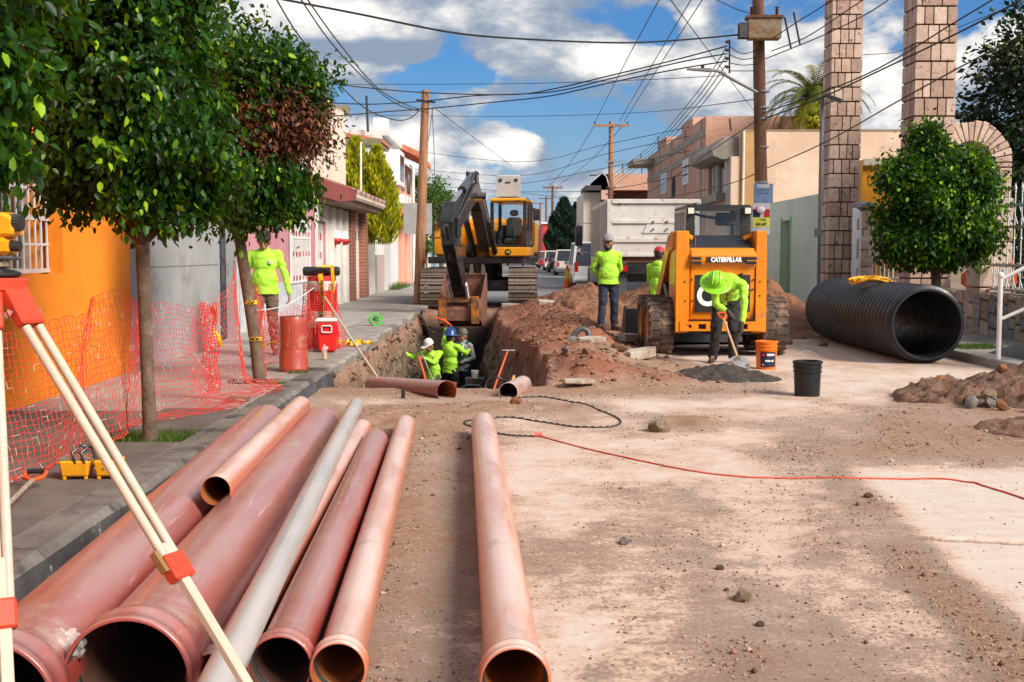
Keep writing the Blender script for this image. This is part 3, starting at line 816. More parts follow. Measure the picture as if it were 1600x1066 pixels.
# houses beyond on the left, low
farl = [(59.5, 70, 3.2, (.75, .73, .70)), (70.5, 84, 3.4, (.30, .45, .55)), (84.5, 100, 5.5, (.68, .60, .50)), (101, 130, 4, (.6, .35, .25)), (132, 170, 6, (.7, .68, .6)), (172, 230, 4.5, (.5, .35, .3))]
ln = ['low white wall house beyond the salmon house', 'blue grey shop front with a pale sign board', 'beige two storey house far along the street', 'brown house far down the left pavement', 'cream block far down the left pavement', 'reddish house farthest down the left pavement']
for (a, b_, z, c), lb in zip(farl, ln):
    t_ = thing('far_house', lb, 'house', (XL, a, 0), group='houses far along the left pavement')
    L_ = b_ - a
    MB().box(-8, 0, 0, L_, 0, z).build('wall', mat('far wall %.2f%.2f' % (c[0], c[2]), c, world_co=True, scale=.7, dirt=tuple(x * .7 for x in c)), t_)
    for k in range(max(1, int(L_ / 5))):
        MB().box(.001, .04, 1 + k * 5, 2.4 + k * 5, 1.2, 2.4).build('window', M_glass, t_)
        if z > 4.2: MB().box(.001, .04, 1 + k * 5, 2.4 + k * 5, 3.8, 5.0 if z > 5.2 else 4.2).build('window', M_glass, t_)
    MB().box(-8, .12, -.05, L_, z, z + .15).build('cornice', MATS['olive cornice'], t_)

# ================================================================== BUILDINGS, right side
M_cwall = mat('sunlit cream render', (.72, .53, .40), c2=(.60, .42, .30), scale=.35, rough=.9, world_co=True, bump=.01, bscale=6, dirt=(.80, .66, .53), dlo=.5, dhi=.75, dscale=.5)
M_mint = mat('mint plaster', (.60, .66, .58), c2=(.52, .58, .50), scale=.8, rough=.88, world_co=True, dirt=(.44, .46, .42), dlo=.6, dhi=.85, dscale=.6)
XR = 7.9
big = thing('cream_building', 'large cream rendered building with bare side wall and tall dark windows', 'building', (XR, 43, 0))
zc = P(1200, 205, 43).z
wy0, wy1 = 3.7, 5.0
b = MB(); b.box(.30, 6.4, 0, 5.6, 0, zc); wall_cells(b, 'x', 0, .298, .001, 5.6, 0, zc - .9, [(wy0 - 2.3, wy1, P(1100, 305, 47).z, P(1100, 233, 47).z)])
b.build('wall', M_cwall, big)
wzA, wzB = P(1100, 305, 47).z, P(1100, 233, 47).z
wn = MB().box(.2, .22, wy0 - 2.3, wy1, wzA, wzB).build('window', M_glass, big)
for q in (.10, .62, .84):
    yq = wy0 - 2.3 + (wy1 - wy0 + 2.3) * q
    MB().box(.08, .2, yq - .06, yq + .06, wzA, wzB).build('mullion', M_white, wn)
MB().box(-.35, .3, wy0 - 2.6, wy1 + .4, wzA - .35, wzA - .05).build('window_sill', mat('raw concrete', (.30, .27, .23), c2=(.2, .18, .15), world_co=True, scale=1.5), big)
can = MB().prism([(-.62, zc - .85), (-.66, zc - .60), (-.2, zc - .18), (.29, zc - .18), (.29, zc - .95), (-.3, zc - .98)], .2, 5.5, 'y')
can.build('canopy', MATS['raw concrete'], big)
MB().box(-.03, -.001, .01, .7, 0, zc - .9).build('corner_pier', mat('grey pier', (.40, .36, .32), world_co=True), big)
MB().cyl((.42, -.06, .3), (.42, -.06, zc), .05, n=8).build('drain_pipe', M_cream, big)
MB().box(.30, .95, -.012, -.002, 0, zc - .02).build('ochre_stain', mat('ochre stain', (.50, .30, .12), c2=(.40, .23, .09), scale=1.2, world_co=True), big)
MB().box(.29, 6.4, -.02, .12, zc, zc + .06).build('wall_coping', mat('mossy coping', (.30, .22, .14), c2=(.2, .15, .1), scale=3, world_co=True), big)
# brick building
M_brickw = bpy.data.materials.new('raw brickwork'); M_brickw.use_nodes = True
t = NT(M_brickw.node_tree); bs = t.n['Principled BSDF']
pos = t.new('ShaderNodeNewGeometry').outputs['Position']
sx_ = t.new('ShaderNodeSeparateXYZ'); t.l.new(pos, sx_.inputs[0])
cb = t.new('ShaderNodeCombineXYZ'); t.l.new(t.math('ADD', sx_.outputs[0], sx_.outputs[1]), cb.inputs[0]); t.l.new(sx_.outputs[2], cb.inputs[1])
bk = t.new('ShaderNodeTexBrick'); t.l.new(cb.outputs[0], bk.inputs['Vector']); bk.inputs['Scale'].default_value = 1.0
bk.inputs['Brick Width'].default_value = .26; bk.inputs['Row Height'].default_value = .09; bk.inputs['Mortar Size'].default_value = .010
bk.inputs['Color1'].default_value = (.52, .22, .135, 1); bk.inputs['Color2'].default_value = (.60, .30, .20, 1); bk.inputs['Mortar'].default_value = (.55, .43, .36, 1)
nn = t.noise(pos, .6, 5, .6)
t.l.new(t.mix(t.ramp(nn, .45, .75), bk.outputs[0], (.62, .42, .33)), bs.inputs['Base Color']); bs.inputs['Roughness'].default_value = .9
by0, by1 = 48.7, PX(1011, XR)
br = thing('brick_building', 'unfinished pink brick building with concrete bands and white windows', 'building', (XR, by0, 0))
zb = P(1011, 246, by1).z; zlow = P(1040, 213, 63).z
L_ = by1 - by0
b = MB(); b.box(0, 6, 0, L_, 0, zb); b.build('wall', M_brickw, br)
MB().box(.001, 1.4, 3.6, 7.0, zb, P(1085, 190, 54).z).build('roof_room', M_brickw, br)
MB().box(.001, 1.2, 12.5, 15.5, zb, P(1050, 216, 62).z).build('roof_room', M_brickw, br)
for z in (P(1040, 274, 63).z, P(1040, 253, 63).z): MB().box(-.03, -.001, 0, L_, z, z + .28).build('concrete_band', MATS['raw concrete'], br)
MB().box(-1.2, -.031, L_ - 3.5, L_ - .2, P(1020, 262, 70).z - .1, P(1020, 262, 70).z + .2).build('canopy', MATS['raw concrete'], br)
for k in range(4):
    MB().box(-.025, -.001, 1 + k * 4.6, 1.35 + k * 4.6, 0, zb).build('concrete_post', MATS['raw concrete'], br)
for py in (259, 269.5, 285):
    a = PX(1071, XR) - by0; z = P(1068, py, 55).z
    w_ = MB().box(-.05, -.001, a - .9, a + .9, z - .16, z + .22).build('window', M_white, br); MB().box(-.06, -.051, a - .35, a + .35, z - .08, z + .14).build('pane', M_glass, w_)
a = PX(1037, XR) - by0
w_ = MB().box(-.05, -.001, a - 1.2, a + 1.2, P(1037, 303, 62).z, P(1037, 272, 62).z).build('window', M_white, br)
MB().box(-.06, -.051, a - .9, a - .1, P(1037, 301, 62).z, P(1037, 274, 62).z).build('pane', M_glass, w_); MB().box(-.06, -.051, a + .1, a + .9, P(1037, 301, 62).z, P(1037, 274, 62).z).build('pane', M_glass, w_)
a = PX(1052, XR) - by0
MB().lathe([(.0, -.035), (.55, -.034), (.55, -.001)], n=16, axis='x', c=(0, a, P(1052, 296, 60).z)).build('round_opening', M_dark, br)
# low brick building further on
lb_ = thing('low_brick_building', 'low brick house with a dark open upper floor behind the truck', 'building', (6.6, 84, 0))
z1_, z2_ = P(960, 272, 84).z, P(960, 297, 84).z
b = MB(); b.box(-.3, 5.5, 0, 12, z2_, z1_); b.box(-.3, 5.5, 0, 12, 0, P(960, 312, 84).z); b.box(-.3, .2, 0, 12, 0, z1_ - .01); b.box(5.0, 5.5, .001, 12, 0, z1_ - .01); b.box(.2, 5, 3, 11.9, 0, z1_ - .02)
b.build('wall', M_brickw, lb_)
MB().box(-1.4, -.31, 0, 6, P(930, 297, 84).z, P(930, 292, 84).z + .1).build('sheet_awning', mat('dark sheet', (.06, .05, .05), rough=.7), lb_)
MB().box(-1.5, -.3, .8, 10, 0, P(930, 300, 84).z).build('side_wall', M_cream, lb_)
# mint coloured low wall/house with green door
ms = thing('mint_house', 'pale mint plastered house front with a narrow green door', 'house', (8.0, 31.0, 0))
zm = P(1240, 311, 34).z
ga, gb = PX(1234, 8.0) - 31, PX(1221, 8.0) - 31
b = MB(); wall_cells(b, 'x', 0, .3, 0, 11.9, 0, zm, [(ga, gb, .12, P(1228, 346, 35.6).z)])
b.build('wall', M_mint, ms)
MB().box(-.002 - .0, -.015, 8.6, 11.8, .12, 1.1).build('grey_dado', mat('grey dado', (.42, .44, .47), world_co=True), ms)
MB().box(.20, .25, ga, gb, .12, P(1228, 346, 35.6).z).build('door', mat('green door', (.16, .33, .13), rough=.5), ms)
MB().box(-.02, -.001, ga - .12, ga, .12, P(1228, 346, 35.6).z + .1).build('door_frame', mat('green frame', (.25, .45, .20)), ms)
MB().box(-.02, -.001, gb, gb + .12, .12, P(1228, 346, 35.6).z + .1).build('door_frame', MATS['green frame'], ms)
# yellow church building behind the pillars
ch = thing('yellow_building', 'deep yellow plastered building behind the stone pillars', 'building', (9.2, 31.3, 0))
MB().box(0, 1.5, 0, 1.5, 0, P(1360, 250, 31.3).z).build('wall', mat('yellow plaster', (.80, .34, .02), c2=(.70, .28, .015), scale=.8, world_co=True), ch)
MB().box(-.0, 1.55, -.12, -.001, P(1360, 250, 31.3).z - .15, P(1360, 250, 31.3).z + .02).build('cornice', M_cream, ch)

# far end of the street
fe = [(848, 870, 350, 150, (.66, .05, .04), 'red painted building at the end of the street'), (838, 850, 362, 190, (.66, .50, .38), 'pale peach building beside the red one far away'), (822, 839, 384, 240, (.5, .5, .48), 'distant grey house at the vanishing end of the street')]
for a, b_, pt, y, c, lb in fe:
    A_, B_ = P(a, pt, y), P(b_, pt, y)
    t_ = thing('distant_building', lb, 'building', (A_.x, y, 0), group='buildings at the end of the street')
    MB().box(0, B_.x - A_.x, 0, 20, 0, A_.z).build('wall', mat('far %d' % a, c, world_co=True, scale=.3), t_)
    W_ = B_.x - A_.x
    for k in range(2):
        MB().box(W_ * (.2 + .4 * k), W_ * (.4 + .4 * k), -.05, -.001, 2.2, 3.6).build('window', M_glass, t_)
    MB().box(-.2, W_ + .2, -.2, 20, A_.z, A_.z + .25).build('cornice', M_white, t_)
# ================================================================== VEHICLES AND MACHINES
M_yel = mat('machine yellow', (.78, .25, .006), c2=(.70, .21, .005), scale=2, rough=.38, coat=.2, dirt=(.26, .15, .08), dlo=.56, dhi=.72, dscale=4.5)
M_yworn = mat('worn machine yellow', (.50, .17, .02), c2=(.16, .07, .03), scale=5, rough=.55, dirt=(.12, .07, .045), dlo=.42, dhi=.62, dscale=5)
M_mblack = mat('machine black', (.016, .017, .02), c2=(.035, .033, .032), scale=3, rough=.28, coat=.3, dirt=(.14, .10, .075), dlo=.62, dhi=.85, dscale=2.5)
M_mgrey = mat('machine dark grey', (.09, .09, .10), rough=.55, dirt=(.2, .15, .11), dlo=.5, dhi=.8)
M_rubber = mat('tyre rubber', (.030, .028, .027), c2=(.05, .043, .038), scale=5, rough=.85, dirt=(.17, .115, .08), dlo=.42, dhi=.62, dscale=3.5, bump=.004)
M_muddy = mat('muddy tyre', (.10, .07, .052), c2=(.05, .04, .035), scale=6, rough=.9, dirt=(.25, .16, .11), dlo=.45, dhi=.65, dscale=4, bump=.006)
M_chrome = mat('chrome rod', (.75, .75, .76), rough=.15, metal=1.0, rvar=0)
M_track = mat('track steel', (.24, .20, .165), c2=(.14, .11, .09), scale=4, rough=.7, metal=.35, dirt=(.36, .27, .20), dlo=.45, dhi=.65, dscale=3, bump=.005)
M_rust = mat('rusty steel', (.24, .10, .06), c2=(.16, .07, .045), scale=6, rough=.8, dirt=(.35, .22, .15), dlo=.5, dhi=.7, dscale=5, bump=.006)
M_wworn = mat('worn white steel', (.68, .66, .62), c2=(.58, .55, .50), scale=1.5, rough=.6, dirt=(.30, .16, .09), dlo=.585, dhi=.67, dscale=4.5)
M_lens = mat('lamp lens', (.75, .70, .58), rough=.15, spec=.7, rvar=0)
M_redl = mat('red lens', (.45, .01, .01), rough=.2, rvar=0)
M_cglass = bpy.data.materials.new('cab glass'); M_cglass.use_nodes = True
t = NT(M_cglass.node_tree); t.n.remove(t.n['Principled BSDF'])
gl = t.new('ShaderNodeBsdfGlossy'); gl.inputs['Roughness'].default_value = .03
tp = t.new('ShaderNodeBsdfTransparent'); tp.inputs[0].default_value = (.90, .93, .93, 1)
lw = t.new('ShaderNodeLayerWeight'); lw.inputs[0].default_value = .25
mxx = t.new('ShaderNodeMixShader'); t.l.new(t.math('ADD', .03, t.math('MULTIPLY', lw.outputs['Fresnel'], .6)), mxx.inputs[0]); t.l.new(tp.outputs[0], mxx.inputs[1]); t.l.new(gl.outputs[0], mxx.inputs[2])
t.l.new(mxx.outputs[0], t.n['Material Output'].inputs[0])

# ------------------------------------------------------------------ EXCAVATOR (faces the camera, over the end of the trench)
M_yel0 = M_yel; M_yel = mat('excavator yellow', (.80, .33, .008), c2=(.72, .28, .007), scale=2, rough=.4, coat=.2, dirt=(.35, .20, .10), dlo=.6, dhi=.8)
EX = thing('excavator', 'yellow tracked excavator with black boom facing down the trench, roof hatch open', 'excavator', (-.90, 34.6, .035))
def track(sx):
    fr = MB()
    fr.box(sx - .22, sx + .22, -1.8, 1.8, .28, .72, bev=.05)
    for yy_ in (-1.8, 1.8): fr.lathe([(.0, -.16), (.40, -.16), (.44, -.05), (.44, .05), (.40, .16), (0, .16)], n=20, axis='x', c=(sx, yy_, .52))
    for k in range(6): fr.lathe([(0, -.2), (.15, -.2), (.15, .2), (0, .2)], n=12, axis='x', c=(sx, -1.35 + k * .54, .24))
    tr = fr.build('track_frame', M_mgrey, EX, smooth=35)
    sh = MB().box(-.40, .40, -.088, .088, 0, .03).box(-.40, .40, -.085, -.06, .03, .075).box(-.40, .40, .0, .02, .03, .055)
    for bx in (-.22, .22): sh.box(bx - .05, bx + .05, -.07, .07, -.05, -.001)
    me = None
    r, hl = .50, 1.8; per = 4 * hl + 2 * pi * r; n = int(per / .19)
    for k in range(n):
        s_ = per * k / n
        if s_ < 2 * hl: y, z, a = -hl + s_, 1.02, 0
        elif s_ < 2 * hl + pi * r:
            q = (s_ - 2 * hl) / r; y, z, a = hl + r * sin(q), .52 + r * cos(q), -q
        elif s_ < 4 * hl + pi * r: y, z, a = hl - (s_ - 2 * hl - pi * r), .02, pi
        else:
            q = (s_ - 4 * hl - pi * r) / r; y, z, a = -hl - r * sin(q), .52 - r * cos(q), pi - q
        if me is None: o = sh.build('track_shoe', M_track, EX); me = o.data
        else: o = link('track_shoe', me, EX)
        o.location = (sx, y, z); o.rotation_euler = (a, 0, 0)
track(-1.2); track(1.2)
MB().box(-.85, .85, -.9, .9, .45, .85, bev=.1).box(-1.0, 1.0, -1.1, -.8, .45, .65).box(-1.0, 1.0, .8, 1.1, .45, .65).cyl((0, 0, .8), (0, 0, 1.22), .62, n=24).build('undercarriage', M_mblack, EX, smooth=35)
XF = Matrix.Rotation(radians(-7), 4, 'Z')
def U(): b = MB(); b.xf = XF; return b
U().box(-1.28, 1.42, -1.5, 2.6, 1.23, 1.42, bev=.02).build('deck_frame', M_mblack, EX)
U().box(-1.14, -.45, -1.25, 1.0, 1.425, 2.42, bev=.07).build('side_box', M_yel, EX)
U().box(-1.15, -.44, -1.262, -1.252, 1.95, 1.97).build('panel_seam', M_mblack, EX)
U().box(-1.30, 1.42, 1.01, 2.5, 1.425, 2.55, bev=.12).build('engine_hood', M_yel, EX)
U().box(-1.30, 1.42, 2.505, 3.0, 1.2, 2.45, bev=.2).build('counterweight', M_mgrey, EX)
U().box(-.44, .30, -1.2, 1.0, 1.425, 1.75).box(-.40, -.30, -1.3, .9, 1.75, 2.2).box(.13, .23, -1.3, .9, 1.75, 2.2).build('boom_bracket', M_yel, EX)
U().cyl((-.20, -1.32, 1.60), (.05, -1.32, 1.60), .20, n=16).build('swivel_drum', M_mblack, EX, smooth=35)
U().cyl((-.9, 1.9, 2.55), (-.9, 1.9, 3.0), .05, n=10).build('exhaust_pipe', M_mblack, EX, smooth=35)
# cab
cx0, cx1, cyf, cyb, cz0, cz1 = .50, 1.50, -1.62, .15, 1.43, 3.02
cabs = U()
for (a, b_) in ((cx0, cyf), (cx1, cyf), (cx0, cyb), (cx1, cyb)):
    a0 = a if a == cx0 else a - .09; b0 = b_ if b_ == cyf else b_ - .09
    cabs.box(a0, a0 + .09, b0, b0 + .09, cz0 + .26, cz1 - .10)
cabs.box(cx0, cx1, cyf, cyf + .09, cz0 + .26, cz0 + .34); cabs.box(cx0, cx1, cyb - .09, cyb, cz0 + .26, cz0 + .9)
cabs.box(cx1 - .06, cx1, cyf + .09, cyb - .09, cz0 + .26, cz0 + .72); cabs.box(cx1 - .05, cx1, -.80, -.72, cz0 + .72, cz1 - .1); cabs.box(cx0, cx0 + .06, cyf + .09, cyb - .09, cz0 + .26, cz0 + .72)
cabo = cabs.build('cab_frame', M_mblack, EX)
U().box(cx0 - .02, cx1 + .02, cyf - .03, cyb + .05, cz0, cz0 + .255, bev=.03).build('cab_base', M_yel, EX)
U().box(cx0 - .01, cx1 + .01, cyf - .04, cyb + .04, cz1 - .095, cz1 + .02, bev=.04).build('cab_roof', M_yel, EX)
gl_ = U(); gl_.box(cx0 + .095, cx1 - .095, cyf + .02, cyf + .03, cz0 + .345, cz1 - .1); gl_.build('windscreen', M_cglass, EX)
U().box(cx1 - .02, cx1 - .012, cyf + .1, -.81, cz0 + .73, cz1 - .1).build('side_window', M_cglass, EX)
U().box(cx1 - .02, cx1 - .012, -.71, cyb - .1, cz0 + .73, cz1 - .1).build('side_window', M_cglass, EX)
hatch = U().box(cx0 + .10, cx1 - .22, cyf + .50, cyf + .56, cz1 + .05, cz1 + .68, bev=.09).build('roof_hatch', mat('hatch grey', (.50, .49, .47), rough=.5), EX)
U().box(cx0 + .18, cx0 + .26, cyf + .48, cyf + .498, cz1 + .50, cz1 + .58).build('latch', M_mblack, hatch)
U().box(cx1 - .38, cx1 - .30, cyf + .48, cyf + .498, cz1 + .50, cz1 + .58).build('latch', M_mblack, hatch)
U().box(cx0 + .36, cx0 + .50, cyf + .48, cyf + .498, cz1 + .46, cz1 + .49).build('latch', M_mblack, hatch)
U().box(cx0 + .2, cx1 - .3, cyf + .40, cyf + .6, cz1 + .021, cz1 + .06).build('hatch_hinge', M_mblack, EX)
seat = U(); seat.box(.78, 1.22, -.75, -.25, 1.75, 1.95, bev=.06); seat.box(.78, 1.22, -.30, -.14, 1.95, 2.55, bev=.07)
so = seat.build('seat', mat('grey seat cloth', (.11, .11, .12), rough=.9), EX)
U().box(.88, 1.12, -.30, -.18, 2.58, 2.76, bev=.05).build('headrest', MATS['grey seat cloth'], so)
U().box(.62, .72, -.9, -.3, 1.75, 2.15, bev=.04).box(1.26, 1.36, -.9, -.3, 1.75, 2.15, bev=.04).build('control_console', M_mblack, EX)
U().cyl((.62, -1.2, 1.7), (.66, -1.15, 2.25), .015, n=6).build('control_lever', M_mblack, EX)
U().cyl((1.10, -1.2, 1.7), (1.06, -1.15, 2.25), .015, n=6).build('control_lever', M_mblack, EX)
em = U(); em.lathe([(0, -.008), (.085, -.008), (.085, 0), (0, 0)], n=20, axis='y', c=(1.0, cyf - .035, cz0 + .12)); emo = em.build('emblem', M_mblack, EX)
deer = [(-.055, -.02), (-.02, -.005), (.01, -.01), (.05, -.035), (.06, -.03), (.03, .005), (.035, .03), (.05, .05), (.03, .045), (.015, .03), (-.03, .02), (-.06, .0)]
U().prism([(1.0 + a, cz0 + .12 + b_) for a, b_ in deer], cyf - .051, cyf - .044, 'y').build('leaping_deer', mat('emblem yellow', (.75, .65, .1), rvar=0), emo)
# boom, drawn as side profile then given width
bx = .33
boom_side = [(-1.15, 1.75), (-1.25, 2.05), (-3.2, 3.22), (-3.8, 3.34), (-4.4, 3.20), (-6.8, 2.30), (-6.95, 2.10), (-6.75, 1.98), (-4.4, 2.72), (-3.7, 2.84), (-3.1, 2.62), (-1.7, 1.62), (-1.3, 1.55)]
U().prism(boom_side, bx - .15, bx + .15, 'x').build('boom', M_mblack, EX, bevel=.02)
hoses = U()
for k in range(4):
    hoses.tube([(bx - .12 + k * .07, -1.6, 2.3), (bx - .12 + k * .07, -3.2, 3.32), (bx - .10 + k * .07, -3.9, 3.50 + .04 * k), (bx - .12 + k * .07, -5.2, 3.02), (bx - .16 + k * .09, -6.8, 2.42)], .022, n=6)
hoses.build('hydraulic_hoses', M_mblack, EX, smooth=60)['kind'] = 'stuff'
for s_ in (-1, 1):
    cyl = U().cyl((bx + s_ * .30, -1.55, 1.50), (bx + s_ * .30, -2.9, 2.38), .085, n=14)
    co = cyl.build('boom_cylinder', M_mblack, EX, smooth=40)
    U().cyl((bx + s_ * .30, -2.9, 2.38), (bx + s_ * .30, -3.75, 2.94), .045, n=12).build('rod', M_chrome, co, smooth=40)
U().cyl((bx - .36, -3.78, 3.0), (bx + .36, -3.78, 3.0), .08, n=14).build('pivot_pin', M_mgrey, EX, smooth=40)
ac = U().cyl((bx, -3.7, 3.52), (bx, -5.4, 3.06), .105, n=16).build('stick_cylinder', M_mblack, EX, smooth=40)
U().cyl((bx, -5.4, 3.06), (bx, -6.98, 2.62), .055, n=14).build('rod', M_chrome, ac, smooth=40)
U().box(bx - .14, bx - .09, -3.9, -3.5, 3.25, 3.62).box(bx + .09, bx + .14, -3.9, -3.5, 3.25, 3.62).build('cylinder_bracket', M_mblack, EX)
# stick hanging down from the boom tip
stick_side = [(-6.72, 2.62), (-7.15, 2.72), (-7.5, 2.25), (-7.38, 1.7), (-5.78, .42), (-5.5, .38), (-5.45, .62), (-6.45, 1.75)]
U().prism(stick_side, bx - .15, bx + .15, 'x').build('stick', M_mblack, EX, bevel=.02)
for s_ in (-1, 1): U().box(bx + s_ * .19 - .015, bx + s_ * .19 + .015, -7.2, -6.7, 1.9, 2.35, bev=.01).build('tip_plate', M_mblack, EX)
bc = U().cyl((bx, -7.62, 2.15), (bx, -6.95, 1.40), .07, n=12).build('bucket_cylinder', M_mblack, EX, smooth=40)
U().cyl((bx, -6.95, 1.40), (bx, -6.1, .75), .04, n=10).build('rod', M_chrome, bc, smooth=40)
for s_ in (-1, 1): U().bar((bx + s_ * .22, -6.12, .78), (bx + s_ * .22, -5.65, .25), .04, .12).build('bucket_link', M_wworn, EX)
# bucket, curled: ring section
bp = [(-5.6, .42), (-5.82, .15), (-5.80, -.12), (-5.5, -.28), (-5.1, -.26), (-4.8, -.02), (-4.68, .40), (-4.74, .88), (-4.80, 1.02)]
def off(p, d):
    q = []
    for i in range(len(p)):
        a = V(p[max(i - 1, 0)]).to_2d() if False else p[max(i - 1, 0)]; b_ = p[min(i + 1, len(p) - 1)]
        tx, tz = b_[0] - a[0], b_[1] - a[1]; L2 = hypot(tx, tz); q.append((p[i][0] - tz / L2 * d, p[i][1] + tx / L2 * d))
    return q
U().prism(bp + off(bp, .035)[::-1], bx - .50, bx + .50, 'x').build('bucket_shell', M_rust, EX)
for s_ in (-1, 1):
    U().prism(bp, bx + s_ * .50, bx + s_ * .53, 'x').build('bucket_side', M_rust if s_ > 0 else MATS['rusty steel'], EX)
for k in range(4):
    x_ = bx - .44 + k * .293
    U().loft([[(x_ - .055, -4.84, .98), (x_ + .055, -4.84, .98), (x_ + .055, -4.74, .98), (x_ - .055, -4.74, .98)], [(x_ - .03, -4.88, 1.24), (x_ + .03, -4.88, 1.24), (x_ + .03, -4.84, 1.24), (x_ - .03, -4.84, 1.24)]]).build('tooth', M_track, EX)
for s_ in (-1, 1):
    U().box(bx + s_ * .40 - .09, bx + s_ * .40 + .09, -5.92, -5.85, -.20, .48, bev=.02).build('bucket_ear', M_yworn, EX)
U().box(bx - .30, bx + .30, -5.86, -5.66, .30, .46, bev=.03).build('coupler', M_yworn, EX)
# mirrors and rails
mi_ = U().tube([(-1.15, -1.3, 1.45), (-1.15, -1.32, 2.9), (-.95, -1.32, 2.92), (-.95, -1.32, 2.5)], .018, n=6).build('mirror_arm', M_mblack, EX)
U().box(-1.05, -.85, -1.37, -1.31, 2.25, 2.52, bev=.02).build('mirror', M_mblack, mi_)
mi_ = U().tube([(1.50, -1.5, 2.75), (1.74, -1.5, 2.75)], .018, n=6).build('mirror_arm', M_mblack, EX)
U().box(1.68, 1.86, -1.53, -1.47, 2.42, 2.74, bev=.02).build('mirror', M_mblack, mi_)
U().tube([(1.52, -.3, 1.7), (1.58, -.3, 1.8), (1.58, -.3, 2.7), (1.52, -.3, 2.8)], .018, n=6).build('grab_rail', M_mblack, EX)
U().tube([(1.2, -1.66, 2.95), (1.54, -1.62, 3.02), (1.60, -1.2, 2.9), (1.60, -1.2, 1.9)], .016, n=6).build('grab_rail', M_mblack, EX)

# ------------------------------------------------------------------ SKID STEER LOADER (rear towards the camera)
M_yel = M_yel0
LY = 17.65
LD = thing('skid_steer_loader', 'yellow skid steer loader seen from behind with muddy tyres', 'loader', (3.10, LY, 0))
s_l = 1850 / LY
LZ = lambda py: CAMH + (396 - py) / s_l
LX = lambda px: (px - 800) / s_l - 3.10
def tyre(name, parent, x, y, z, r, w, rim_m, nl=20, side=-1, m=None):
    b = MB(); n = 40
    prof = [(r * .58, -w / 2 * .75), (r * .64, -w / 2), (r * .90, -w / 2), (r * .965, -w / 2 * .86), (r * .975, 0), (r * .965, w / 2 * .86), (r * .90, w / 2), (r * .64, w / 2), (r * .58, w / 2 * .75)]
    b.lathe(prof, n=n, axis='x')
    for k in range(nl):
        for sd_ in (-1, 1):
            a = 2 * pi * (k + (.5 if sd_ > 0 else 0)) / nl; da = pi / nl * .82
            ps = []
            for rr in (r * .955, r):
                for (xx, aa) in ((0.0, a - da * .15), (0.0, a + da * .65), (sd_ * w * .28, a + da * .55), (sd_ * w * .51, a + da * .9), (sd_ * w * .51, a - da * .05), (sd_ * w * .28, a - da * .35)):
                    ps.append((xx, rr * cos(aa), rr * sin(aa)))
            b.loft([ps[:6], ps[6:]])
    t_ = b.build(name, m or M_muddy, parent, smooth=30, loc=(x, y, z), fix=True)
    rb = MB().lathe([(0, -w * .18), (r * .25, -w * .2), (r * .3, -w * .30), (r * .5, -w * .25), (r * .55, -w * .42), (r * .60, -w * .44), (r * .60, w * .44), (r * .55, w * .42), (r * .5, w * .25), (r * .3, w * .30), (0, w * .3)], n=24, axis='x')
    rb.build('rim', rim_m, t_, smooth=35)
    return t_
for sx in (-1, 1):
    for yy_ in (.46, 1.42): tyre('wheel', LD, sx * .86, yy_, .445, .445, .37, M_yel)
body = MB(); body.prism([(-.60, .32), (.60, .32), (.60, .80), (.52, .80), (.52, 1.15), (-.52, 1.15), (-.52, .80), (-.60, .80)], .30, 1.9, 'y'); body.build('chassis', M_mblack, LD)
# rear towers / lift arm uprights
for sx, a, b_ in ((-1, LX(1055), LX(1076)), (1, LX(1180), LX(1197))):
    MB().prism([(0, .40), (.42, .32), (.75, .9), (.62, LZ(361)), (.0, LZ(361)), (-.02, .9)], a, b_, 'x').build('tower', M_yel, LD, bevel=.015)
    # lift arm down along the side to the bucket
    xa = a - .03 if sx < 0 else b_ - .12
    MB().prism([(.15, 1.86), (.7, 1.82), (1.9, 1.05), (2.55, .62), (2.62, .28), (2.45, .25), (2.25, .55), (1.7, .85), (.6, 1.55), (.15, 1.62)], xa, xa + .15, 'x').build('lift_arm', M_yel, LD, bevel=.01)
    lc = MB().cyl((xa + .07, .9, .75), (xa + .07, 1.4, 1.1), .05, n=10).build('lift_cylinder', M_mblack, LD, smooth=40)
    MB().cyl((xa + .07, 1.4, 1.1), (xa + .07, 1.75, 1.32), .028, n=10).build('rod', M_chrome, lc, smooth=40)
hx0, hx1 = LX(1076.5), LX(1179.5)
hood = MB(); hood.prism([(-.02, .78), (-.03, LZ(420)), (-.10, LZ(410)), (-.10, LZ(397)), (.0, LZ(388)), (.30, LZ(386)), (.30, .55), (.02, .55)], hx0, hx1, 'x')
hood.build('rear_door', M_yel, LD, bevel=.025)
MB().box(hx0 - .001, hx1 + .001, -.06, -.031, LZ(500.5), LZ(499), ).build('door_seam', M_mblack, LD)
bump = MB(); wall_cells(bump, 'y', -.06, .12, LX(1062), LX(1190), LZ(517), LZ(502), [(LX(1091), LX(1103), LZ(514), LZ(506)), (LX(1157), LX(1168), LZ(514), LZ(506)), (LX(1072), LX(1080), LZ(512), LZ(507))])
bump.build('rear_bumper', M_yel, LD)
MB().box(LX(1062), LX(1190), .065, .10, LZ(516), LZ(503)).build('bumper_backing', M_mblack, LD)
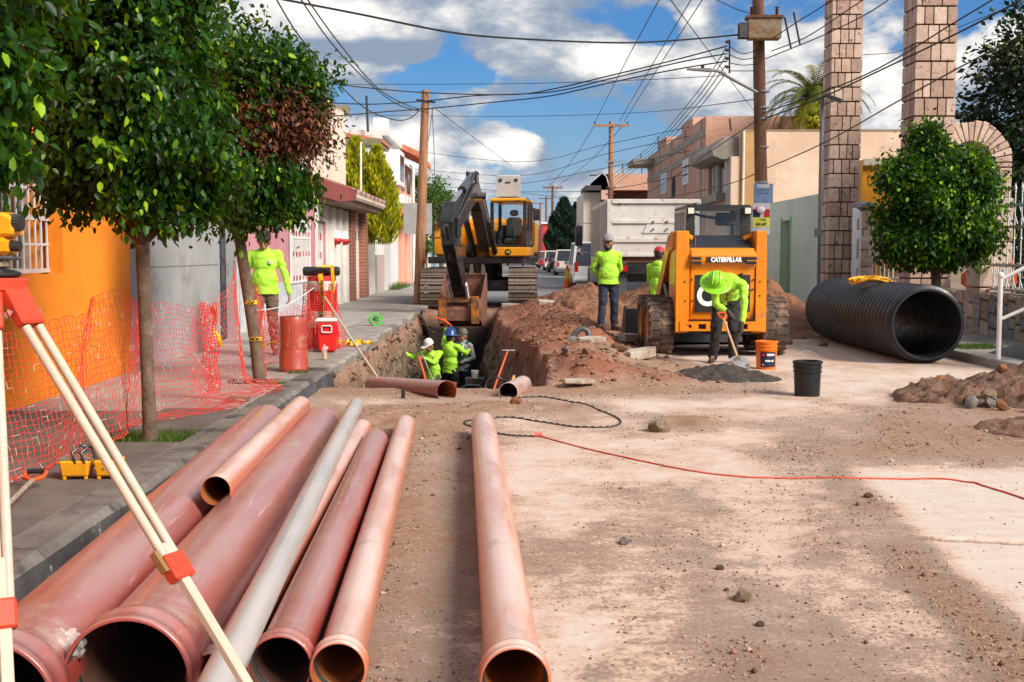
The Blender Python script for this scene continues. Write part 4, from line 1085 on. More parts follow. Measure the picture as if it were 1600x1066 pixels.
# side steel plates of the door
for a, b_ in ((LX(1055.5), LX(1076)), (LX(1180), LX(1196.5))):
    MB().box(a, b_, -.045, -.022, LZ(519), LZ(385), bev=.008).build('side_plate', M_yel, LD)
for px in (1077, 1162.5):
    f_ = MB().box(LX(px), LX(px + 16.5), -.112, -.101, LZ(413), LZ(401.5)).build('air_vent', M_mblack, LD)
    MB().box(LX(px) + .01, LX(px + 16), -.118, -.113, LZ(408), LZ(406.7)).build('slat', M_yel, f_)
MB().box(LX(1101.5), LX(1163), -.112, -.101, LZ(410.5), LZ(401.5)).build('name_plate', M_mblack, LD)
plate = LD.children[-1] if False else None
M_whitep = mat('white print', (.80, .80, .80), rough=.5, rvar=0)
text('CATERPILLAR', .093, M_whitep, LD, (LX(1132), -.113, LZ(406.1)), (pi / 2, 0, 0), bold=.006, sx=.80, depth=.001)
MB().box(LX(1085.5), LX(1171), -.040, -.0305, LZ(487), LZ(429.5)).build('logo_panel', M_mblack, LD)
text('CAT', .42, M_whitep, LD, (LX(1128), -.0415, LZ(463)), (pi / 2, 0, 0), bold=.016, sx=.92, depth=.001)
tri = MB().prism([(-.14, 0), (.14, 0), (0, .13)], -.046, -.043, 'y'); tri.build('yellow_triangle', M_yel, LD, loc=(LX(1129), 0, LZ(474.5)))
# chips / scratches on the paint are geometry-free wear; small bolts:
for px, py in ((1069, 440), (1070, 470), (1186, 440), (1186, 462), (1080, 437), (1176, 437), (1081, 470), (1175, 452)):
    MB().lathe([(0, -.052), (.014, -.052), (.014, -.03), (0, -.03)], n=8, axis='y', c=(LX(px), 0, LZ(py))).build('bolt', M_mblack, LD)
# cab
cy = .55
s2 = 1850 / (LY + cy)
CX = lambda px: (px - 800) / s2 - 3.10
CZ = lambda py: CAMH + (396 - py) / s2
fr = MB(); wall_cells(fr, 'y', cy, .07, CX(1071), CX(1171), CZ(392), CZ(321), [(CX(1084), CX(1155), CZ(368), CZ(330))])
fr.build('rear_frame', M_mblack, LD)
MB().box(CX(1084), CX(1155), cy + .02, cy + .028, CZ(368), CZ(330)).build('rear_window', M_cglass, LD)
MB().box(CX(1071), CX(1171), cy + .071, cy + 1.35, CZ(326), CZ(320.5), bev=.02).build('cab_roof', M_mblack, LD)
for a in (CX(1071), CX(1167)):
    sd_ = MB(); wall_cells(sd_, 'x', a, .05, cy + .072, cy + 1.34, 1.3, CZ(326) - .001, [(cy + .2 + k * .27, cy + .42 + k * .27, 1.45, CZ(331)) for k in range(4)])
    sd_.build('side_guard', mat('pale louvre', (.60, .58, .55), rough=.6) if a < 0 else M_mblack, LD)
fg = MB().box(CX(1074), CX(1077), cy + 1.25, cy + 1.30, 1.0, CZ(326) - .001).box(CX(1163), CX(1167), cy + 1.25, cy + 1.30, 1.0, CZ(326) - .001); fg.build('front_post', M_mblack, LD)
st_ = MB().box(-.22, .22, cy + .55, cy + .7, 1.1, 1.7, bev=.05).build('seat_back', M_mblack, LD)
MB().box(.10, .42, cy + .5, cy + .56, CZ(352), CZ(331), bev=.04).build('sun_visor', mat('visor grey', (.12, .13, .15), rough=.5), LD)
MB().tube([(-.35, cy + .3, CZ(331)), (-.1, cy + .35, CZ(338)), (.2, cy + .3, CZ(342))], .022, n=8).build('hose', M_mblack, LD)
for px in (1076, 1164):
    l_ = MB().box(CX(px - 6), CX(px + 7), cy - .12, cy - .001, CZ(337), CZ(324), bev=.015).build('work_lamp', M_mblack, LD)
    MB().box(CX(px - 4), CX(px + 5), cy - .128, cy - .121, CZ(335), CZ(326), bev=.003).build('lens', M_lens, l_)
MB().sphere((CX(1089), cy + .2, CZ(320)), .06, 10, 6, sc=(1, 1, .6)).build('beacon', M_mblack, LD, smooth=60)
# dark slanted cover under the window with orange brackets
MB().prism([(.10, LZ(389)), (.10, LZ(385)), (cy - .02, CZ(372)), (cy - .02, CZ(392))], LX(1078), LX(1176), 'x').build('engine_cover', mat('cover blue black', (.03, .035, .05), rough=.45), LD)
MB().cyl((LX(1086), .12, LZ(390)), (LX(1087), .16, LZ(371)), .03, n=10).build('exhaust_pipe', M_mblack, LD, smooth=40)
for a, b_, c_ in ((1076, 1086, 1), (1168, 1180, -1)):
    MB().bar((LX(a if c_ > 0 else b_), .3, LZ(367)), (LX(b_ if c_ > 0 else a), .35, LZ(372)), .05, .06).build('bracket', M_yel, LD)
# loader bucket in front (far side)
bk_ = [(2.35, .05), (2.35, .62), (2.42, .62), (2.45, .12), (3.15, .06), (3.15, .02)]
MB().prism(bk_, -1.16, 1.16, 'x').build('front_bucket', M_mgrey, LD)
for a in (-1.19, 1.161): MB().prism([(2.33, .03), (2.33, .66), (2.6, .66), (3.15, .1), (3.15, .03)], a, a + .028, 'x').build('bucket_side', M_mgrey, LD)

# ------------------------------------------------------------------ DUMP TRUCK
TX0, TX1, TY = 2.53, 4.98, 31.6
TR = thing('dump_truck', 'white dump truck with a worn ribbed tailgate parked by the dirt pile', 'truck', (TX0, TY, 0.035))
s3 = 1850 / TY; TZ = lambda py: CAMH + (396 - py) / s3 - .035
w_ = TX1 - TX0
zt_, zb_ = TZ(312), TZ(401)
tg = MB().box(.12, w_ - .12, 0.02, .08, zb_ + .05, zt_ - .1).build('tailgate', M_wworn, TR)
for py0_, py1_, d in ((312, 319, .06), (344, 350, .05), (372, 379, .05), (396, 401.5, .04)):
    MB().box(.121, w_ - .121, 0.019 - d, .019, TZ(py1_), TZ(py0_), bev=.012).build('rib', M_wworn, tg)
MB().prism([(.95, zb_ + .62), (1.15, zb_ + 1.05), (1.65, zb_ + 1.05), (1.85, zb_ + .62)], -.010, .018, 'y').build('centre_plate', M_wworn, tg)
for bx_ in (1.22, 1.58):
    for bz in (.72, .92): MB().lathe([(0, -.06), (.03, -.06), (.03, -.036), (0, -.036)], n=8, axis='y', c=(bx_, 0, zb_ + bz)).build('bolt', M_rust, tg)
for a in (0, w_ - .12):
    MB().box(a, a + .12, -.02, .16, zb_ - .1, zt_, bev=.015).build('corner_post', M_wworn, TR)
for a in (0.0, w_ - .06):
    sd_ = MB().box(a + .03, a + .06, .161, 6.0, zb_, zt_ - .1)
    so_ = sd_.build('side_panel', M_wworn, TR)
    MB().box(a - .03 if a == 0 else a + .061, a + .029 if a == 0 else a + .12, .161, 6.0, zt_ - .12, zt_, ).build('top_rail', M_wworn, TR)
    for k in range(9):
        yq = .35 + k * .66
        MB().box(a - .05 if a == 0 else a + .062, a + .029 if a == 0 else a + .11, yq, yq + .14, zb_, zt_ - .121, bev=.01).build('side_rib', M_wworn, so_)
MB().box(.1, w_ - .1, .1, 6.0, zb_ - .16, zb_).build('bed_floor', M_rust, TR)
MB().box(.1, w_ - .1, 5.9, 6.0, zb_, zt_ + .1).build('headboard', M_wworn, TR)
MB().prism([(.1, zb_ + .0), (5.9, zb_), (5.9, zt_ - .25), (3, zt_ + .02), (1.2, zt_ - .3), (.1, zb_ + .7)], .1, w_ - .15, 'x').build('load', mat('dirt load', (.30, .13, .08), rough=.95, bump=.03, c2=(.2, .09, .05)), TR)
MB().box(.55, w_ - .55, .3, 8.2, .75, zb_ - .161).box(.1, w_ - .1, -.05, .05, zb_ - .45, zb_ - .18).build('chassis', M_mblack, TR)
for a, b_ in ((.05, .55), (w_ - .55, w_ - .05)):
    MB().box(a, b_, .1, .14, .35, 1.15).build('mud_flap', M_mgrey, TR)
for px_ in (.35, w_ - .35):
    l_ = MB().box(px_ - .18, px_ + .18, -.12, -.051, zb_ - .4, zb_ - .24, bev=.01).build('tail_lamp', M_redl, TR)
for yy_ in (1.25, 2.55, 7.2):
    for sx in (.23, w_ - .23):
        tt = tyre('wheel', TR, sx, yy_, .50, .50, .30 if yy_ > 6 else .44, M_wworn, nl=18, m=M_rubber)
for a, b_ in ((-.02, .5), (w_ - .5, w_ + .02)):
    MB().lathe([(.62, a), (.62, b_), (.60, b_), (.60, a)], n=16, axis='x', a0=.15 * pi, a1=.95 * pi, c=(0, 1.25, .5)).build('fender', M_wworn, TR)
    MB().lathe([(.62, a), (.62, b_), (.60, b_), (.60, a)], n=16, axis='x', a0=.05 * pi, a1=.95 * pi, c=(0, 7.2, .5)).build('fender', M_wworn, TR)
MB().box(.12, w_ - .12, 6.15, 8.2, .95, 2.75, bev=.12).build('cab', M_wworn, TR)
MB().box(.11, .119, 6.6, 7.7, 1.75, 2.5).build('side_window', M_glass, TR)
MB().box(.25, w_ - .25, 8.2, 9.2, .7, 1.7, bev=.15).build('hood', M_wworn, TR)
ma = MB().tube([(.1, 7.6, 2.5), (-.35, 7.4, 2.5), (-.35, 7.4, 1.6), (.1, 7.6, 1.5)], .02, n=6).build('mirror_arm', M_chrome, TR)
MB().box(-.46, -.22, 7.36, 7.43, 1.75, 2.42, bev=.02).build('mirror', M_mblack, ma)
MB().sphere((-.30, 7.38, 1.55), .13, 10, 8, sc=(1, .5, 1)).build('round_mirror', M_chrome, ma, smooth=60)

# ------------------------------------------------------------------ CARS parked along the street (rear towards the camera)
def car(name, label, cat, x, y, kind, colr, width=1.78, group='cars parked along the street'):
    t_ = thing(name, label, cat, (x, y, .035), group=group)
    cm = mat('car paint %.2f %.2f %.2f' % colr, colr, rough=.25, coat=.6, c2=tuple(q * .93 for q in colr), scale=1)
    W_ = width; hw = W_ / 2
    if kind == 'pickup': Lh, zr, L_ = 1.0, 1.72, 5.2
    elif kind == 'suv': Lh, zr, L_ = .98, 1.70, 4.6
    elif kind == 'van': Lh, zr, L_ = 1.0, 1.95, 4.9
    else: Lh, zr, L_ = .88, 1.43, 4.3
    # lower body: cross sections along the length
    def sec(yy, half, z0, z1, tuck=.06):
        return [(-half + .03, yy, z0), (-half, yy, z0 + .18), (-half, yy, z1 - .25), (-half + tuck, yy, z1), (half - tuck, yy, z1), (half, yy, z1 - .25), (half, yy, z0 + .18), (half - .03, yy, z0)]
    b = MB(); b.loft([sec(0, hw - .10, .34, Lh - .05), sec(.12, hw - .02, .27, Lh), sec(L_ * .3, hw, .25, Lh + .02), sec(L_ * .68, hw, .25, Lh + .02), sec(L_ * .74, hw, .25, Lh - .02), sec(L_ * .93, hw - .06, .27, Lh - .15), sec(L_, hw - .2, .34, Lh - .25)])
    b.build('body', cm, t_, smooth=35)
    a0, a1 = {'pickup': (1.75, 3.7), 'suv': (.10, 3.3), 'van': (.06, 3.9), 'car': (.75, 3.1)}[kind]
    rk = {'pickup': .12, 'suv': .28, 'van': .18, 'car': .65}[kind]
    tw = .17
    bot = [(-hw + .06, a0, Lh), (hw - .06, a0, Lh), (hw - .06, a1, Lh), (-hw + .06, a1, Lh)]
    top = [(-hw + tw, a0 + rk, zr), (hw - tw, a0 + rk, zr), (hw - tw, a1 - .75, zr), (-hw + tw, a1 - .75, zr)]
    g_ = MB().loft([bot, top]).build('cabin_glass', M_glass, t_, bevel=.02)
    r_ = MB().loft([[(p[0] * 1.01, p[1] - .01 if p[1] < 2 else p[1] + .01, zr - .03) for p in top], [(p[0] * .97, p[1], zr + .05) for p in top]]).build('roof', cm, t_, bevel=.015)
    pl = MB()
    for sx in (-1, 1):
        for (ya, yb_) in ((a0, a0 + rk), (a1, a1 - .75)):
            pl.bar((sx * (hw - .055), ya, Lh), (sx * (hw - tw + .005), yb_, zr), .07, .10)
        pl.bar((sx * (hw - .052), (a0 + a1) / 2, Lh), (sx * (hw - tw + .008), (a0 + a1) / 2 - .1, zr), .03, .08)
    pl.build('window_pillars', cm, t_)
    if kind == 'pickup':
        MB().box(-hw + .12, hw - .12, .12, 1.7, Lh + .021, Lh + .03).build('bed_cover', M_mblack, t_)
        MB().box(-hw + .12, hw - .12, -.012, .02, .56, Lh - .02, bev=.01).build('tailgate', cm, t_)
        MB().box(-.1, .1, -.02, -.013, Lh - .12, Lh - .06).build('tailgate_handle', M_mblack, t_)
    MB().box(-hw + .04, hw - .04, -.12, .06, .36, .52, bev=.03).build('rear_bumper', M_chrome if kind == 'pickup' else cm, t_, label=None)
    MB().box(-.2, .2, -.13, -.121, .40, .50).build('number_plate', M_white, t_)
    for sx in (-1, 1):
        x0_ = sx * (hw - .16)
        z0_, z1_ = (.62, Lh - .08) if kind in ('pickup', 'car') else (.75, 1.25 if kind != 'van' else 1.4)
        MB().box(x0_ - .07, x0_ + .07, -.02, .10, z0_, min(z1_, Lh + .15), bev=.01).build('tail_lamp', M_redl, t_)
        MB().box(sx * (hw + .02), sx * (hw + .19), a1 - .7, a1 - .58, Lh + .02, Lh + .18, bev=.02).build('side_mirror', cm, t_)
    for yy in (.95, L_ - .95):
        for sx in (-1, 1):
            wh = MB().lathe([(.20, -.1), (.30, -.11), (.34, -.08), (.34, .08), (.30, .11), (.20, .1)], n=18, axis='x').build('tyre', M_rubber, t_, smooth=40, loc=(sx * (hw - .09), yy, .34))
            MB().lathe([(0, -.07), (.1, -.09), (.21, -.1), (.21, .1), (.1, .09), (0, .07)], n=14, axis='x').build('rim', M_steel, wh, smooth=40)
    return t_
car('pickup_truck', 'beige pickup truck seen from behind, nearest of the parked row', 'pickup truck', 3.85, 80, 'pickup', (.60, .56, .48), 1.78)
car('parked_van', 'white van parked just ahead of the dump truck', 'van', 3.45, 49.5, 'van', (.74, .73, .71), 1.85)
car('parked_car', 'dark blue black car parked between the beige pickup and a white one', 'car', 3.75, 94, 'car', (.02, .022, .03), 1.72)
car('parked_car', 'white utility vehicle parked in front of the dark car', 'car', 3.70, 103, 'suv', (.72, .71, .69), 1.8)
car('parked_car', 'small red car parked far down the street', 'car', 3.55, 120, 'car', (.40, .02, .03), 1.7)
car('parked_car', 'white car parked beyond the small red one', 'car', 3.6, 131, 'suv', (.70, .70, .70), 1.78)
car('parked_car', 'silver grey car parked second to last in the row', 'car', 3.5, 150, 'car', (.40, .41, .43), 1.75)
car('parked_car', 'pale car parked farthest in the row at the end of the street', 'car', 3.5, 172, 'suv', (.62, .63, .65), 1.75)
cn = thing('warning_cone', 'tall yellow and orange warning post standing by the white van', 'cone', (2.45, 52.5, .04))
MB().lathe([(.26, 0), (.26, .05), (.17, .06), (.05, 1.0), (.0, 1.0)], n=12).build('cone', mat('cone orange', (.80, .16, .01), rough=.5), cn, smooth=40)
MB().lathe([(.13, .4), (.10, .75)], n=12).build('band', mat('cone yellow', (.75, .55, .03), rough=.5), cn, smooth=40)
dk = thing('dark_lorry', 'dark box lorry far down the street behind the excavator cab', 'lorry', (-.7, 140, .03))
MB().box(0, 2.2, 0, 6, .7, 3.3, bev=.05).build('box_body', mat('lorry dark', (.03, .035, .05), rough=.5), dk)
for sx in (.2, 2.0):
    for yy in (1, 5): MB().lathe([(0, -.12), (.45, -.12), (.45, .12), (0, .12)], n=14, axis='x', c=(sx, yy, .45)).build('wheel', M_rubber, dk)
# ================================================================== PEOPLE
from mathutils import noise as mnoise
M_skin = mat('skin', (.36, .17, .10), c2=(.30, .13, .075), scale=14, rough=.55, subs=.05)
M_skind = mat('dark tanned skin', (.30, .135, .08), c2=(.25, .11, .065), scale=14, rough=.55, subs=.05)
M_hiviz = mat('high visibility green cloth', (.40, .78, .05), c2=(.33, .68, .04), scale=3, rough=.8, dirt=(.30, .45, .08), dlo=.56, dhi=.78, dscale=5, bump=.002, bscale=300)
M_jean = mat('dark jeans', (.018, .025, .05), c2=(.035, .045, .075), scale=5, rough=.9, bump=.002, bscale=200, dirt=(.09, .075, .065), dlo=.55, dhi=.8, dscale=4)
M_blackcl = mat('black work trousers', (.014, .014, .017), c2=(.03, .028, .028), scale=5, rough=.9, dirt=(.07, .055, .045), dlo=.55, dhi=.8, dscale=5)
M_khaki = mat('khaki trousers', (.17, .125, .085), c2=(.12, .085, .06), scale=4, rough=.9)
M_boot = mat('dusty boot', (.035, .03, .026), c2=(.08, .06, .045), scale=8, rough=.8, dirt=(.22, .16, .11), dlo=.5, dhi=.7, dscale=6)
M_hair = mat('black hair', (.018, .013, .010), rough=.6, bump=.004, bscale=90)
M_eye = mat('eye white', (.6, .58, .55), rough=.3, rvar=0)
M_glove = mat('dark glove', (.02, .02, .024), c2=(.05, .045, .04), rough=.8)
M_greycl = mat('grey shirt', (.36, .37, .39), c2=(.28, .29, .31), scale=4, rough=.85)
M_vest = mat('green vest', (.012, .16, .085), c2=(.01, .12, .065), scale=4, rough=.8)
M_reflect = mat('reflective band', (.62, .66, .60), rough=.35)

def caps(b, p0, p1, r0, r1=None, n=12):
    r1 = r0 if r1 is None else r1; p0, p1 = V(p0), V(p1); d = (p1 - p0)
    L_ = d.length; t = d.normalized() if L_ > 1e-6 else V((0, 0, 1))
    pts = []; rs = []
    for k in range(4): a = pi / 2 * (1 - k / 4); pts.append(p0 - t * r0 * sin(a)); rs.append(max(.0008, r0 * cos(a)))
    pts.append(p0); rs.append(r0)
    m = max(1, int(L_ / .12))
    for k in range(1, m + 1): pts.append(p0.lerp(p1, k / m)); rs.append(r0 + (r1 - r0) * k / m)
    for k in range(1, 5): a = pi / 2 * k / 4; pts.append(p1 + t * r1 * sin(a)); rs.append(max(.0008, r1 * cos(a)))
    b.tube(pts, rs, n=n)
def ell(b, c, r, rot=(0, 0, 0), n=16):
    o = b.xf; M = Matrix.Translation(V(c)) @ Euler(rot).to_matrix().to_4x4() @ Matrix.Diagonal((*r, 1))
    b.xf = (o @ M) if o is not None else M; b.sphere((0, 0, 0), 1.0, n, 10); b.xf = o
def remesh(b, name, m, parent, voxel, smooth_it=2, wr=0.0, wsc=9.0, label=None, seed=0, taut=None):
    me = bpy.data.meshes.new('tmp'); me.from_pydata(b.v, [], b.f)
    bm = bmesh.new(); bm.from_mesh(me); bmesh.ops.recalc_face_normals(bm, faces=bm.faces); bm.to_mesh(me); bm.free()
    o = bpy.data.objects.new('tmp', me); COL.objects.link(o)
    md = o.modifiers.new('r', 'REMESH'); md.mode = 'VOXEL'; md.voxel_size = voxel; md.use_smooth_shade = True
    if smooth_it: s_ = o.modifiers.new('s', 'SMOOTH'); s_.factor = .5; s_.iterations = smooth_it
    dg = bpy.context.evaluated_depsgraph_get(); out = bpy.data.meshes.new_from_object(o.evaluated_get(dg))
    bpy.data.objects.remove(o); bpy.data.meshes.remove(me)
    if wr:
        n_ = len(out.vertices); co = np.empty(n_ * 3, np.float32); out.vertices.foreach_get('co', co); co = co.reshape(-1, 3)
        nm = np.array([v_.normal[:] for v_ in out.vertices], dtype=np.float32)
        dsp = np.array([mnoise.turbulence(V((p[0] * wsc + seed, p[1] * wsc, p[2] * wsc * .75)), 3, True) for p in co.tolist()])
        dsp2 = np.array([mnoise.noise(V((p[0] * wsc * .6 + seed + 9, p[1] * wsc * .6, (p[2] + .45 * abs(p[0])) * wsc * 2.6))) for p in co.tolist()])
        co = co + nm * ((dsp - .45) * wr + dsp2 * wr * .6)[:, None]
        out.vertices.foreach_set('co', co.ravel()); out.update()
    out.name = name; out.materials.clear(); out.materials.append(m); out.shade_smooth()
    return link(name, out, parent, label)
def hand(b, wrist, d, pal, curl=.5, sgn=1):
    """wrist pos, direction to fingers d, palm normal pal"""
    d = V(d).normalized(); pal = V(pal); pal = (pal - d * pal.dot(d)).normalized(); s_ = d.cross(pal) * sgn
    wv = V(wrist)
    for k in range(3): caps(b, wv + s_ * (k - 1) * .020, wv + d * .085 + s_ * (k - 1) * .026, .014, .013, 8)
    for k, L_ in enumerate((.066, .076, .070, .054)):
        p = wv + d * .088 + s_ * (k - 1.5) * .0225; dd = d; seg = L_ / 3
        for j in range(3):
            dd = (dd * cos(curl * .8) + pal * sin(curl * .8)).normalized(); q = p + dd * seg * 1.05
            caps(b, p, q, .0098 - j * .0008, .0092 - j * .0008, 8); p = q
    p = wv + d * .030 - s_ * .030; q = p + (d * .6 - s_ * .75 + pal * .3).normalized() * .036; caps(b, p, q, .013, .011, 8)
    r_ = q + (d * .85 - s_ * .1 + pal * .5).normalized() * .032; caps(b, q, r_, .0105, .0095, 8)

def person(label, loc, rz, J, shirt=None, pants=None, skin=None, boots=None, belly=.0, height=1.72, hd=None, hat=None, hair='short', beard=False, gloves=False, group=None,
           curl=.5, name='person', vest=False, seed=0, extra=None, hood=False):
    D = dict(pelvis=(0, 0, .93), waist=(0, 0, 1.05), chest=(0, .0, 1.28), neck=(0, .01, 1.47), head=(0, -.015, 1.60), look=(0, -1, 0), up=(0, 0, 1),
             shL=(-.185, .01, 1.40), shR=(.185, .01, 1.40), elL=(-.25, .02, 1.13), elR=(.25, .02, 1.13), wrL=(-.27, -.05, .88), wrR=(.27, -.05, .88),
             hipL=(-.09, 0, .90), hipR=(.09, 0, .90), knL=(-.11, -.02, .50), knR=(.11, -.02, .50), anL=(-.12, .03, .09), anR=(.12, .03, .09), toeL=(-.15, -.17, .035), toeR=(.15, -.17, .035),
             haL=None, haR=None, paL=(1, 0, 0), paR=(-1, 0, 0))
    D.update(J); D = {k: (V(v_) if v_ is not None else None) for k, v_ in D.items()}
    root = thing(name, label, 'person', loc, rz, group=group)
    k_ = height / 1.72; root.scale = (k_, k_, k_)
    sk = skin or M_skin; sh = shirt or M_hiviz; pt = pants or M_jean
    # skin body: one continuous surface
    b = MB(); h = D['head']; lk = D['look'].normalized(); up = D['up']; up = (up - lk * up.dot(lk)).normalized(); rt = lk.cross(up)
    RM = Matrix((rt, -lk, up)).transposed().to_4x4() @ Matrix.Scale(1.09, 4)     # local x=right, -y=look, z=up
    b.xf = Matrix.Translation(h) @ RM
    ell(b, (0, .012, .018), (.077, .096, .108)); ell(b, (0, -.028, -.045), (.058, .062, .072)); ell(b, (0, -.065, -.085), (.028, .026, .022))
    caps(b, (0, -.092, .012), (0, -.112, -.022), .010, .015, 8); ell(b, (0, -.112, -.028), (.016, .012, .009))
    ell(b, (0, -.094, .028), (.052, .014, .009)); ell(b, (0, -.098, -.058), (.022, .010, .008))
    for s_ in (-1, 1): ell(b, (s_ * .079, .012, -.008), (.011, .020, .032)); ell(b, (s_ * .042, -.068, -.022), (.022, .020, .018))
    b.xf = None
    caps(b, D['neck'] - V((0, 0, .03)), h + RM.to_3x3() @ V((0, .02, -.05)), .056, .050)
    ax = (D['neck'] - D['pelvis']).normalized(); rx_ = (atan2(-ax.y, ax.z), 0, 0)
    ell(b, D['chest'], (.13, .08, .17), rx_); caps(b, D['chest'], D['pelvis'], .08, .09); caps(b, D['chest'] + ax * .08, D['neck'], .07, .05)
    for s_ in 'LR':
        caps(b, D['sh' + s_], D['el' + s_], .040, .034); caps(b, D['el' + s_], D['wr' + s_], .034, .023)
        caps(b, D['hip' + s_], D['kn' + s_], .070, .048); caps(b, D['kn' + s_], D['an' + s_], .046, .034); caps(b, D['an' + s_], D['toe' + s_], .035, .028)
        fd = D['ha' + s_] if D['ha' + s_] is not None else (D['wr' + s_] - D['el' + s_])
        hand(b, D['wr' + s_], fd, D['pa' + s_], curl, 1 if s_ == 'L' else -1)
    remesh(b, 'body', sk, root, .0075, 1)
    Q = Matrix.Translation(h) @ RM
    def hp(p): return Q @ V(p)
    for s_ in (-1, 1):
        e = MB(); e.sphere(hp((s_ * .031, -.0815, -.002)), .0072, 8, 6); eo = e.build('eye', M_eye, root, smooth=60)
        e = MB(); e.sphere(hp((s_ * .031, -.0868, -.002)), .0042, 8, 6); e.build('pupil', M_hair, eo, smooth=60)
        br_ = MB(); br_.bar(hp((s_ * .014, -.099, .026)), hp((s_ * .052, -.085, .024)), .008, .008); br_.build('eyebrow', M_hair, root)
    MB().bar(hp((-.020, -.1055, -.058)), hp((.020, -.1055, -.058)), .006, .005).build('mouth', mat('lips', (.20, .06, .05)), root)
    if beard:
        b = MB(); b.xf = Q; ell(b, (0, -.052, -.082), (.056, .046, .042)); ell(b, (0, -.102, -.045), (.030, .008, .007)); 
        for s_ in (-1, 1): ell(b, (s_ * .056, -.02, -.055), (.016, .035, .045))
        remesh(b, 'beard', M_hair, root, .009, 1, wr=.004, wsc=60)
    if hair == 'bowl':
        b = MB(); b.xf = Q; ell(b, (0, .022, .045), (.094, .105, .100)); ell(b, (0, .055, -.01), (.088, .065, .10)); ell(b, (0, -.06, .052), (.080, .050, .030))
        remesh(b, 'hair', M_hair, root, .010, 1, wr=.006, wsc=40)
    elif hair:
        b = MB(); b.xf = Q; ell(b, (0, .030, .036), (.083, .088, .092)); ell(b, (0, .062, -.005), (.072, .045, .075))
        remesh(b, 'hair', M_hair, root, .010, 1, wr=.004, wsc=50)
    if hat:
        kind, hm, bm_ = hat
        b = MB(); b.xf = Q
        if kind == 'cap':
            b.lathe([(.001, .165), (.05, .158), (.085, .125), (.097, .075), (.099, .045)], n=20, c=(0, .012, 0)); ho = b.build('cap', hm, root, smooth=50)
            b = MB(); b.xf = Q; b.loft([[(-.078, -.055, .052), (-.075, -.13, .048), (-.04, -.172, .042), (.04, -.172, .042), (.075, -.13, .048), (.078, -.055, .052)], [(-.078, -.055, .060), (-.075, -.13, .056), (-.04, -.172, .050), (.04, -.172, .050), (.075, -.13, .056), (.078, -.055, .060)]])
            b.build('cap_brim', bm_, ho)
        else:
            b.lathe([(.001, .185), (.055, .178), (.098, .145), (.118, .09), (.124, .045), (.195 if kind == 'full' else .135, .035), (.206 if kind == 'full' else .138, .028), (.120, .030)], n=26, c=(0, .012, 0))
            ho = b.build('hard_hat', hm, root, smooth=50)
            b = MB(); b.xf = Q
            if kind != 'full': b.loft([[(-.09, -.08, .04), (-.05, -.165, .035), (.05, -.165, .035), (.09, -.08, .04)], [(-.09, -.08, .048), (-.05, -.165, .043), (.05, -.165, .043), (.09, -.08, .048)]])
            for x_ in (-.045, 0, .045): b.tube([(x_, -.10, .115), (x_ * .9, -.03, .182), (x_ * .9, .05, .186), (x_, .12, .12)], .008, n=6)
            b.build('hat_ridge', hm, ho, smooth=50)
            for s_ in (-1, 1):
                b = MB(); b.xf = Q; b.sphere((s_ * .118, .012, .075), .013, 8, 6); b.build('hat_socket', M_hair, ho)
    # shirt
    b = MB()
    ct, wa, pe = D['chest'], D['waist'], D['pelvis']
    ax = (D['neck'] - pe).normalized(); tilt = Euler((atan2(-ax.y, ax.z) * 1.0, 0, 0))
    ell(b, ct + ax * .02, (.190, .130, .20), (atan2(-ax.y, ax.z), 0, 0)); ell(b, wa + V((0, -belly * .5, 0)), (.178 + belly * .4, .130 + belly * .6, .20), (atan2(-ax.y, ax.z), 0, 0))
    o_ = b.xf; b.xf = Matrix.Translation(pe) @ Euler((atan2(-ax.y, ax.z) * .6, 0, 0)).to_matrix().to_4x4()
    b.loft([[((.192 + belly * .3 - q * .02) * cos(a), -belly * .25 + (.145 + belly * .3 - q * .02) * sin(a), -.085 + q * .115) for a in np.linspace(0, 2 * pi, 21)[:-1]] for q in range(4)]); b.xf = o_
    caps(b, D['neck'] - ax * .03, ct + ax * .06, .066, .10); caps(b, D['neck'] - ax * .035, D['neck'] + ax * .012, .068, .062)
    for s_ in 'LR':
        caps(b, ct + ax * .09, D['sh' + s_], .092, .066); caps(b, ct - ax * .02, D['sh' + s_].lerp(ct, .25), .085, .07); caps(b, D['sh' + s_], D['el' + s_], .066, .052); 
        wq = D['el' + s_].lerp(D['wr' + s_], .97); caps(b, D['el' + s_], wq, .054, .036)
    if hood: ell(b, D['neck'] + V((0, .06, -.03)), (.10, .05, .075))
    so = remesh(b, 'shirt', sh, root, .012, 4, wr=.015, wsc=8, seed=seed)
    # trousers
    b = MB(); ell(b, pe - V((0, 0, .02)), (.158 + belly * .2, .118 + belly * .2, .13))
    for s_ in 'LR':
        caps(b, D['hip' + s_], D['kn' + s_], .104, .080); a_ = D['an' + s_] + V((0, 0, .01)); caps(b, D['kn' + s_], a_, .078, .070); caps(b, a_, a_ + V((0, -.015, -.015)), .074, .070)
    remesh(b, 'trousers', pt, root, .012, 3, wr=.018, wsc=9, seed=seed + 3)
    for s_ in 'LR':
        b = MB(); a_, tt = D['an' + s_], D['toe' + s_]; fd = (tt - a_); fd.z = 0; fd = fd.normalized()
        caps(b, a_ + V((0, 0, .03)), a_, .052, .050); caps(b, a_ - fd * .02 - V((0, 0, .045)), tt + fd * .02, .044, .040); caps(b, a_ - fd * .035 - V((0, 0, .055)), tt + fd * .025 - V((0, 0, .012)), .036, .036)
        remesh(b, 'boot', boots or M_boot, root, .011, 1)
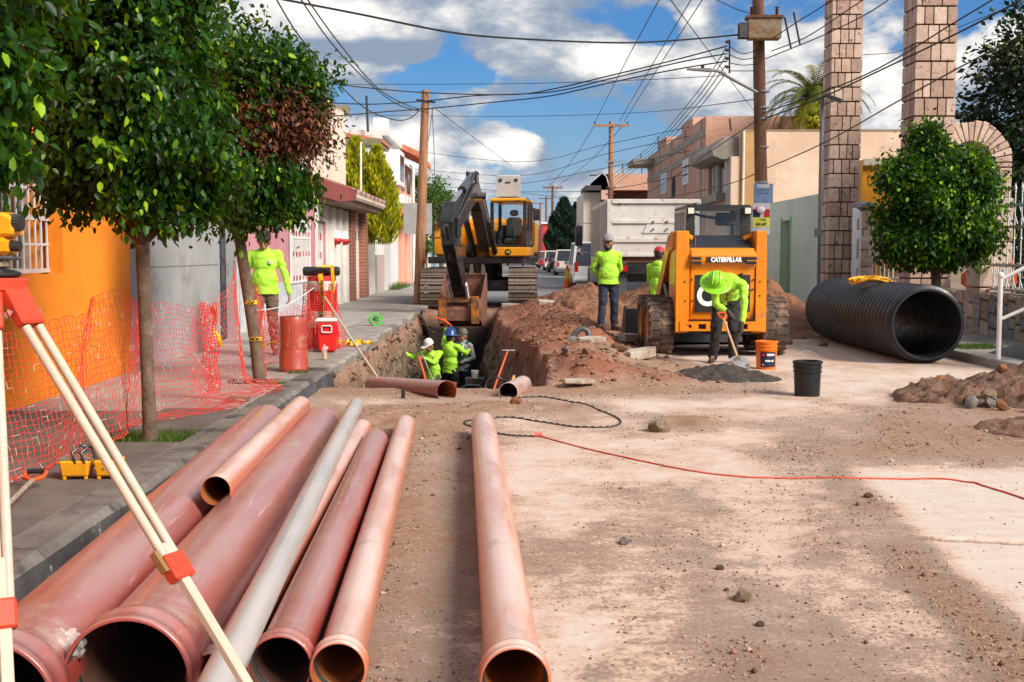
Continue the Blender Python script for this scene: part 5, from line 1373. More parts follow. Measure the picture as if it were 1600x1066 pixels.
    if gloves:
        for s_ in 'LR':
            b = MB(); fd = D['ha' + s_] if D['ha' + s_] is not None else (D['wr' + s_] - D['el' + s_]); o = len(b.v)
            hand(b, D['wr' + s_], fd, D['pa' + s_], curl, 1 if s_ == 'L' else -1); caps(b, D['wr' + s_] - fd.normalized() * .05, D['wr' + s_] + fd.normalized() * .06, .034, .034)
            g_ = remesh(b, 'glove', M_glove, root, .007, 1)
            for v_ in g_.data.vertices: v_.co += v_.normal * .0035
    if vest:
        b = MB(); ell(b, ct + ax * .01, (.188, .138, .17), (atan2(-ax.y, ax.z), 0, 0)); ell(b, wa, (.182, .140, .17), (atan2(-ax.y, ax.z), 0, 0)); caps(b, D['shL'] + V((.06, 0, .03)), D['shR'] + V((-.06, 0, .03)), .062)
        vo = remesh(b, 'vest', M_vest, root, .012, 2, wr=.010, wsc=8)
        for s_ in (-1, 1): MB().bar(ct + V((s_ * .09, -.145, -.10)), ct + V((s_ * .085, -.105, .15)), .045, .012).build('reflective_stripe', M_reflect, vo)
    return root, D, hp

# standing man with grey cap, hands behind his back
px_, py_ = 1.78, 21.9
P1_, D1_, hp1 = person('bearded man in grey cap, lime shirt and jeans standing with hands behind his back', (px_, py_, H(px_, py_)), radians(12),
    dict(elL=(-.27, .12, 1.14), elR=(.27, .13, 1.13), wrL=(-.10, .20, .95), wrR=(.10, .22, .93), haL=(.6, .1, -.5), haR=(-.6, .1, -.5), paL=(0, 1, 0), paR=(0, 1, 0), look=(-.45, -1, -.08), head=(-.02, -.03, 1.60),
         anL=(-.14, .0, .09), anR=(.13, .05, .09), toeL=(-.24, -.17, .035), toeR=(.20, -.15, .035)),
    belly=.05, hat=('cap', mat('cap grey', (.27, .27, .29)), mat('cap brim', (.03, .03, .04))), beard=True, skin=M_skin, seed=1)
# man shovelling, bent forward
px_, py_ = 3.02, 16.75
P2_, D2_, hp2 = person('worker in green hard hat bent over a shovel in front of the loader', (px_, py_, H(px_, py_)), radians(-6),
    dict(pelvis=(.02, .05, .90), waist=(.02, -.05, 1.02), chest=(.0, -.28, 1.13), neck=(-.06, -.45, 1.17), head=(-.17, -.56, 1.12), look=(-.1, -.72, -.70), up=(0, -.6, .8),
         shL=(-.17, -.38, 1.13), shR=(.21, -.36, 1.12), elL=(-.17, -.50, .86), elR=(.22, -.52, .84), wrL=(.02, -.60, .72), wrR=(.17, -.62, .55), haL=(.5, -.2, -.7), haR=(-.1, -.2, -.9), paL=(.3, -1, 0), paR=(-1, -.3, 0),
         hipL=(-.08, .06, .88), hipR=(.11, .06, .88), knL=(-.13, -.06, .49), knR=(.12, -.05, .49), anL=(-.16, .06, .09), anR=(.12, .08, .09), toeL=(-.20, -.13, .035), toeR=(.14, -.12, .035)),
    pants=M_blackcl, hat=('full', mat('lime hard hat', (.32, .78, .03), rough=.3), None), skin=M_skind, gloves=True, curl=.9, seed=2)
MB().bar((-.02, .04, 1.08), (.20, -.30, 1.27), .05, .012).build('back_strap', M_blackcl, P2_)
# man with red cap beyond the loader, seen from behind
px_, py_ = 2.66, 21.5
P3_, D3_, hp3 = person('man in red cap and lime hooded top turned away beside the loader', (px_, py_, H(px_, py_) - .02), radians(150),
    dict(elL=(-.24, -.10, 1.14), elR=(.24, -.12, 1.14), wrL=(-.15, -.30, 1.05), wrR=(.15, -.32, 1.05), look=(.3, -1, -.25)), height=1.62,
    hat=('cap', mat('cap red', (.55, .015, .02), rough=.6), mat('cap red', (.55, .015, .02))), skin=M_skind, hood=True, seed=3)
# man walking on the pavement behind the net
px_, py_ = -3.40, 16.3
P4_, D4_, hp4 = person('dark haired man in lime shirt and khaki trousers walking behind the red net', (px_, py_, .152), radians(4),
    dict(look=(.05, -1, -.42), head=(.0, -.05, 1.59), elL=(-.27, .02, 1.13), elR=(.28, .0, 1.12), wrL=(-.26, -.20, .98), wrR=(.34, -.04, .86), haR=(.05, -.1, -1), paR=(-1, 0, 0), haL=(0, -1, -.3),
         knL=(-.09, -.16, .52), anL=(-.10, -.10, .10), toeL=(-.12, -.30, .04), knR=(.10, .02, .50), anR=(.11, .20, .12), toeR=(.13, .02, .035), hipL=(-.09, -.02, .90)),
    pants=M_khaki, hair='bowl', skin=M_skin, belly=.03, height=1.70, seed=4)
MB().box(.075, .13, -.142, -.130, 1.27, 1.32).build('chest_badge', M_reflect, P4_)
# three workers down in the trench
tz = TR_Z
def TP(px, y): return (px - 800) / F * y
P5_, D5_, hp5 = person('worker with white cap in lime shirt reaching to the trench side', (TP(676, 24.4), 24.4, H(TP(676, 24.4), 24.4)), radians(-35),
    dict(chest=(0, -.06, 1.26), neck=(0, -.10, 1.44), head=(.03, -.16, 1.55), look=(-.2, -1, -.5), elL=(-.38, -.22, 1.30), wrL=(-.46, -.46, 1.42), haL=(-.3, -.8, .3), elR=(.22, -.25, 1.22), wrR=(.10, -.45, 1.34), haR=(-.2, -.8, .1)), height=1.66,
    pants=mat('grey trousers', (.09, .09, .10)), hat=('cap', mat('cap white', (.72, .72, .70)), mat('cap white', (.7, .7, .7))), skin=M_skind, seed=5)
P6_, D6_, hp6 = person('worker in blue hard hat and lime shirt lifting a tool overhead in the trench', (TP(703, 24.9), 24.9, H(TP(703, 24.9), 24.9)), radians(140),
    dict(shR=(.19, -.02, 1.44), elR=(.30, -.14, 1.52), wrR=(.28, -.18, 1.76), haR=(-.05, -.1, 1), paR=(-.3, -1, 0), shL=(-.19, -.02, 1.40), elL=(-.25, -.22, 1.26), wrL=(-.12, -.46, 1.32), haL=(.2, -1, .1), look=(.35, -1, -.05),
         knL=(-.13, -.05, .50), knR=(.13, .02, .50)), height=1.74,
    pants=M_blackcl, hat=('peak', mat('blue hard hat', (.015, .06, .22), rough=.3), None), skin=M_skind, curl=1.0, seed=6)
P7_, D7_, hp7 = person('man in green reflective vest over grey shirt and olive cap standing in the trench', (TP(724, 25.4), 25.4, H(TP(724, 25.4), 25.4)), radians(-40),
    dict(elR=(.27, .02, 1.14), wrR=(.08, -.20, 1.05), haR=(-1, -.1, 0), paR=(0, 1, 0), elL=(-.25, .0, 1.14), wrL=(-.22, -.20, .98), look=(-.1, -1, -.2)), height=1.72,
    shirt=M_greycl, pants=M_jean, hat=('cap', mat('cap olive', (.10, .10, .07)), mat('cap olive', (.1, .1, .07))), skin=M_skind, vest=True, seed=7)
# tool held overhead: short spade
wpt = P6_.matrix_basis @ V((.28, -.18, 1.82))
ang = P(684, 497, wpt.y) ; an2 = P(706, 510, wpt.y - .1)
sp = thing('raised_pick', 'orange handled pick held up over the blue helmet in the trench', 'tool', tuple(wpt))
a_ = ang - wpt; b_ = an2 - wpt
MB().tube([a_ + V((-.14, 0, .02)), a_, (a_ + b_) / 2 + V((0, 0, .03)), b_], [.004, .018, .03, .012], n=8).build('pick_head', mat('tool orange', (.80, .11, .02), rough=.45), sp, smooth=50)
MB().tube([(a_ + b_) / 2 + V((0, 0, .0)), V((0, 0, -.06))], .018, n=8).build('handle', MATS['tool orange'], sp, smooth=50)
# ================================================================== FOREGROUND AND SITE OBJECTS
def frame_to(p0, p1):
    """matrix whose +Y runs from p0 to p1"""
    y = (V(p1) - V(p0)).normalized(); a = V((0, 0, 1)) if abs(y.z) < .95 else V((1, 0, 0))
    x = y.cross(a).normalized(); z = x.cross(y)
    M = Matrix((x, y, z)).transposed().to_4x4(); M.translation = V(p0); return M
def pvc(name, c, c2, dusty, dcol=(.56, .42, .38)):
    m = bpy.data.materials.new(name); m.use_nodes = True
    t = NT(m.node_tree); b = t.n['Principled BSDF']
    co = t.new('ShaderNodeTexCoord').outputs['Object']
    mp = t.new('ShaderNodeMapping'); t.l.new(co, mp.inputs[0]); mp.inputs['Scale'].default_value = (1, .16, 1)
    n1 = t.noise(mp.outputs[0], 7, 6, .6, .4); n2 = t.noise(co, 60, 6, .7)
    mp2 = t.new('ShaderNodeMapping'); t.l.new(co, mp2.inputs[0]); mp2.inputs['Scale'].default_value = (9, .45, 9); mp2.inputs['Rotation'].default_value = (.1, .3, .15)
    n3 = t.noise(mp2.outputs[0], 5, 8, .75, 1.0)
    base = t.mix(t.ramp(n1, .3, .7), c, c2)
    geo = t.new('ShaderNodeNewGeometry'); sp = t.new('ShaderNodeSeparateXYZ'); t.l.new(geo.outputs['Normal'], sp.inputs[0])
    up = t.ramp(sp.outputs[2], .15, .95)
    dm = t.math('MULTIPLY', up, t.ramp(n1, .25, .65, .35, 1.0))
    base = t.mix(t.math('MULTIPLY', dm, dusty), base, dcol)
    scr = t.math('MULTIPLY', t.ramp(n3, .60, .66), .55)
    base = t.mix(scr, base, (.66, .50, .45))
    mud = t.noise(co, 3.2, 9, .72)
    base = t.mix(t.math('MULTIPLY', t.ramp(mud, .57, .66), .55), base, (.42, .30, .22))
    spk = t.math('MULTIPLY', t.ramp(n2, .70, .74), .35)
    base = t.mix(spk, base, (.25, .14, .10))
    t.l.new(base, b.inputs['Base Color']); t.l.new(t.ramp(n1, .3, .7, .20, .42), b.inputs['Roughness'])
    b.inputs['Specular IOR Level'].default_value = .8; b.inputs['Coat Weight'].default_value = .35; b.inputs['Coat Roughness'].default_value = .22
    bp = t.new('ShaderNodeBump'); bp.inputs['Distance'].default_value = .0008; t.l.new(n2, bp.inputs['Height']); t.l.new(bp.outputs[0], b.inputs['Normal'])
    return m
M_pA = pvc('dusty maroon pvc', (.34, .050, .032), (.25, .055, .052), .42)
M_pB = pvc('salmon pvc', (.56, .17, .075), (.46, .13, .075), .80, (.76, .60, .53))
M_pC = pvc('grey conduit', (.36, .37, .37), (.44, .44, .42), .35)
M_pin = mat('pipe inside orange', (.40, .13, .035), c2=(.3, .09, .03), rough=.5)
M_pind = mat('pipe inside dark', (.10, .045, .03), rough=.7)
M_seal = mat('rubber seal', (.015, .015, .015), rough=.6)
def pipe(label, p0, p1, r, m, m_in, bell=0.0, wall=None, extra=None, n=56, cat='pipe', group='sewer pipes laid out on the ground', name='sewer_pipe'):
    M = frame_to(p0, p1); L_ = (V(p1) - V(p0)).length; wl = wall or r * .045; bl = .17 if r > .12 else .11
    R = r + bell
    if bell:
        outer = [(R, 0), (R + .004, .004), (R + .006, .014), (R + .004, .03), (R, .034), (R, bl * .55), (R + .006, bl * .60), (R + .006, bl * .80), (R - .001, bl * .86), (r + .002, bl * 1.25)]
        outer += [(r, q) for q in np.linspace(bl * 1.4, L_, 7)]
        inner = [(r - wl, L_), (r - wl, bl * 1.3), (R - wl, bl), (R - wl, .0)]
    else:
        outer = [(r - .001, 0), (r, .002)] + [(r, q) for q in np.linspace(.1, L_, 7)]; inner = [(r - wl, L_), (r - wl, .1), (r - wl, 0)]
    b = MB(); b.lathe(outer, n=n, axis='y', mi=0); b.lathe([outer[-1]] + inner, n=n, axis='y', mi=1); b.lathe([inner[-1], outer[0]], n=n, axis='y', mi=0)
    o = b.build(name, [m, m_in], smooth=50)
    o.matrix_world = M
    tag(o, label, cat, group)
    if bell > .01:
        MB().lathe([(R - wl - .001, bl * .62), (R - wl - .010, bl * .66), (R - wl - .010, bl * .76), (R - wl - .001, bl * .80)], n=n, axis='y').build('rubber_seal', M_seal, o, smooth=40)
    return o
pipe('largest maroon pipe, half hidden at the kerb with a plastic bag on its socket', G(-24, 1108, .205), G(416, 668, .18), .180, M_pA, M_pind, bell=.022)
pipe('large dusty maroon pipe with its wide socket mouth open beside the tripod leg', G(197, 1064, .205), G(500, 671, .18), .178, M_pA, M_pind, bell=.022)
pipe('short salmon pipe lying on top of the two large maroon pipes', G(337, 767, .382), G(470, 634, .375), .074, M_pB, M_pin)
M_pB4 = M_pB
pipe('thin orange pipe almost hidden under the grey conduit', G(333, 1062, .095), G(566, 670, .085), .078, M_pB, M_pin, bell=.014)
a_ = G(342, 1066, .375); b_ = G(556, 633, .40)
pipe('long pale grey conduit lying across the maroon pipes', a_ + (a_ - b_) * .10, b_, .054, M_pC, M_pind, name='grey_conduit', cat='conduit')
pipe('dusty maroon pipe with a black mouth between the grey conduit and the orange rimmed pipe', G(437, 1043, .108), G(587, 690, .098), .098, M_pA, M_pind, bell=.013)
pipe('salmon pipe with an orange rim, right hand one of the bundle', G(528, 1047, .10), G(634, 664, .085), .084, M_pB, M_pin, bell=.012)
pipe('single salmon pipe lying alone on the soil in the middle of the street', G(805, 1066, .125), G(755, 663, .10), .102, M_pB, M_pin, bell=.014)
pipe('maroon pipe lying over the near corner of the trench', P(698, 612, 12.6), P(584, 603, 14.6), .118, M_pA, M_pin, bell=0)
pipe('short pale pipe leaning into the trench beside the chain', P(794, 613, 12.7), P(817, 601, 13.9), .105, pvc('pale dusty pvc', (.50, .30, .26), (.52, .36, .32), .7), M_pind, bell=0)
pb = G(459, 580, WZ)
vp = pipe('short maroon pipe standing upright on the pavement by the net', pb + V((0, 0, .655)), pb + V((0, 0, .0)), .160, pvc('plain maroon pvc', (.42, .060, .035), (.36, .05, .03), .12), M_pind, bell=0, name='standing_pipe')
MB().lathe([(.161, .40), (.170, .44), (.170, .60), (.174, .61), (.174, .625), (.166, .655)], n=40, axis='y').build('collar', MATS.get('x') or bpy.data.materials['plain maroon pvc'], vp, smooth=50)

# plastic bag on the large pipe
def crumple(name, label, cat, c, r, m, seed, sub=3, amp=.45, freq=2.2, sc=(1, 1, 1), kind=None, group=None):
    bm = bmesh.new(); bmesh.ops.create_icosphere(bm, subdivisions=sub, radius=1.0)
    for v_ in bm.verts:
        q = v_.co * freq + V((seed * 3.1, seed, 0)); n_ = mnoise.turbulence(q, 3, True) - .35
        v_.co *= (1 + amp * n_); v_.co = V((v_.co.x * r * sc[0], v_.co.y * r * sc[1], v_.co.z * r * sc[2]))
    me = bpy.data.meshes.new(name); bm.to_mesh(me); bm.free(); me.materials.append(m); me.shade_smooth()
    o = link(name, me, None, None, c); tag(o, label, cat, group, kind); return o
M_film = bpy.data.materials.new('clear plastic film'); M_film.use_nodes = True
t = NT(M_film.node_tree); b0 = t.n['Principled BSDF']; b0.inputs['Base Color'].default_value = (.75, .72, .70, 1); b0.inputs['Roughness'].default_value = .2
tp = t.new('ShaderNodeBsdfTransparent'); mxx = t.new('ShaderNodeMixShader'); mxx.inputs[0].default_value = .38
t.l.new(tp.outputs[0], mxx.inputs[1]); t.l.new(b0.outputs[0], mxx.inputs[2]); t.l.new(mxx.outputs[0], t.n['Material Output'].inputs[0])
bag = crumple('plastic_bag', 'crumpled clear plastic bag lying between the two largest pipes', 'plastic bag', P(98, 1008, 3.72), .052, M_film, 3, sub=4, amp=.6, freq=1.5, sc=(1.3, .8, .95))
crumple('orange_scrap', 'x', 'x', (-.005, 0, -.008), .016, mat('orange scrap', (.8, .3, .03)), 5, sub=2, sc=(1.4, .8, .6)).parent = bag
del bag.children[0]['category'], bag.children[0]['label']

# ------------------------------------------------------------------ TRIPOD AND LEVEL
M_tred = mat('tripod red', (.62, .06, .022), c2=(.56, .05, .02), scale=20, rough=.4, dirt=(.70, .22, .15), dlo=.6, dhi=.8, dscale=15)
M_alu = mat('tripod white tube', (.56, .47, .37), c2=(.48, .39, .30), scale=6, rough=.35, dirt=(.45, .38, .30), dlo=.58, dhi=.70, dscale=14)
TH = P(-6, 440, 3.25)
TP_ = thing('survey_tripod', 'white and red surveying tripod standing beside the pipe sockets', 'tripod', tuple(TH))
MB().lathe([(0, -.03), (.055, -.03), (.082, -.022), (.084, .004), (.078, .010), (0, .010)], n=24).build('head_plate', M_tred, TP_, smooth=35)
def leg(foot, top_off, sep, up_frac, name='leg'):
    f_ = V(foot) - TH; tp_ = V(top_off); d = (f_ - tp_); L_ = d.length; u = d.normalized(); side = u.cross(V((0, 0, 1))).normalized()
    hinge = MB(); hinge.bar(tp_ + V((0, 0, .015)), tp_ + u * .115, sep + .034, .038, up=side.cross(u)); ho = hinge.build('leg', M_tred, TP_, bevel=.006)
    for s_ in (-1, 1):
        MB().cyl(tp_ + u * .12 + side * s_ * sep / 2, tp_ + u * L_ * up_frac + side * s_ * sep * .42, .0125, n=14).build('upper_tube', M_alu, ho, smooth=50)
        MB().cyl(tp_ + u * .07 + side * s_ * (sep / 2 + .028), tp_ + u * .07 + side * s_ * (sep / 2 + .020), .010, n=12).build('pivot_bolt', M_chrome, ho, smooth=40)
    MB().bar(tp_ + u * L_ * .45, tp_ + u * L_ * .995, .030, .022, up=side.cross(u)).build('lower_leg', M_alu, ho, bevel=.003)
    c0 = tp_ + u * L_ * up_frac
    MB().bar(c0 - u * .012, c0 + u * .062, sep + .026, .040, up=side.cross(u)).build('clamp', M_tred, ho, bevel=.006)
    nrm = side.cross(u)
    MB().bar(c0 - nrm * .036 - u * .02, c0 - nrm * .034 + u * .045 , .022, .010, up=nrm).bar(c0 + side * (sep / 2 + .022) - u * .03, c0 + side * (sep / 2 + .020) + u * .03, .014, .02, up=nrm).build('clamp_lever', mat('brass lever', (.42, .25, .10), rough=.4, metal=.6), ho)
    MB().cyl(c0 + u * .025 - nrm * .026, c0 + u * .025 - nrm * .034, .009, n=12).build('clamp_bolt', M_chrome, ho, smooth=40)
    MB().cyl(f_ - u * .02, f_ + u * .02, .014, .003, n=10).build('foot_spike', M_steel, ho)
fB = G(590, 1420, 0); fB.z = 0.02
leg((-.33, 2.72, .02), (.050, -.02, -.028), .044, .475)
leg((-1.06, 2.45, .02), (.004, -.055, -.028), .030, .52)
leg((-2.02, 3.55, .02), (-.062, .015, -.028), .060, .54)
LV = thing('surveying_level', 'orange yellow optical level with black eyepiece screwed on the tripod', 'level', tuple(TH + V((.006, 0, .010))))
M_lvl = mat('level orange', (.82, .36, .012), rough=.35, c2=(.78, .33, .01))
MB().lathe([(0, 0), (.052, 0), (.060, .008), (.060, .014), (.045, .020), (.022, .024), (.022, .045), (0, .045)], n=24).build('base', M_black, LV, smooth=35)
MB().lathe([(.028, .030), (.030, .032), (.030, .044), (.028, .046)], n=20).build('brass_collar', mat('brass ring', (.55, .45, .28), metal=.7, rough=.3), LV, smooth=35)
MB().box(-.05, .045, -.035, .045, .048, .060, bev=.005).build('turning_plate', M_mgrey, LV)
MB().box(-.055, .040, -.038, .050, .061, .112, bev=.012).build('housing', M_lvl, LV)
MB().prism([(-.06, .1125), (.050, .1125), (.060, .125), (.058, .165), (.030, .178), (-.06, .178)], -.036, .045, 'y').build('telescope_body', M_lvl, LV, bevel=.008)
ey = MB().cyl((.030, -.01, .150), (.074, -.012, .150), .024, .022, n=20).build('eyepiece', M_mblack, LV, smooth=40)
for k in range(20):
    a = 2 * pi * k / 20
    MB().box(-.0, .018, -.001, .001, -.001, .001) 
rb_ = MB()
for k in range(18):
    a = 2 * pi * k / 18; rb_.bar((.036, -.01 + .0235 * cos(a), .150 + .0235 * sin(a)), (.070, -.012 + .0225 * cos(a), .150 + .0225 * sin(a)), .0022, .0022)
rb_.build('grip_ribs', M_mgrey, ey)['kind'] = 'stuff'
MB().cyl((.040, -.005, .088), (.066, -.005, .086), .016, .014, n=18).build('focus_knob', M_mblack, LV, smooth=40)
MB().cyl((.0, -.038, .09), (.0, -.055, .09), .013, n=18).build('focus_knob', M_mblack, LV, smooth=40)

# ------------------------------------------------------------------ CORRUGATED PIPE
M_hdpe = mat('black corrugated plastic', (.014, .016, .021), c2=(.022, .023, .028), scale=3, rough=.42, dirt=(.07, .068, .068), dlo=.60, dhi=.85, dscale=2.6)
cpA, cpB = V((5.80, 16.5, .56)), V((5.83, 21.4, .56))
b = MB(); r0 = .49; L_ = (cpB - cpA).length; nr = 27; prof = [(r0 - .02, 0), (r0 + .01, 0)]
for k in range(nr):
    y0 = .06 + (L_ - .1) * k / nr; w_ = (L_ - .1) / nr
    prof += [(r0 + .005, y0), (r0 + .055, y0 + w_ * .14), (r0 + .066, y0 + w_ * .3), (r0 + .066, y0 + w_ * .52), (r0 + .055, y0 + w_ * .72), (r0 + .005, y0 + w_ * .85)]
prof += [(r0 + .01, L_)]
b.lathe(prof, n=64, axis='y')
inn = [(r0 + .01, L_)]
for k in range(nr, 0, -1):
    y0 = .06 + (L_ - .1) * k / nr; w_ = (L_ - .1) / nr
    inn += [(r0 - .025, y0), (r0 - .035, y0 - w_ * .5)]
inn += [(r0 - .02, 0)]
b.lathe(inn, n=64, axis='y')
o = b.build('corrugated_pipe', M_hdpe, smooth=40); o.matrix_world = frame_to(cpA, cpB)
tag(o, 'huge black corrugated drain pipe lying beside the right pavement', 'pipe')
# yellow rope coil on top
M_rope = mat('yellow rope', (.80, .42, .02), c2=(.70, .33, .015), scale=40, rough=.8, bump=.002, bscale=200)
rp = MB(); pts = []
for k in range(150):
    a = 2 * pi * k / 22; rr = .24 + .07 * sin(k * .37) + .03 * sin(k * 1.7)
    x_, y_ = rr * cos(a) * .95, rr * sin(a) * 1.5
    z_ = sqrt(max(.02, (.56 ** 2) - x_ * x_)) - .56 + .018 + .05 * (k / 150) + .015 * sin(k * .9)
    pts.append((x_, y_, z_))
rp.tube(pts, .014, n=6); o = rp.build('rope_coil', M_rope, smooth=60); o.location = (5.62, 18.6, 1.12)
tag(o, 'coil of yellow rope resting on top of the black corrugated pipe', 'rope')

# ------------------------------------------------------------------ BUCKETS, COOLER, DRUM, TOOLS
def bucket(name, label, px, py, h, r, m, cat='bucket', lid=False):
    p = G(px, py); p.z = H(p.x, p.y) - .004
    t_ = thing(name, label, cat, tuple(p))
    prof = [(0, 0), (r * .88, 0), (r * .89, .008), (r * .95, h * .68), (r * 1.03, h * .69), (r * 1.03, h * .71), (r * .96, h * .72), (r * .965, h * .80), (r * 1.03, h * .81), (r * 1.03, h * .83), (r * .97, h * .84), (r * .98, h * .92), (r * 1.06, h * .93), (r * 1.06, h * .985), (r * 1.0, h)]
    if not lid: prof += [(r * .95, h), (r * .92, h * .8), (r * .86, .02), (0, .02)]
    else: prof += [(r * .9, h * 1.0), (r * .88, h * .975), (0, h * .975)]
    MB().lathe(prof, n=32).build('pail', m, t_, smooth=30)
    return t_, p
bo, p = bucket('plastic_bucket', 'orange plastic bucket with a dark printed label beside the loader', 1197, 577, .385, .145, mat('bucket orange', (.82, .17, .008), rough=.35, rvar=.03), lid=True)
lab = MB(); h_ = .385
lab.lathe([(.1395, .045), (.1445, .245)], n=10, a0=-pi / 2 - .78, a1=-pi / 2 + .78); lo = lab.build('label_panel', mat('label navy', (.015, .02, .05), rough=.4, rvar=0), bo, fix=False)
def on_bucket(s, size, m, a, z, bold=.002):
    R_ = .1475; text(s, size, m, lo, (R_ * sin(a), -R_ * cos(a), z), (pi / 2, 0, a), bold=bold, depth=.0006)
on_bucket('CEMIX', .036, M_whitep, .18, .205); on_bucket('DUR-AP', .032, M_whitep, .08, .125); on_bucket('19 L', .016, M_whitep, -.5, .075)
MB().lathe([(.1462, .190), (.1470, .222)], n=3, a0=-pi / 2 - .62, a1=-pi / 2 - .35).build('label_mark', M_redpaint, lo, fix=False)
bk2, p = bucket('plastic_bucket', 'black plastic bucket without a lid standing alone in the lane', 1261, 619, .385, .152, mat('bucket black', (.012, .013, .014), rough=.4, dirt=(.08, .07, .06), dlo=.6, dhi=.8))
pts = [(.157 * cos(a), 0.0 + .05 * sin(a), .29 + .20 * sin(a)) for a in np.linspace(0, pi, 14)]
MB().tube(pts, .0035, n=6).build('wire_handle', M_steel, bk2)

# red and white drink cooler
p = G(512, 549, WZ)
cl = thing('drinks_cooler', 'red square drinks cooler with a white lid on the pavement edge', 'cooler', tuple(p), radians(4))
M_cred = mat('cooler red', (.70, .02, .02), rough=.35, rvar=.03)
MB().loft([[(-.125, -.125, 0), (.125, -.125, 0), (.125, .125, 0), (-.125, .125, 0)], [(-.15, -.15, .42), (.15, -.15, .42), (.15, .15, .42), (-.15, .15, .42)]]).build('tub', M_cred, cl, bevel=.025)
MB().box(-.155, .155, -.155, .155, .422, .475, bev=.02).build('lid', M_white, cl)
hd_ = MB().tube([(-.07, -.152, .29), (-.07, -.162, .36), (-.055, -.165, .375), (.055, -.165, .375), (.07, -.162, .36), (.07, -.152, .29), (.055, -.158, .28), (-.055, -.158, .28), (-.07, -.152, .29)], .010, n=8).build('handle', M_white, cl, smooth=50)
MB().cyl((0, -.13, .06), (0, -.165, .06), .018, n=10).build('tap', M_white, cl, smooth=40)
MB().box(.151, .165, -.05, .05, .2, .3, bev=.01).build('side_grip', M_cred, cl)
# bottle
p = G(507, 561, WZ)
bt = thing('water_bottle', 'small plastic bottle half full of yellow juice before the cooler', 'bottle', tuple(p))
MB().lathe([(0, 0), (.032, .002), (.034, .01), (.034, .085), (0, .085)], n=16).build('juice', mat('yellow juice', (.75, .45, .03), rough=.2), bt, smooth=40)
MB().lathe([(.035, 0), (.036, .1), (.034, .14), (.013, .185), (.013, .2)], n=16).build('bottle_wall', M_film, bt, smooth=40)
MB().lathe([(0, .2), (.015, .2), (.015, .22), (0, .22)], n=12).build('cap', M_redpaint, bt)
# traffic drum with black roll on top and wrapped tape
p = G(504, 543, WZ); p = V((p.x, p.y, WZ))
dm = thing('traffic_drum', 'red and white traffic drum with a black tube on top, wrapped in netting', 'traffic drum', tuple(p))
prof = [(0, 0), (.27, 0), (.27, .05), (.235, .06)]
MB().lathe([(0, 0), (.27, 0), (.27, .05), (.235, .06), (.225, .30)], n=28).lathe([(.223, .55), (.215, .85)], n=28).build('shell', M_cred, dm, smooth=35)
MB().lathe([(.225, .30), (.231, .305), (.229, .545), (.223, .55)], n=28).build('white_band', M_reflect, dm, smooth=35)
MB().lathe([(.215, .85), (.221, .855), (.219, .985), (.212, .99)], n=28).build('white_band', M_reflect, dm, smooth=35)
MB().lathe([(.212, .99), (.208, 1.06), (.0, 1.065)], n=28).build('drum_top', M_cred, dm, smooth=35)
o = MB().lathe([(0, -.27), (.055, -.27), (.07, -.25), (.07, .25), (.055, .27), (0, .27)], n=20, axis='x').build('black_tube', M_mblack, None, smooth=35); o.location = tuple(p + V((.0, -.02, 1.135)))
tag(o, 'black foam tube balanced across the top of the traffic drum', 'tube')
M_tape = mat('caution tape yellow', (.85, .52, .02), rough=.5, c2=(.80, .45, .02), scale=8)
def ribbon(b, pts, w_, side=(0, 0, 1), tw=0):
    pts = [V(q) for q in pts]; vs = []; fs = []
    for i, q in enumerate(pts):
        t_ = (pts[min(i + 1, len(pts) - 1)] - pts[max(i - 1, 0)]).normalized()
        s_ = V(side); s_ = (s_ - t_ * s_.dot(t_)); s_ = s_.normalized() if s_.length > 1e-4 else V((1, 0, 0))
        a = tw * i; s_ = s_ * cos(a) + t_.cross(s_) * sin(a)
        n_ = t_.cross(s_) * .0012
        vs += [q - s_ * w_ / 2 - n_, q + s_ * w_ / 2 - n_, q + s_ * w_ / 2 + n_, q - s_ * w_ / 2 + n_]
    for i in range(len(pts) - 1):
        for k in range(4): fs.append((i * 4 + k, i * 4 + (k + 1) % 4, i * 4 + 4 + (k + 1) % 4, i * 4 + 4 + k))
    b.add(vs, fs); return b
# tape hanging on the drum
b = MB(); ribbon(b, [p + V((.02 + .03 * sin(q * 3), -.25 - .03 * q, 1.1 - q * .8)) for q in np.linspace(0, 1.05, 14)], .07, (1, 0, 0), .12)
o = b.build('caution_tape', M_tape); tag(o, 'yellow and black tape hanging down the front of the traffic drum', 'tape')
blk = mat('print black', (.015, .015, .015), rvar=0)
for q in (.25, .45, .65, .85):
    text('PELIGRO', .055, blk, o, p + V((.02 + .03 * sin(q * 3), -.262 - .03 * q, 1.1 - q * .8)), (pi / 2, radians(90), 0), depth=.0006, bold=.001)
b = MB(); ribbon(b, [p + V((.18 + .01 * sin(q * 7), -.16, 1.22 - q * 1.1)) for q in np.linspace(0, 1.0, 10)], .05, (1, 0, 0), .1); ribbon(b, [p + V((x_, -.16 + .02 * sin(x_ * 20), 1.21)) for x_ in np.linspace(-.05, .18, 5)], .05, (0, 1, .3), .1)
tag(b.build('caution_tape', M_tape), 'yellow tape tied over the black tube and hanging at its right end', 'tape')
random.seed(4)
b = MB(); q0 = G(545, 540, WZ)
for s_ in range(3):
    ribbon(b, [q0 + V((-.25 + .4 * k / 9 + .04 * random.random() + .1 * s_, .1 * random.random() - .1 * s_, .02 + .07 * random.random())) for k in range(10)], .06, (0, 0, 1), .7)
tag(b.build('caution_tape', M_tape), 'heap of crumpled yellow tape on the pavement beside the cooler', 'tape')
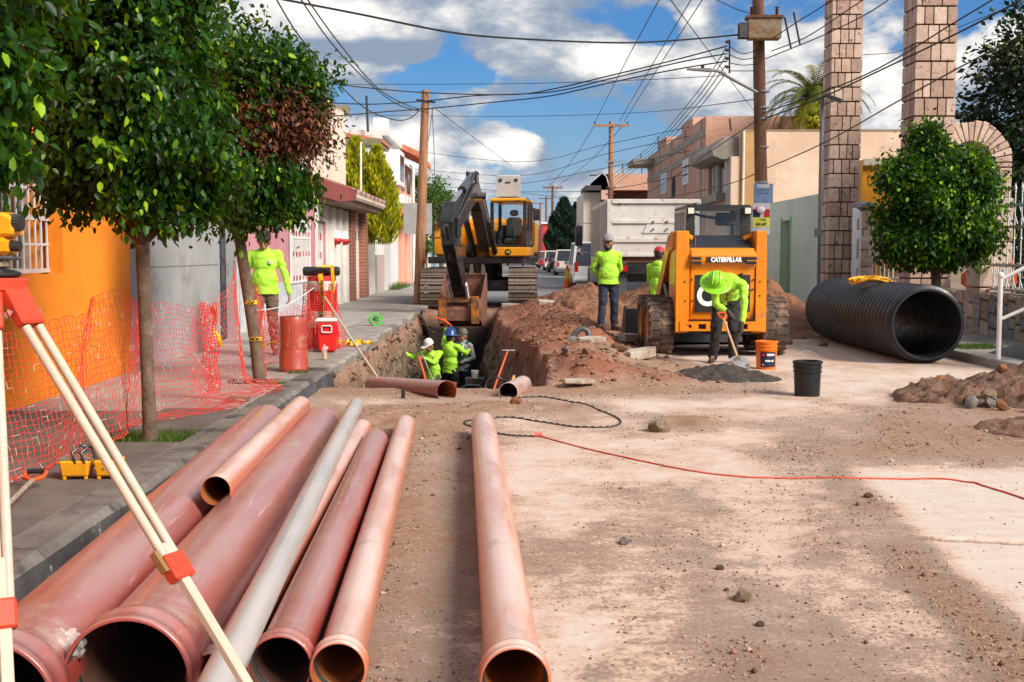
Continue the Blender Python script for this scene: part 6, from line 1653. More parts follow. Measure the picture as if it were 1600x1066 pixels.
# white cane from the drum to the trench
a_, b_ = P(508, 465, 16.6), P(589, 589, 14.0)
tag(MB().tube([a_, a_.lerp(b_, .5) + V((0, 0, -.02)), b_], [.014, .016, .016], n=8).build('white_pole', M_alu, smooth=50), 'thin white pole leaning from the cooler down into the trench', 'pole')
# green plastic spool
p = G(587, 509, WZ)
sp_ = thing('green_spool', 'bright green plastic spool lying on the pavement', 'spool', tuple(p + V((0, 0, .125))), radians(20))
M_gr = mat('spool green', (.06, .55, .04), rough=.35)
for y_ in (-.06, .06): MB().lathe([(.105, y_ - .008), (.125, y_ - .008), (.125, y_ + .008), (.105, y_ + .008), (.105, y_ - .008)], n=24, axis='y').build('rim_ring', M_gr, sp_, smooth=35)
for k in range(5):
    a = 2 * pi * k / 5; MB().bar((0, -.062, 0), (.108 * cos(a), -.062, .108 * sin(a)), .022, .012).build('spoke', M_gr, sp_)
MB().lathe([(0, -.055), (.05, -.055), (.05, .055), (0, .055)], n=16, axis='y').build('core', M_black, sp_, smooth=35)
# yellow toolbox open on the pavement
p = G(132, 746, WZ)
tb = thing('tool_box', 'open yellow and black tool box on the pavement below the net', 'tool box', tuple(p), radians(4))
M_ty = mat('toolbox yellow', (.80, .36, .012), rough=.4)
for a, b_ in ((-.135, .055), (.075, .235)):
    bx_ = MB(); ring = lambda z, e, i=0: [(a + .015 - e, -.075 - e, z), (b_ - .015 + e, -.075 - e, z), (b_ - .015 + e, .075 + e, z), (a + .015 - e, .075 + e, z)]
    bx_.loft([ring(.015, 0), ring(.12, .015)], cap=True).build('tray', M_ty, tb, bevel=.012)
    for fx in (a + .03, b_ - .03): MB().lathe([(0, 0), (.012, 0), (.014, .02), (0, .02)], n=8, c=(fx, -.06, 0)).build('foot', M_ty, tb)
MB().box(-.140, .060, -.082, .085, .121, .134, bev=.005).build('tray_lid', mat('smoky lid', (.16, .17, .18), rough=.25), tb)
MB().box(.085, .225, -.06, .07, .1205, .123).build('tray_inside', M_mblack, tb)
for dx in (0, .055):
    MB().tube([(-.03 + dx, -.08, .10), (-.05 + dx, -.085, .17), (-.01 + dx, -.03, .205), (.05 + dx, .0, .19), (.085 + dx, -.05, .13), (.085 + dx, -.08, .06)], .010, n=8).build('handle', M_mblack, tb, smooth=60)
# shovel with orange grip lying on the pavement
g0 = G(55, 762, WZ) + V((0, 0, .06)); g1 = G(-60, 870, WZ) + V((0, 0, .03))
shv = thing('shovel', 'shovel with an orange D grip lying on the pavement near the tripod', 'shovel', tuple(g0))
d_ = (g1 - g0); u_ = d_.normalized(); s_ = u_.cross(V((0, 0, 1))).normalized()
M_tor = MATS['tool orange']
MB().tube([u_ * .09, u_ * .03 - s_ * .055 + V((0, 0, .01)), -u_ * .035 - s_ * .06 + V((0, 0, .025)), -u_ * .05 + V((0, 0, .03)), -u_ * .035 + s_ * .06 + V((0, 0, .025)), u_ * .03 + s_ * .055 + V((0, 0, .01)), u_ * .09], .013, n=8).build('grip', M_tor, shv, smooth=60)
MB().tube([-u_ * .04 - s_ * .05 + V((0, 0, .032)), -u_ * .04 + s_ * .05 + V((0, 0, .032))], .016, n=8).build('grip_cover', M_mblack, shv, smooth=60)
MB().cyl(u_ * .09, d_, .016, n=8).build('handle', mat('grey wood', (.36, .30, .24), c2=(.26, .21, .16), stretch=(1, 1, 1), scale=20), shv, smooth=50)
# small dark stake beside the kerb
a_ = G(160, 833, 0.0); tag(MB().cyl(a_ + V((.02, -.02, -.02)), a_ + V((-.04, .05, .13)), .006, n=6).build('iron_rod', M_black), 'short black iron rod leaning on the kerb side', 'rod')
# shovel of the bent worker
gw = P2_.matrix_basis @ V((.02, -.64, .70)); 
bl = G(1160, 580, .02)
sv2 = thing('shovel', 'shovel with orange grip pushed into the dark heap by the bent worker', 'shovel', tuple(gw))
top = P(1127, 489, gw.y) - gw; bot = (bl - gw)
d_ = (bot - top).normalized(); s_ = V((1, 0, 0))
MB().tube([top + d_ * .13, top + s_ * -.05 + d_ * .05, top - s_ * .05, top + s_ * .05, top + s_ * .05 + d_ * .05, top + d_ * .13], .015, n=8).build('grip', M_tor, sv2, smooth=60)
MB().cyl(top + d_ * .12, bot - d_ * .25, .017, n=8).build('handle', mat('wood handle', (.55, .36, .20), c2=(.45, .28, .15), scale=30), sv2, smooth=50)
bq = bot - d_ * .26; n_ = d_.cross(s_).normalized()
MB().loft([[bq - s_ * .035, bq + s_ * .035, bq + s_ * .035 + n_ * .006, bq - s_ * .035 + n_ * .006], [bq - s_ * .12 + d_ * .05, bq + s_ * .12 + d_ * .05, bq + s_ * .12 + d_ * .05 + n_ * .006, bq - s_ * .12 + d_ * .05 + n_ * .006],
           [bq - s_ * .12 + d_ * .2, bq + s_ * .12 + d_ * .2, bq + s_ * .12 + d_ * .2 + n_ * .006, bq - s_ * .12 + d_ * .2 + n_ * .006], [bq - s_ * .04 + d_ * .30, bq + s_ * .04 + d_ * .30, bq + s_ * .04 + d_ * .3 + n_ * .006, bq - s_ * .04 + d_ * .3 + n_ * .006]]).build('blade', mat('worn blade', (.40, .40, .40), metal=.6, rough=.5, dirt=(.12, .09, .07), dlo=.45, dhi=.6, dscale=9), sv2)

# ------------------------------------------------------------------ HEAPS, CLODS, STONES
M_pile = mat('reddish brown soil', (.27, .125, .065), c2=(.17, .075, .04), scale=3.0, rough=.95, world_co=True, bump=.05, bscale=14, dirt=(.38, .23, .14), dlo=.55, dhi=.75, dscale=5)
def heap(name, label, cx, cy, rx, ry, hh, m, seed=0, n=110, base=None, rough=.10, power=1.0, lean=(0, 0)):
    u = np.linspace(-1.15, 1.15, n); U_, W_ = np.meshgrid(u, u)
    R_ = np.sqrt(U_ ** 2 + W_ ** 2) * (1 + .18 * (fbm(np.arctan2(W_, U_) * 1.2 + 7, U_ * 0 + seed, seed, 3) - .5))
    prof = np.clip(1 - R_, 0, 1) ** power
    X_, Y_ = cx + U_ * rx + lean[0] * prof, cy + W_ * ry + lean[1] * prof
    Z_ = hh * prof * (.75 + .5 * fbm(X_ * 1.5, Y_ * 1.5, seed + 3, 4)) + sstep((1.1 - R_) * 6) * rough * (fbm(X_ * 5, Y_ * 5, seed + 5, 4) - .35) + sstep((1.0 - R_) * 8) * rough * .5 * (fbm(X_ * 16, Y_ * 16, seed + 7, 3) - .4)
    g0 = ground_all(X_.ravel(), Y_.ravel())[0].reshape(X_.shape) if base is None else base
    Z_ = Z_ + g0 - .06 * (R_ > 1.0) - .01
    idx = np.arange(n * n).reshape(n, n)
    fc = np.stack([idx[:-1, :-1].ravel(), idx[:-1, 1:].ravel(), idx[1:, 1:].ravel(), idx[1:, :-1].ravel()], 1)
    keep = (R_.ravel()[fc].min(1) < 1.08)
    o = np_mesh(name, np.stack([X_.ravel(), Y_.ravel(), Z_.ravel()], 1), fc[keep], m, smooth=True)
    tag(o, label, 'dirt heap'); return o
heap('soil_heap', 'large heap of reddish brown soil between the truck and the loader', 3.9, 26.6, 2.1, 3.6, 1.45, M_pile, 1, n=150, rough=.16, power=1.05)
heap('soil_heap', 'low spread of brown soil in front of the truck behind the standing man', 2.0, 26.5, 1.2, 4.0, .55, M_pile, 9, n=110, rough=.16, power=1.0)
heap('soil_heap', 'heap of brown soil behind the right rear wheel of the loader', 5.3, 24.8, 1.35, 3.6, .95, M_pile, 2, n=110, rough=.14)
M_dsoil = mat('dark wet soil', (.035, .027, .022), c2=(.07, .055, .042), scale=8, rough=.8, world_co=True, bump=.03, bscale=20)
heap('gravel_heap', 'small heap of dark wet soil being shovelled in front of the loader', *(G(1135, 592)[:2]), .68, .62, .14, M_dsoil, 4, n=80, rough=.09)
M_grav = mat('brown gravel', (.24, .135, .09), c2=(.13, .07, .045), scale=6, rough=.95, world_co=True, bump=.05, bscale=22, dirt=(.40, .30, .22), dlo=.55, dhi=.72, dscale=6)
heap('gravel_heap', 'heap of brown soil and cobbles at the right edge of the street', 6.3, 12.4, 2.3, 1.15, .42, M_grav, 6, n=150, rough=.24)
heap('gravel_heap', 'low lumpy soil ridge crossing the lane near the right pavement', 5.2, 10.2, 1.1, .7, .09, M_grav, 8, n=110, rough=.14)
# individual stones
def rock_mesh(seed, col):
    bm = bmesh.new(); bmesh.ops.create_icosphere(bm, subdivisions=2, radius=1.0)
    for v_ in bm.verts:
        n_ = mnoise.noise(v_.co * 1.3 + V((seed, 0, 0))) * .45 + mnoise.noise(v_.co * 3 + V((0, seed, 0))) * .15
        v_.co *= 1 + n_; v_.co.z *= .72
    me = bpy.data.meshes.new('rock'); bm.to_mesh(me); bm.free(); me.materials.append(col); me.shade_smooth(); me.set_sharp_from_angle(angle=radians(38)); return me
M_rk = [mat('tan stone', (.42, .30, .20), c2=(.30, .20, .13), scale=2, rough=.9, bump=.05, bscale=8), mat('brown stone', (.24, .14, .085), c2=(.16, .09, .06), scale=2, rough=.9, bump=.05, bscale=8), mat('grey stone', (.38, .36, .33), c2=(.26, .24, .22), scale=2, rough=.9, bump=.05, bscale=8), mat('orange stone', (.50, .21, .09), c2=(.36, .14, .07), scale=2, rough=.9, bump=.05, bscale=8)]
RK = [rock_mesh(i * 3.7, M_rk[i % 4]) for i in range(12)]
def gz(x, y): return H(x, y)
ROCKS = [(1160, 939, .042, 0, 'pale stone with a broken top lying alone in the dust'), (1357, 779, .030, 1, 'small stone on the smooth pale slab'), (1285, 541, .085, 0, 'rounded tan stone under the front of the black corrugated pipe'),
         (1031, 675, .10, 0, 'flat tan clod in the middle of the lane beyond the cable'), (806, 640, .065, 3, 'orange clod between the chain and the trench edge'), (975, 849, .03, 2, 'flat grey pebble near the middle of the dusty lane'),
         (1228, 538, .11, 0, 'pale boulder at the foot of the soil heap by the loader wheel'), (1125, 890, .022, 1, 'dark pebble in the dusty foreground'), (1188, 978, .02, 1, 'black pebble nearest the camera in the lane'),
         (945, 530, .09, 1, 'dusty stone lying at the feet of the bearded man')]
for px, py, s_, k, lb in ROCKS:
    p = G(px, py); o = link('stone', RK[k], None, lb, (p.x, p.y, gz(p.x, p.y) + s_ * .4), (0, 0, px)); o.scale = (s_, s_ * .9, s_ * .9); tag(o, None, 'stone')
random.seed(11)
for i in range(60):   # cobbles on the gravel heap at the right
    x_, y_ = 6.0 + random.uniform(-1.5, 1.5), 12.1 + random.uniform(-.9, .7)
    if i > 46: x_, y_ = 5.6 + random.uniform(-.8, .9), 10.5 + random.uniform(-.7, .8)
    s_ = random.uniform(.035, .085)
    rr = hypot((x_ - 6.3) / 2.3, (y_ - 12.4) / 1.15); z_ = gz(x_, y_) + .03 + .40 * max(0, 1 - rr)
    o = link('cobble', RK[i % 12], None, 'rounded cobble in the soil heap by the right pavement', (x_, y_, z_ + s_ * .3), (random.random(), random.random(), i)); o.scale = (s_, s_ * .9, s_); tag(o, None, 'stone', 'cobbles in the soil heap by the right pavement')
for i in range(16):
    x_ = 1.0 + random.gauss(0, .5); y_ = random.uniform(14.2, 19.5); s_ = random.uniform(.04, .09)
    if x_ < trench_r(np.array([y_]))[0] + .1: x_ += .6
    o = link('rubble_chunk', RK[(i * 5) % 12], None, 'broken clod on the spoil beside the trench', (x_, y_, gz(x_, y_) + s_ * .3), (random.random(), random.random(), i)); o.scale = (s_ * 1.3, s_, s_ * .7); tag(o, None, 'rubble', 'broken clods on the spoil beside the trench')
# broken concrete slabs
M_slabb = mat('broken concrete slab', (.44, .38, .32), c2=(.33, .27, .22), scale=4, rough=.9, bump=.01, bscale=25, dirt=(.24, .15, .10), dlo=.5, dhi=.7, dscale=3)
def chunk(px, py, L_, W_, T_, rz, rx, ry, lb):
    p = G(px, py); pts = [(L_ * .5 * cos(a) * random.uniform(.75, 1.1), W_ * .5 * sin(a) * random.uniform(.75, 1.1)) for a in np.linspace(0, 2 * pi, 8)[:-1]]
    b = MB().prism(pts, -T_ / 2, T_ / 2, 'z'); o = b.build('broken_slab', M_slabb, None, bevel=.01); o.location = (p.x, p.y, gz(p.x, p.y) + T_ * .5 + .02); o.rotation_euler = (rx, ry, rz); tag(o, lb, 'slab', 'broken pieces of the old concrete road')
for a in [(985, 545, 1.1, .35, .13, 1.2, .05, .06, 'long broken slab edge between the spoil and the open lane'), (1000, 570, .8, .3, .12, .9, .04, -.05, 'tilted slab edge piece nearest the loader tyre'), (862, 508, .75, .5, .1, .3, .15, .1, 'pale broken slab lying on the red spoil below the asphalt'),
          (800, 486, .7, .4, .1, .1, .1, .05, 'light grey slab piece at the trench rim by the excavator track'), (905, 607, .5, .3, .05, .5, .0, .05, 'thin slab fragment at the near end of the spoil'), (925, 566, .45, .3, .06, .2, .1, .0, 'grey slab fragment beside the black hose bend')]: chunk(*a)
# loose crumbs and pebbles: far too many to count
def scatter(name, label, n, fx, fy, smin, smax, mats_, seed, dens=None):
    rg = np.random.default_rng(seed)
    x_, y_ = fx(rg, n), fy(rg, n)
    if dens is not None:
        k = rg.random(n) < dens(x_, y_); x_, y_ = x_[k], y_[k]
    n = len(x_); z_ = ground_all(x_, y_)[0]
    k = ~((y_ > TR_Y0 - .2) & (y_ < TR_Y1) & (x_ < trench_r(y_)) & (x_ > -2.5)); x_, y_, z_ = x_[k], y_[k], z_[k]; n = len(x_)
    s_ = smin + (smax - smin) * rg.random(n) ** 3
    oc = np.array([(1, 0, 0), (0, 1, 0), (-1, 0, 0), (0, -1, 0), (0, 0, .75), (0, 0, -.6)], float)
    vv = oc[None] * s_[:, None, None] * (.6 + .8 * rg.random((n, 6, 1)))
    a = rg.random(n) * 6.28; c_, q_ = np.cos(a), np.sin(a)
    vx = vv[..., 0] * c_[:, None] - vv[..., 1] * q_[:, None]; vy = vv[..., 0] * q_[:, None] + vv[..., 1] * c_[:, None]
    vv = np.stack([vx + x_[:, None], vy + y_[:, None], vv[..., 2] + z_[:, None] + s_[:, None] * .25], -1).reshape(-1, 3)
    f0 = np.array([(0, 1, 4), (1, 2, 4), (2, 3, 4), (3, 0, 4), (1, 0, 5), (2, 1, 5), (3, 2, 5), (0, 3, 5)])
    fc = (f0[None] + (np.arange(n) * 6)[:, None, None]).reshape(-1, 3)
    mi = np.repeat(rg.integers(0, len(mats_), n), 8)
    o = np_mesh(name, vv, fc, mats_, midx=mi); tag(o, label, kind='stuff'); return o
crm = [mat('crumb brown', (.26, .165, .11), rough=.95), mat('crumb dark', (.12, .075, .05), rough=.95), mat('crumb pale', (.48, .38, .30), rough=.95), mat('crumb red', (.34, .17, .11), rough=.95)]
scatter('loose_crumbs', 'loose crumbs of soil strewn over the dusty street', 120000, lambda r, n: r.uniform(-2.2, 6.4, n), lambda r, n: 3.2 + 12 * r.random(n) ** 1.6, .002, .0095, crm, 5,
        dens=lambda x, y: np.clip(ground_all(x, y)[1] * 1.5 - .3, .02, 1) * np.clip((fbm(x * 2.6, y * 2.2, 55, 4) - .42) * 6, .08, 1))
scatter('coarse_crumbs', 'coarser clods of soil strewn over the dusty street', 9000, lambda r, n: r.uniform(-2.2, 6.4, n), lambda r, n: 3.2 + 14 * r.random(n) ** 1.2, .007, .022, crm, 6,
        dens=lambda x, y: np.clip(ground_all(x, y)[1] ** 2 * 1.8 - .35, .01, 1) * np.clip((fbm(x * 2.6, y * 2.2, 55, 4) - .46) * 6, .02, 1))
scatter('spoil_clods', 'clods of soil on the spoil heap beside the trench', 6000, lambda r, n: r.uniform(.1, 3.0, n), lambda r, n: r.uniform(13.4, 30, n), .01, .045, [crm[0], crm[3], M_pile, M_pile], 7, dens=lambda x, y: np.clip(ground_all(x, y)[2] * 1.3, 0, 1))

# stones bedded in the left side of the trench
rg = np.random.default_rng(15); n = 3000; y_ = rg.uniform(13.8, 31.5, n); rt_ = rg.random(n) < .55; z_ = rg.uniform(-1.8, .06, n); x_ = trench_l(y_) + .34 * (np.clip(-z_, 0, 2) / 1.85) ** 1.25 + rg.uniform(-.10, .14, n); tq = (np.clip(-z_, 0, 2) / 1.85) ** 1.25; x_ = np.where(rt_, trench_r(y_) - tq * (.60 + .5 * (fbm(y_ * .9, y_ * 0 + 3, 31, 3) - .5)) + rg.uniform(-.03, .05, n), x_)
s_ = .010 + .045 * rg.random(n) ** 4; oc = np.array([(1, 0, 0), (0, 1, 0), (-1, 0, 0), (0, -1, 0), (0, 0, .8), (0, 0, -.8)], float)
vv = (oc[None] * s_[:, None, None] * (.6 + .8 * rg.random((n, 6, 1))) + np.stack([x_, y_, z_], 1)[:, None]).reshape(-1, 3)
f0 = np.array([(0, 1, 4), (1, 2, 4), (2, 3, 4), (3, 0, 4), (1, 0, 5), (2, 1, 5), (3, 2, 5), (0, 3, 5)])
o = np_mesh('trench_stones', vv, (f0[None] + (np.arange(n) * 6)[:, None, None]).reshape(-1, 3), [mat('trench clod', (.13, .08, .05), rough=.95), crm[1], mat('pale trench clod', (.22, .145, .10), rough=.95)], midx=np.repeat(rg.integers(0, 3, n), 8)); tag(o, 'small stones bedded in the cut side of the trench', kind='stuff')
# ------------------------------------------------------------------ CABLES ON THE GROUND
def ground_line(pxs, r, name, label, cat, m, n=6, wig=0, lift=0):
    w3 = [G(*q) for q in pxs]; pts = []
    for i in range(len(w3) - 1):
        a, b_ = w3[max(i - 1, 0)], w3[i]; c, d = w3[i + 1], w3[min(i + 2, len(w3) - 1)]
        for k in range(14):
            t = k / 14; q = .5 * ((2 * b_) + (c - a) * t + (2 * a - 5 * b_ + 4 * c - d) * t * t + (3 * b_ - a - 3 * c + d) * t ** 3); pts.append(q)
    pts.append(w3[-1]); 
    out = []
    for i, q in enumerate(pts): out.append(V((q.x, q.y, gz(q.x, q.y) + r * .8 + lift + (wig * sin(i * 2.2) if wig else 0))))
    o = MB().tube(out, r, n=n).build(name, m, smooth=60); tag(o, label, cat); return o
ground_line([(846, 683), (920, 702), (1010, 722), (1090, 737), (1180, 746), (1300, 748), (1400, 750), (1500, 753), (1560, 768), (1610, 785)], .0065, 'extension_cord', 'orange red extension cord snaking across the dusty street', 'cable', mat('cord red', (.66, .10, .045), rough=.5))
ch_ = ground_line([(800, 623), (850, 622), (900, 632), (950, 648), (970, 660), (955, 668), (900, 668), (850, 661), (790, 654), (735, 661), (728, 668), (760, 676), (800, 682), (838, 683)], .008, 'black_chain', 'black knotted cord looping over the ground near the trench', 'cord', mat('chain black', (.03, .032, .028), rough=.6), wig=.006)
p = G(842, 683); tag(MB().cyl(V((p.x - .04, p.y, gz(p.x, p.y) + .02)), V((p.x + .03, p.y, gz(p.x, p.y) + .02)), .022, .015, n=10).build('cord_plug', mat('plug red', (.6, .12, .08)), smooth=40), 'pale red plug joining the orange cord to the black cord', 'plug')
# things in and by the trench
def rod(a, b_, r, m, name, label, cat='tool', n=8): return tag(MB().cyl(a, b_, r, n=n).build(name, m, smooth=50), label, cat)
t_ = thing('tamping_bar', 'orange T handled bar standing at the near end of the trench', 'tool', tuple(P(770, 613, 14.6)))
a_ = V((0, 0, 0)); b_ = P(793, 549, 15.6) - P(770, 613, 14.6); a_ = a_ - b_ * .5
MB().cyl(a_, b_, .013, n=8).build('bar', M_tor, t_, smooth=50); MB().cyl(b_ + V((-.07, 0, .01)), b_ + V((.10, 0, .01)), .012, n=8).build('t_handle', M_steel, t_)
rod(P(783, 618, 14.0) + V((0, 0, -.2)), P(803, 588, 14.9), .018, mat('pick handle wood', (.65, .33, .12)), 'wooden_stick', 'wooden handle with a red end leaning beside the pale pipe')
rod(P(666, 597, 19.5), P(655, 560, 20.3), .022, M_tor, 'orange_stake', 'orange handle leaning on the trench side below the white capped worker')
rod(P(678, 598, 22.8), P(659, 552, 23.2), .012, M_steel, 'thin_rod', 'thin steel rod leaning beside the white capped worker')
p = P(742, 583, 22.5); 
o = MB().lathe([(0, 0), (.055, 0), (.075, .15), (.068, .15), (.05, .01)], n=16).build('white_cup', M_white, smooth=40); o.location = p + V((0, 0, -.1)); tag(o, 'small white bucket on a ledge inside the trench', 'bucket')
o = MB().box(-.18, .18, -.2, .2, 0, .12).build('trench_ledge', mat('ledge soil', (.08, .06, .045), bump=.02)); o.location = p + V((0, .1, -.225)); tag(o, None, None, kind='structure')
o = MB().lathe([(0, 0), (.16, 0), (.18, .2), (.15, .2), (.14, .02)], n=18).build('basin', mat('salmon plastic', (.75, .20, .13)), smooth=40); o.location = P(700, 604, 23.4) + V((0, 0, -.12)); tag(o, 'salmon coloured bucket behind the legs of the trench workers', 'bucket')
bh = thing('hose_basket', 'grey box with looped black hose in the near end of the trench', 'box', tuple(P(735, 608, 14.8) + V((0, 0, -.10))))
MB().box(-.13, .13, -.1, .1, 0, .10, bev=.02).build('case', M_mgrey, bh)
MB().tube([(-.18, 0, -.02), (-.16, 0, .09), (-.05, 0, .15), (.10, 0, .15), (.2, 0, .06), (.24, 0, -.04)], .010, n=6).build('hose_loop', M_mblack, bh, smooth=60)
bs_ = MB().tube([(.13 * cos(a), 0.02 * sin(a * 3), .13 * sin(a)) for a in np.linspace(0, 2 * pi, 22)], .012, n=6).build('hose_coil', M_mblack, smooth=60); bs_.location = P(776, 607, 13.9); tag(bs_, 'coiled black hose beside the pale leaning pipe', 'hose')
hb_ = MB().tube([(-.12, 0, 0), (-.06, 0, .13), (.03, 0, .2), (.12, 0, .17), (.16, 0, .02)], .045, n=10).build('hose_bend', M_mgrey, smooth=60); pq = G(905, 562); hb_.location = (pq.x, pq.y, gz(pq.x, pq.y)); tag(hb_, 'grey rubber bend lying on the spoil between trench and lane', 'hose')
# bits in front of the near trench pipe
p = G(630, 622); o = MB().cyl((0, 0, 0), (0, 0, .09), .022, .020, n=8).build('short_stub', M_black); o.location = (p.x, p.y, gz(p.x, p.y)); tag(o, 'short black stub standing before the maroon pipe at the trench corner', 'stub')

# ------------------------------------------------------------------ SAFETY NET
M_net = mat('net red orange', (.74, .065, .04), c2=(.66, .05, .045), scale=9, rough=.45, world_co=True)
M_netw = mat('net sheen', (.82, .50, .42), rough=.35)
def net(name, label, cols, rows, fn, r=.0024, drop=.03, seed=0, m=None):
    """fn(u,v)->(x,y,z) arrays; strands as thin three sided prisms, joined: one woven net"""
    rg = np.random.default_rng(seed)
    U_, W_ = np.meshgrid(np.linspace(0, 1, cols), np.linspace(0, 1, rows))
    Pn = np.stack(fn(U_, W_), -1) + rg.normal(0, .004, (rows, cols, 3))
    segs = []
    h0, h1 = Pn[:, :-1].reshape(-1, 3), Pn[:, 1:].reshape(-1, 3); v0, v1 = Pn[:-1].reshape(-1, 3), Pn[1:].reshape(-1, 3)
    A_ = np.concatenate([h0, v0]); B_ = np.concatenate([h1, v1]); k = rg.random(len(A_)) > drop; A_, B_ = A_[k], B_[k]
    d = B_ - A_; d /= np.linalg.norm(d, axis=1, keepdims=True) + 1e-9
    ref = np.where(np.abs(d[:, 2:3]) > .8, np.array([[1., 0, 0]]), np.array([[0, 0, 1.]])); s_ = np.cross(d, ref); s_ /= np.linalg.norm(s_, axis=1, keepdims=True) + 1e-9; t_ = np.cross(d, s_)
    vs = []
    for P_ in (A_, B_):
        for a in (0, 2.094, 4.189): vs.append(P_ + (s_ * cos(a) + t_ * sin(a)) * r * rg.uniform(.7, 1.3, (len(P_), 1)))
    vs = np.stack(vs, 1).reshape(-1, 3); n_ = len(A_)
    f0 = np.array([(0, 1, 4, 3), (1, 2, 5, 4), (2, 0, 3, 5)]); fc = (f0[None] + (np.arange(n_) * 6)[:, None, None]).reshape(-1, 4)
    # knots
    o = np_mesh(name, vs, fc, [m or M_net, M_netw], midx=np.repeat((rg.random(n_) < .05).astype(int), 3)); tag(o, label, 'safety net'); return o
def net1(u, v):   # v=0 top, 1 bottom; along y 5.3 -> 12.9
    y = 5.3 + 7.6 * u
    x = -3.06 + .08 * np.sin(y * 1.7) + .06 * np.sin(y * 4.1 + v * 3) + .30 * v ** 2 * np.clip((y - 9.2) / 1.2, .1, 1) + .12 * (fbm(y * 1.2, v * 2, 71, 3) - .5)
    sag = .16 * np.sin(np.clip((y - 9.0) / 3.9, 0, 1) * pi) + .06 * np.sin(y * 3.1) * (y > 6)
    top = np.interp(y, [5.3, 6.9, 8.0, 9.0, 10.5, 11.9, 12.9], [.98, 1.02, 1.12, 1.28, 1.10, 1.0, 1.48]) + .02 * np.sin(y * 9)
    bot = np.interp(y, [5.3, 9.0, 12.9], [.17, .17, .17])
    z = top + (bot - top) * np.clip(v * 1.12, 0, 1) ** .95
    fl = np.clip((v - .86) / .14, 0, 1); x = x + fl * .30 * np.clip((y - 9.2) / 1.0, .05, 1); z = np.maximum(z, WZ + .012 + .03 * vnoise(y * 9, v * 30, 5))
    return x, y, z
net('safety_net', 'torn red plastic safety net strung between the two pavement trees', 158, 25, net1, seed=1)
def net2(u, v):   # from the second tree to the drum
    y = 12.95 + 4.2 * u
    x = -2.98 + .12 * np.sin(y * 2.0) + .10 * (fbm(y * 1.5, v * 2, 73, 3) - .5) + .12 * v * np.sin(y * 3)
    top = np.interp(y, [12.9, 14.0, 15.2, 16.4, 17.2], [1.35, .98, .78, .86, 1.12]) + .03 * np.sin(y * 8)
    z = top + (WZ + .02 - top) * v ** .9; z = np.maximum(z, WZ + .012)
    return x, y, z
net('safety_net', 'sagging red safety net between the leaning tree and the traffic drum', 84, 22, net2, seed=2)
dmp = V((dm.location.x, dm.location.y, WZ))
def net3(u, v):
    a = -pi * .95 + u * pi * .95; rr = .245 + .10 * v ** 2 + .03 * np.sin(u * 17 + v * 4)
    return dmp.x + rr * np.cos(a), dmp.y + rr * np.sin(a), WZ + .02 + (1 - v) * .93
net('safety_net', 'red net wrapped round the traffic drum', 26, 26, net3, seed=3, r=.0045)
def net4(u, v):
    y = 11.2 + .16 * u + .1 * v; return -2.90 + .10 * (u - .5) + .012 * np.sin(v * 16), y, 1.08 * (1 - v) + .2 * v + .0 * u
net('safety_net', 'bunched fold of red net hanging halfway between the trees', 6, 30, net4, seed=4, r=.0055, m=mat('net bright red', (.85, .04, .03), rough=.5))
# white string and yellow tape
a_, b_ = P(385, 485, 12.95), P(490, 450, 17.1)
pts = [a_.lerp(b_, k / 12) + V((0, 0, -.10 * sin(pi * k / 12))) for k in range(13)]
tag(MB().tube(pts, .006, n=5).build('white_string', M_white), 'white string tied from the leaning tree to the traffic drum', 'string')
b = MB(); ribbon(b, [P(400, 538, 12.95).lerp(P(438, 537, 14.0), k / 6) + V((0, 0, -.02 * sin(k * 1.2))) for k in range(7)], .035, (0, 0, 1), .3)
tag(b.build('caution_tape', M_tape), 'yellow tape stretched from the leaning tree to the standing pipe', 'tape')
b = MB(); ribbon(b, [P(330, 480, 11.4) + V((.02 * sin(k), .03 * k, -.045 * k)) for k in range(10)], .05, (1, 0, 0), .35)
tag(b.build('caution_tape', M_tape), 'yellow tape dangling from the fold of the net', 'tape')
tag(MB().prism([(-.12, 0), (.12, 0), (.14, .03), (-.05, .045)], -.05, .05, 'y').build('brown_tile_piece', M_rust, loc=tuple(G(369, 627, WZ)), rot=(0, 0, .2)), 'broken rusty tile piece on the pavement beside the kerb', 'tile piece')
# ================================================================== TREES
M_bark = mat('tree bark', (.17, .11, .075), c2=(.10, .065, .045), scale=9, rough=.9, bump=.012, bscale=25, world_co=True, dirt=(.26, .21, .16), dlo=.55, dhi=.7, dscale=6)
L_fic = leaf_mat('ficus leaf', (.003, .013, .002), (.012, .070, .003), (.30, .52, .012), .25, .40)
L_brown = leaf_mat('dead leaf', (.035, .012, .006), (.115, .036, .014), (.36, .15, .05), .15, .6)
L_cyp = leaf_mat('golden cypress', (.06, .10, .006), (.40, .42, .015), (.82, .72, .03), .2, .6)
L_dark = leaf_mat('dark tree leaf', (.006, .016, .006), (.016, .038, .010), (.12, .14, .02), .15, .5)
L_mid = leaf_mat('mid green leaf', (.02, .06, .01), (.07, .16, .02), (.25, .36, .05), .3, .5)
L_fir = leaf_mat('dark conifer', (.008, .022, .014), (.018, .045, .026), (.04, .08, .04), .05, .7)
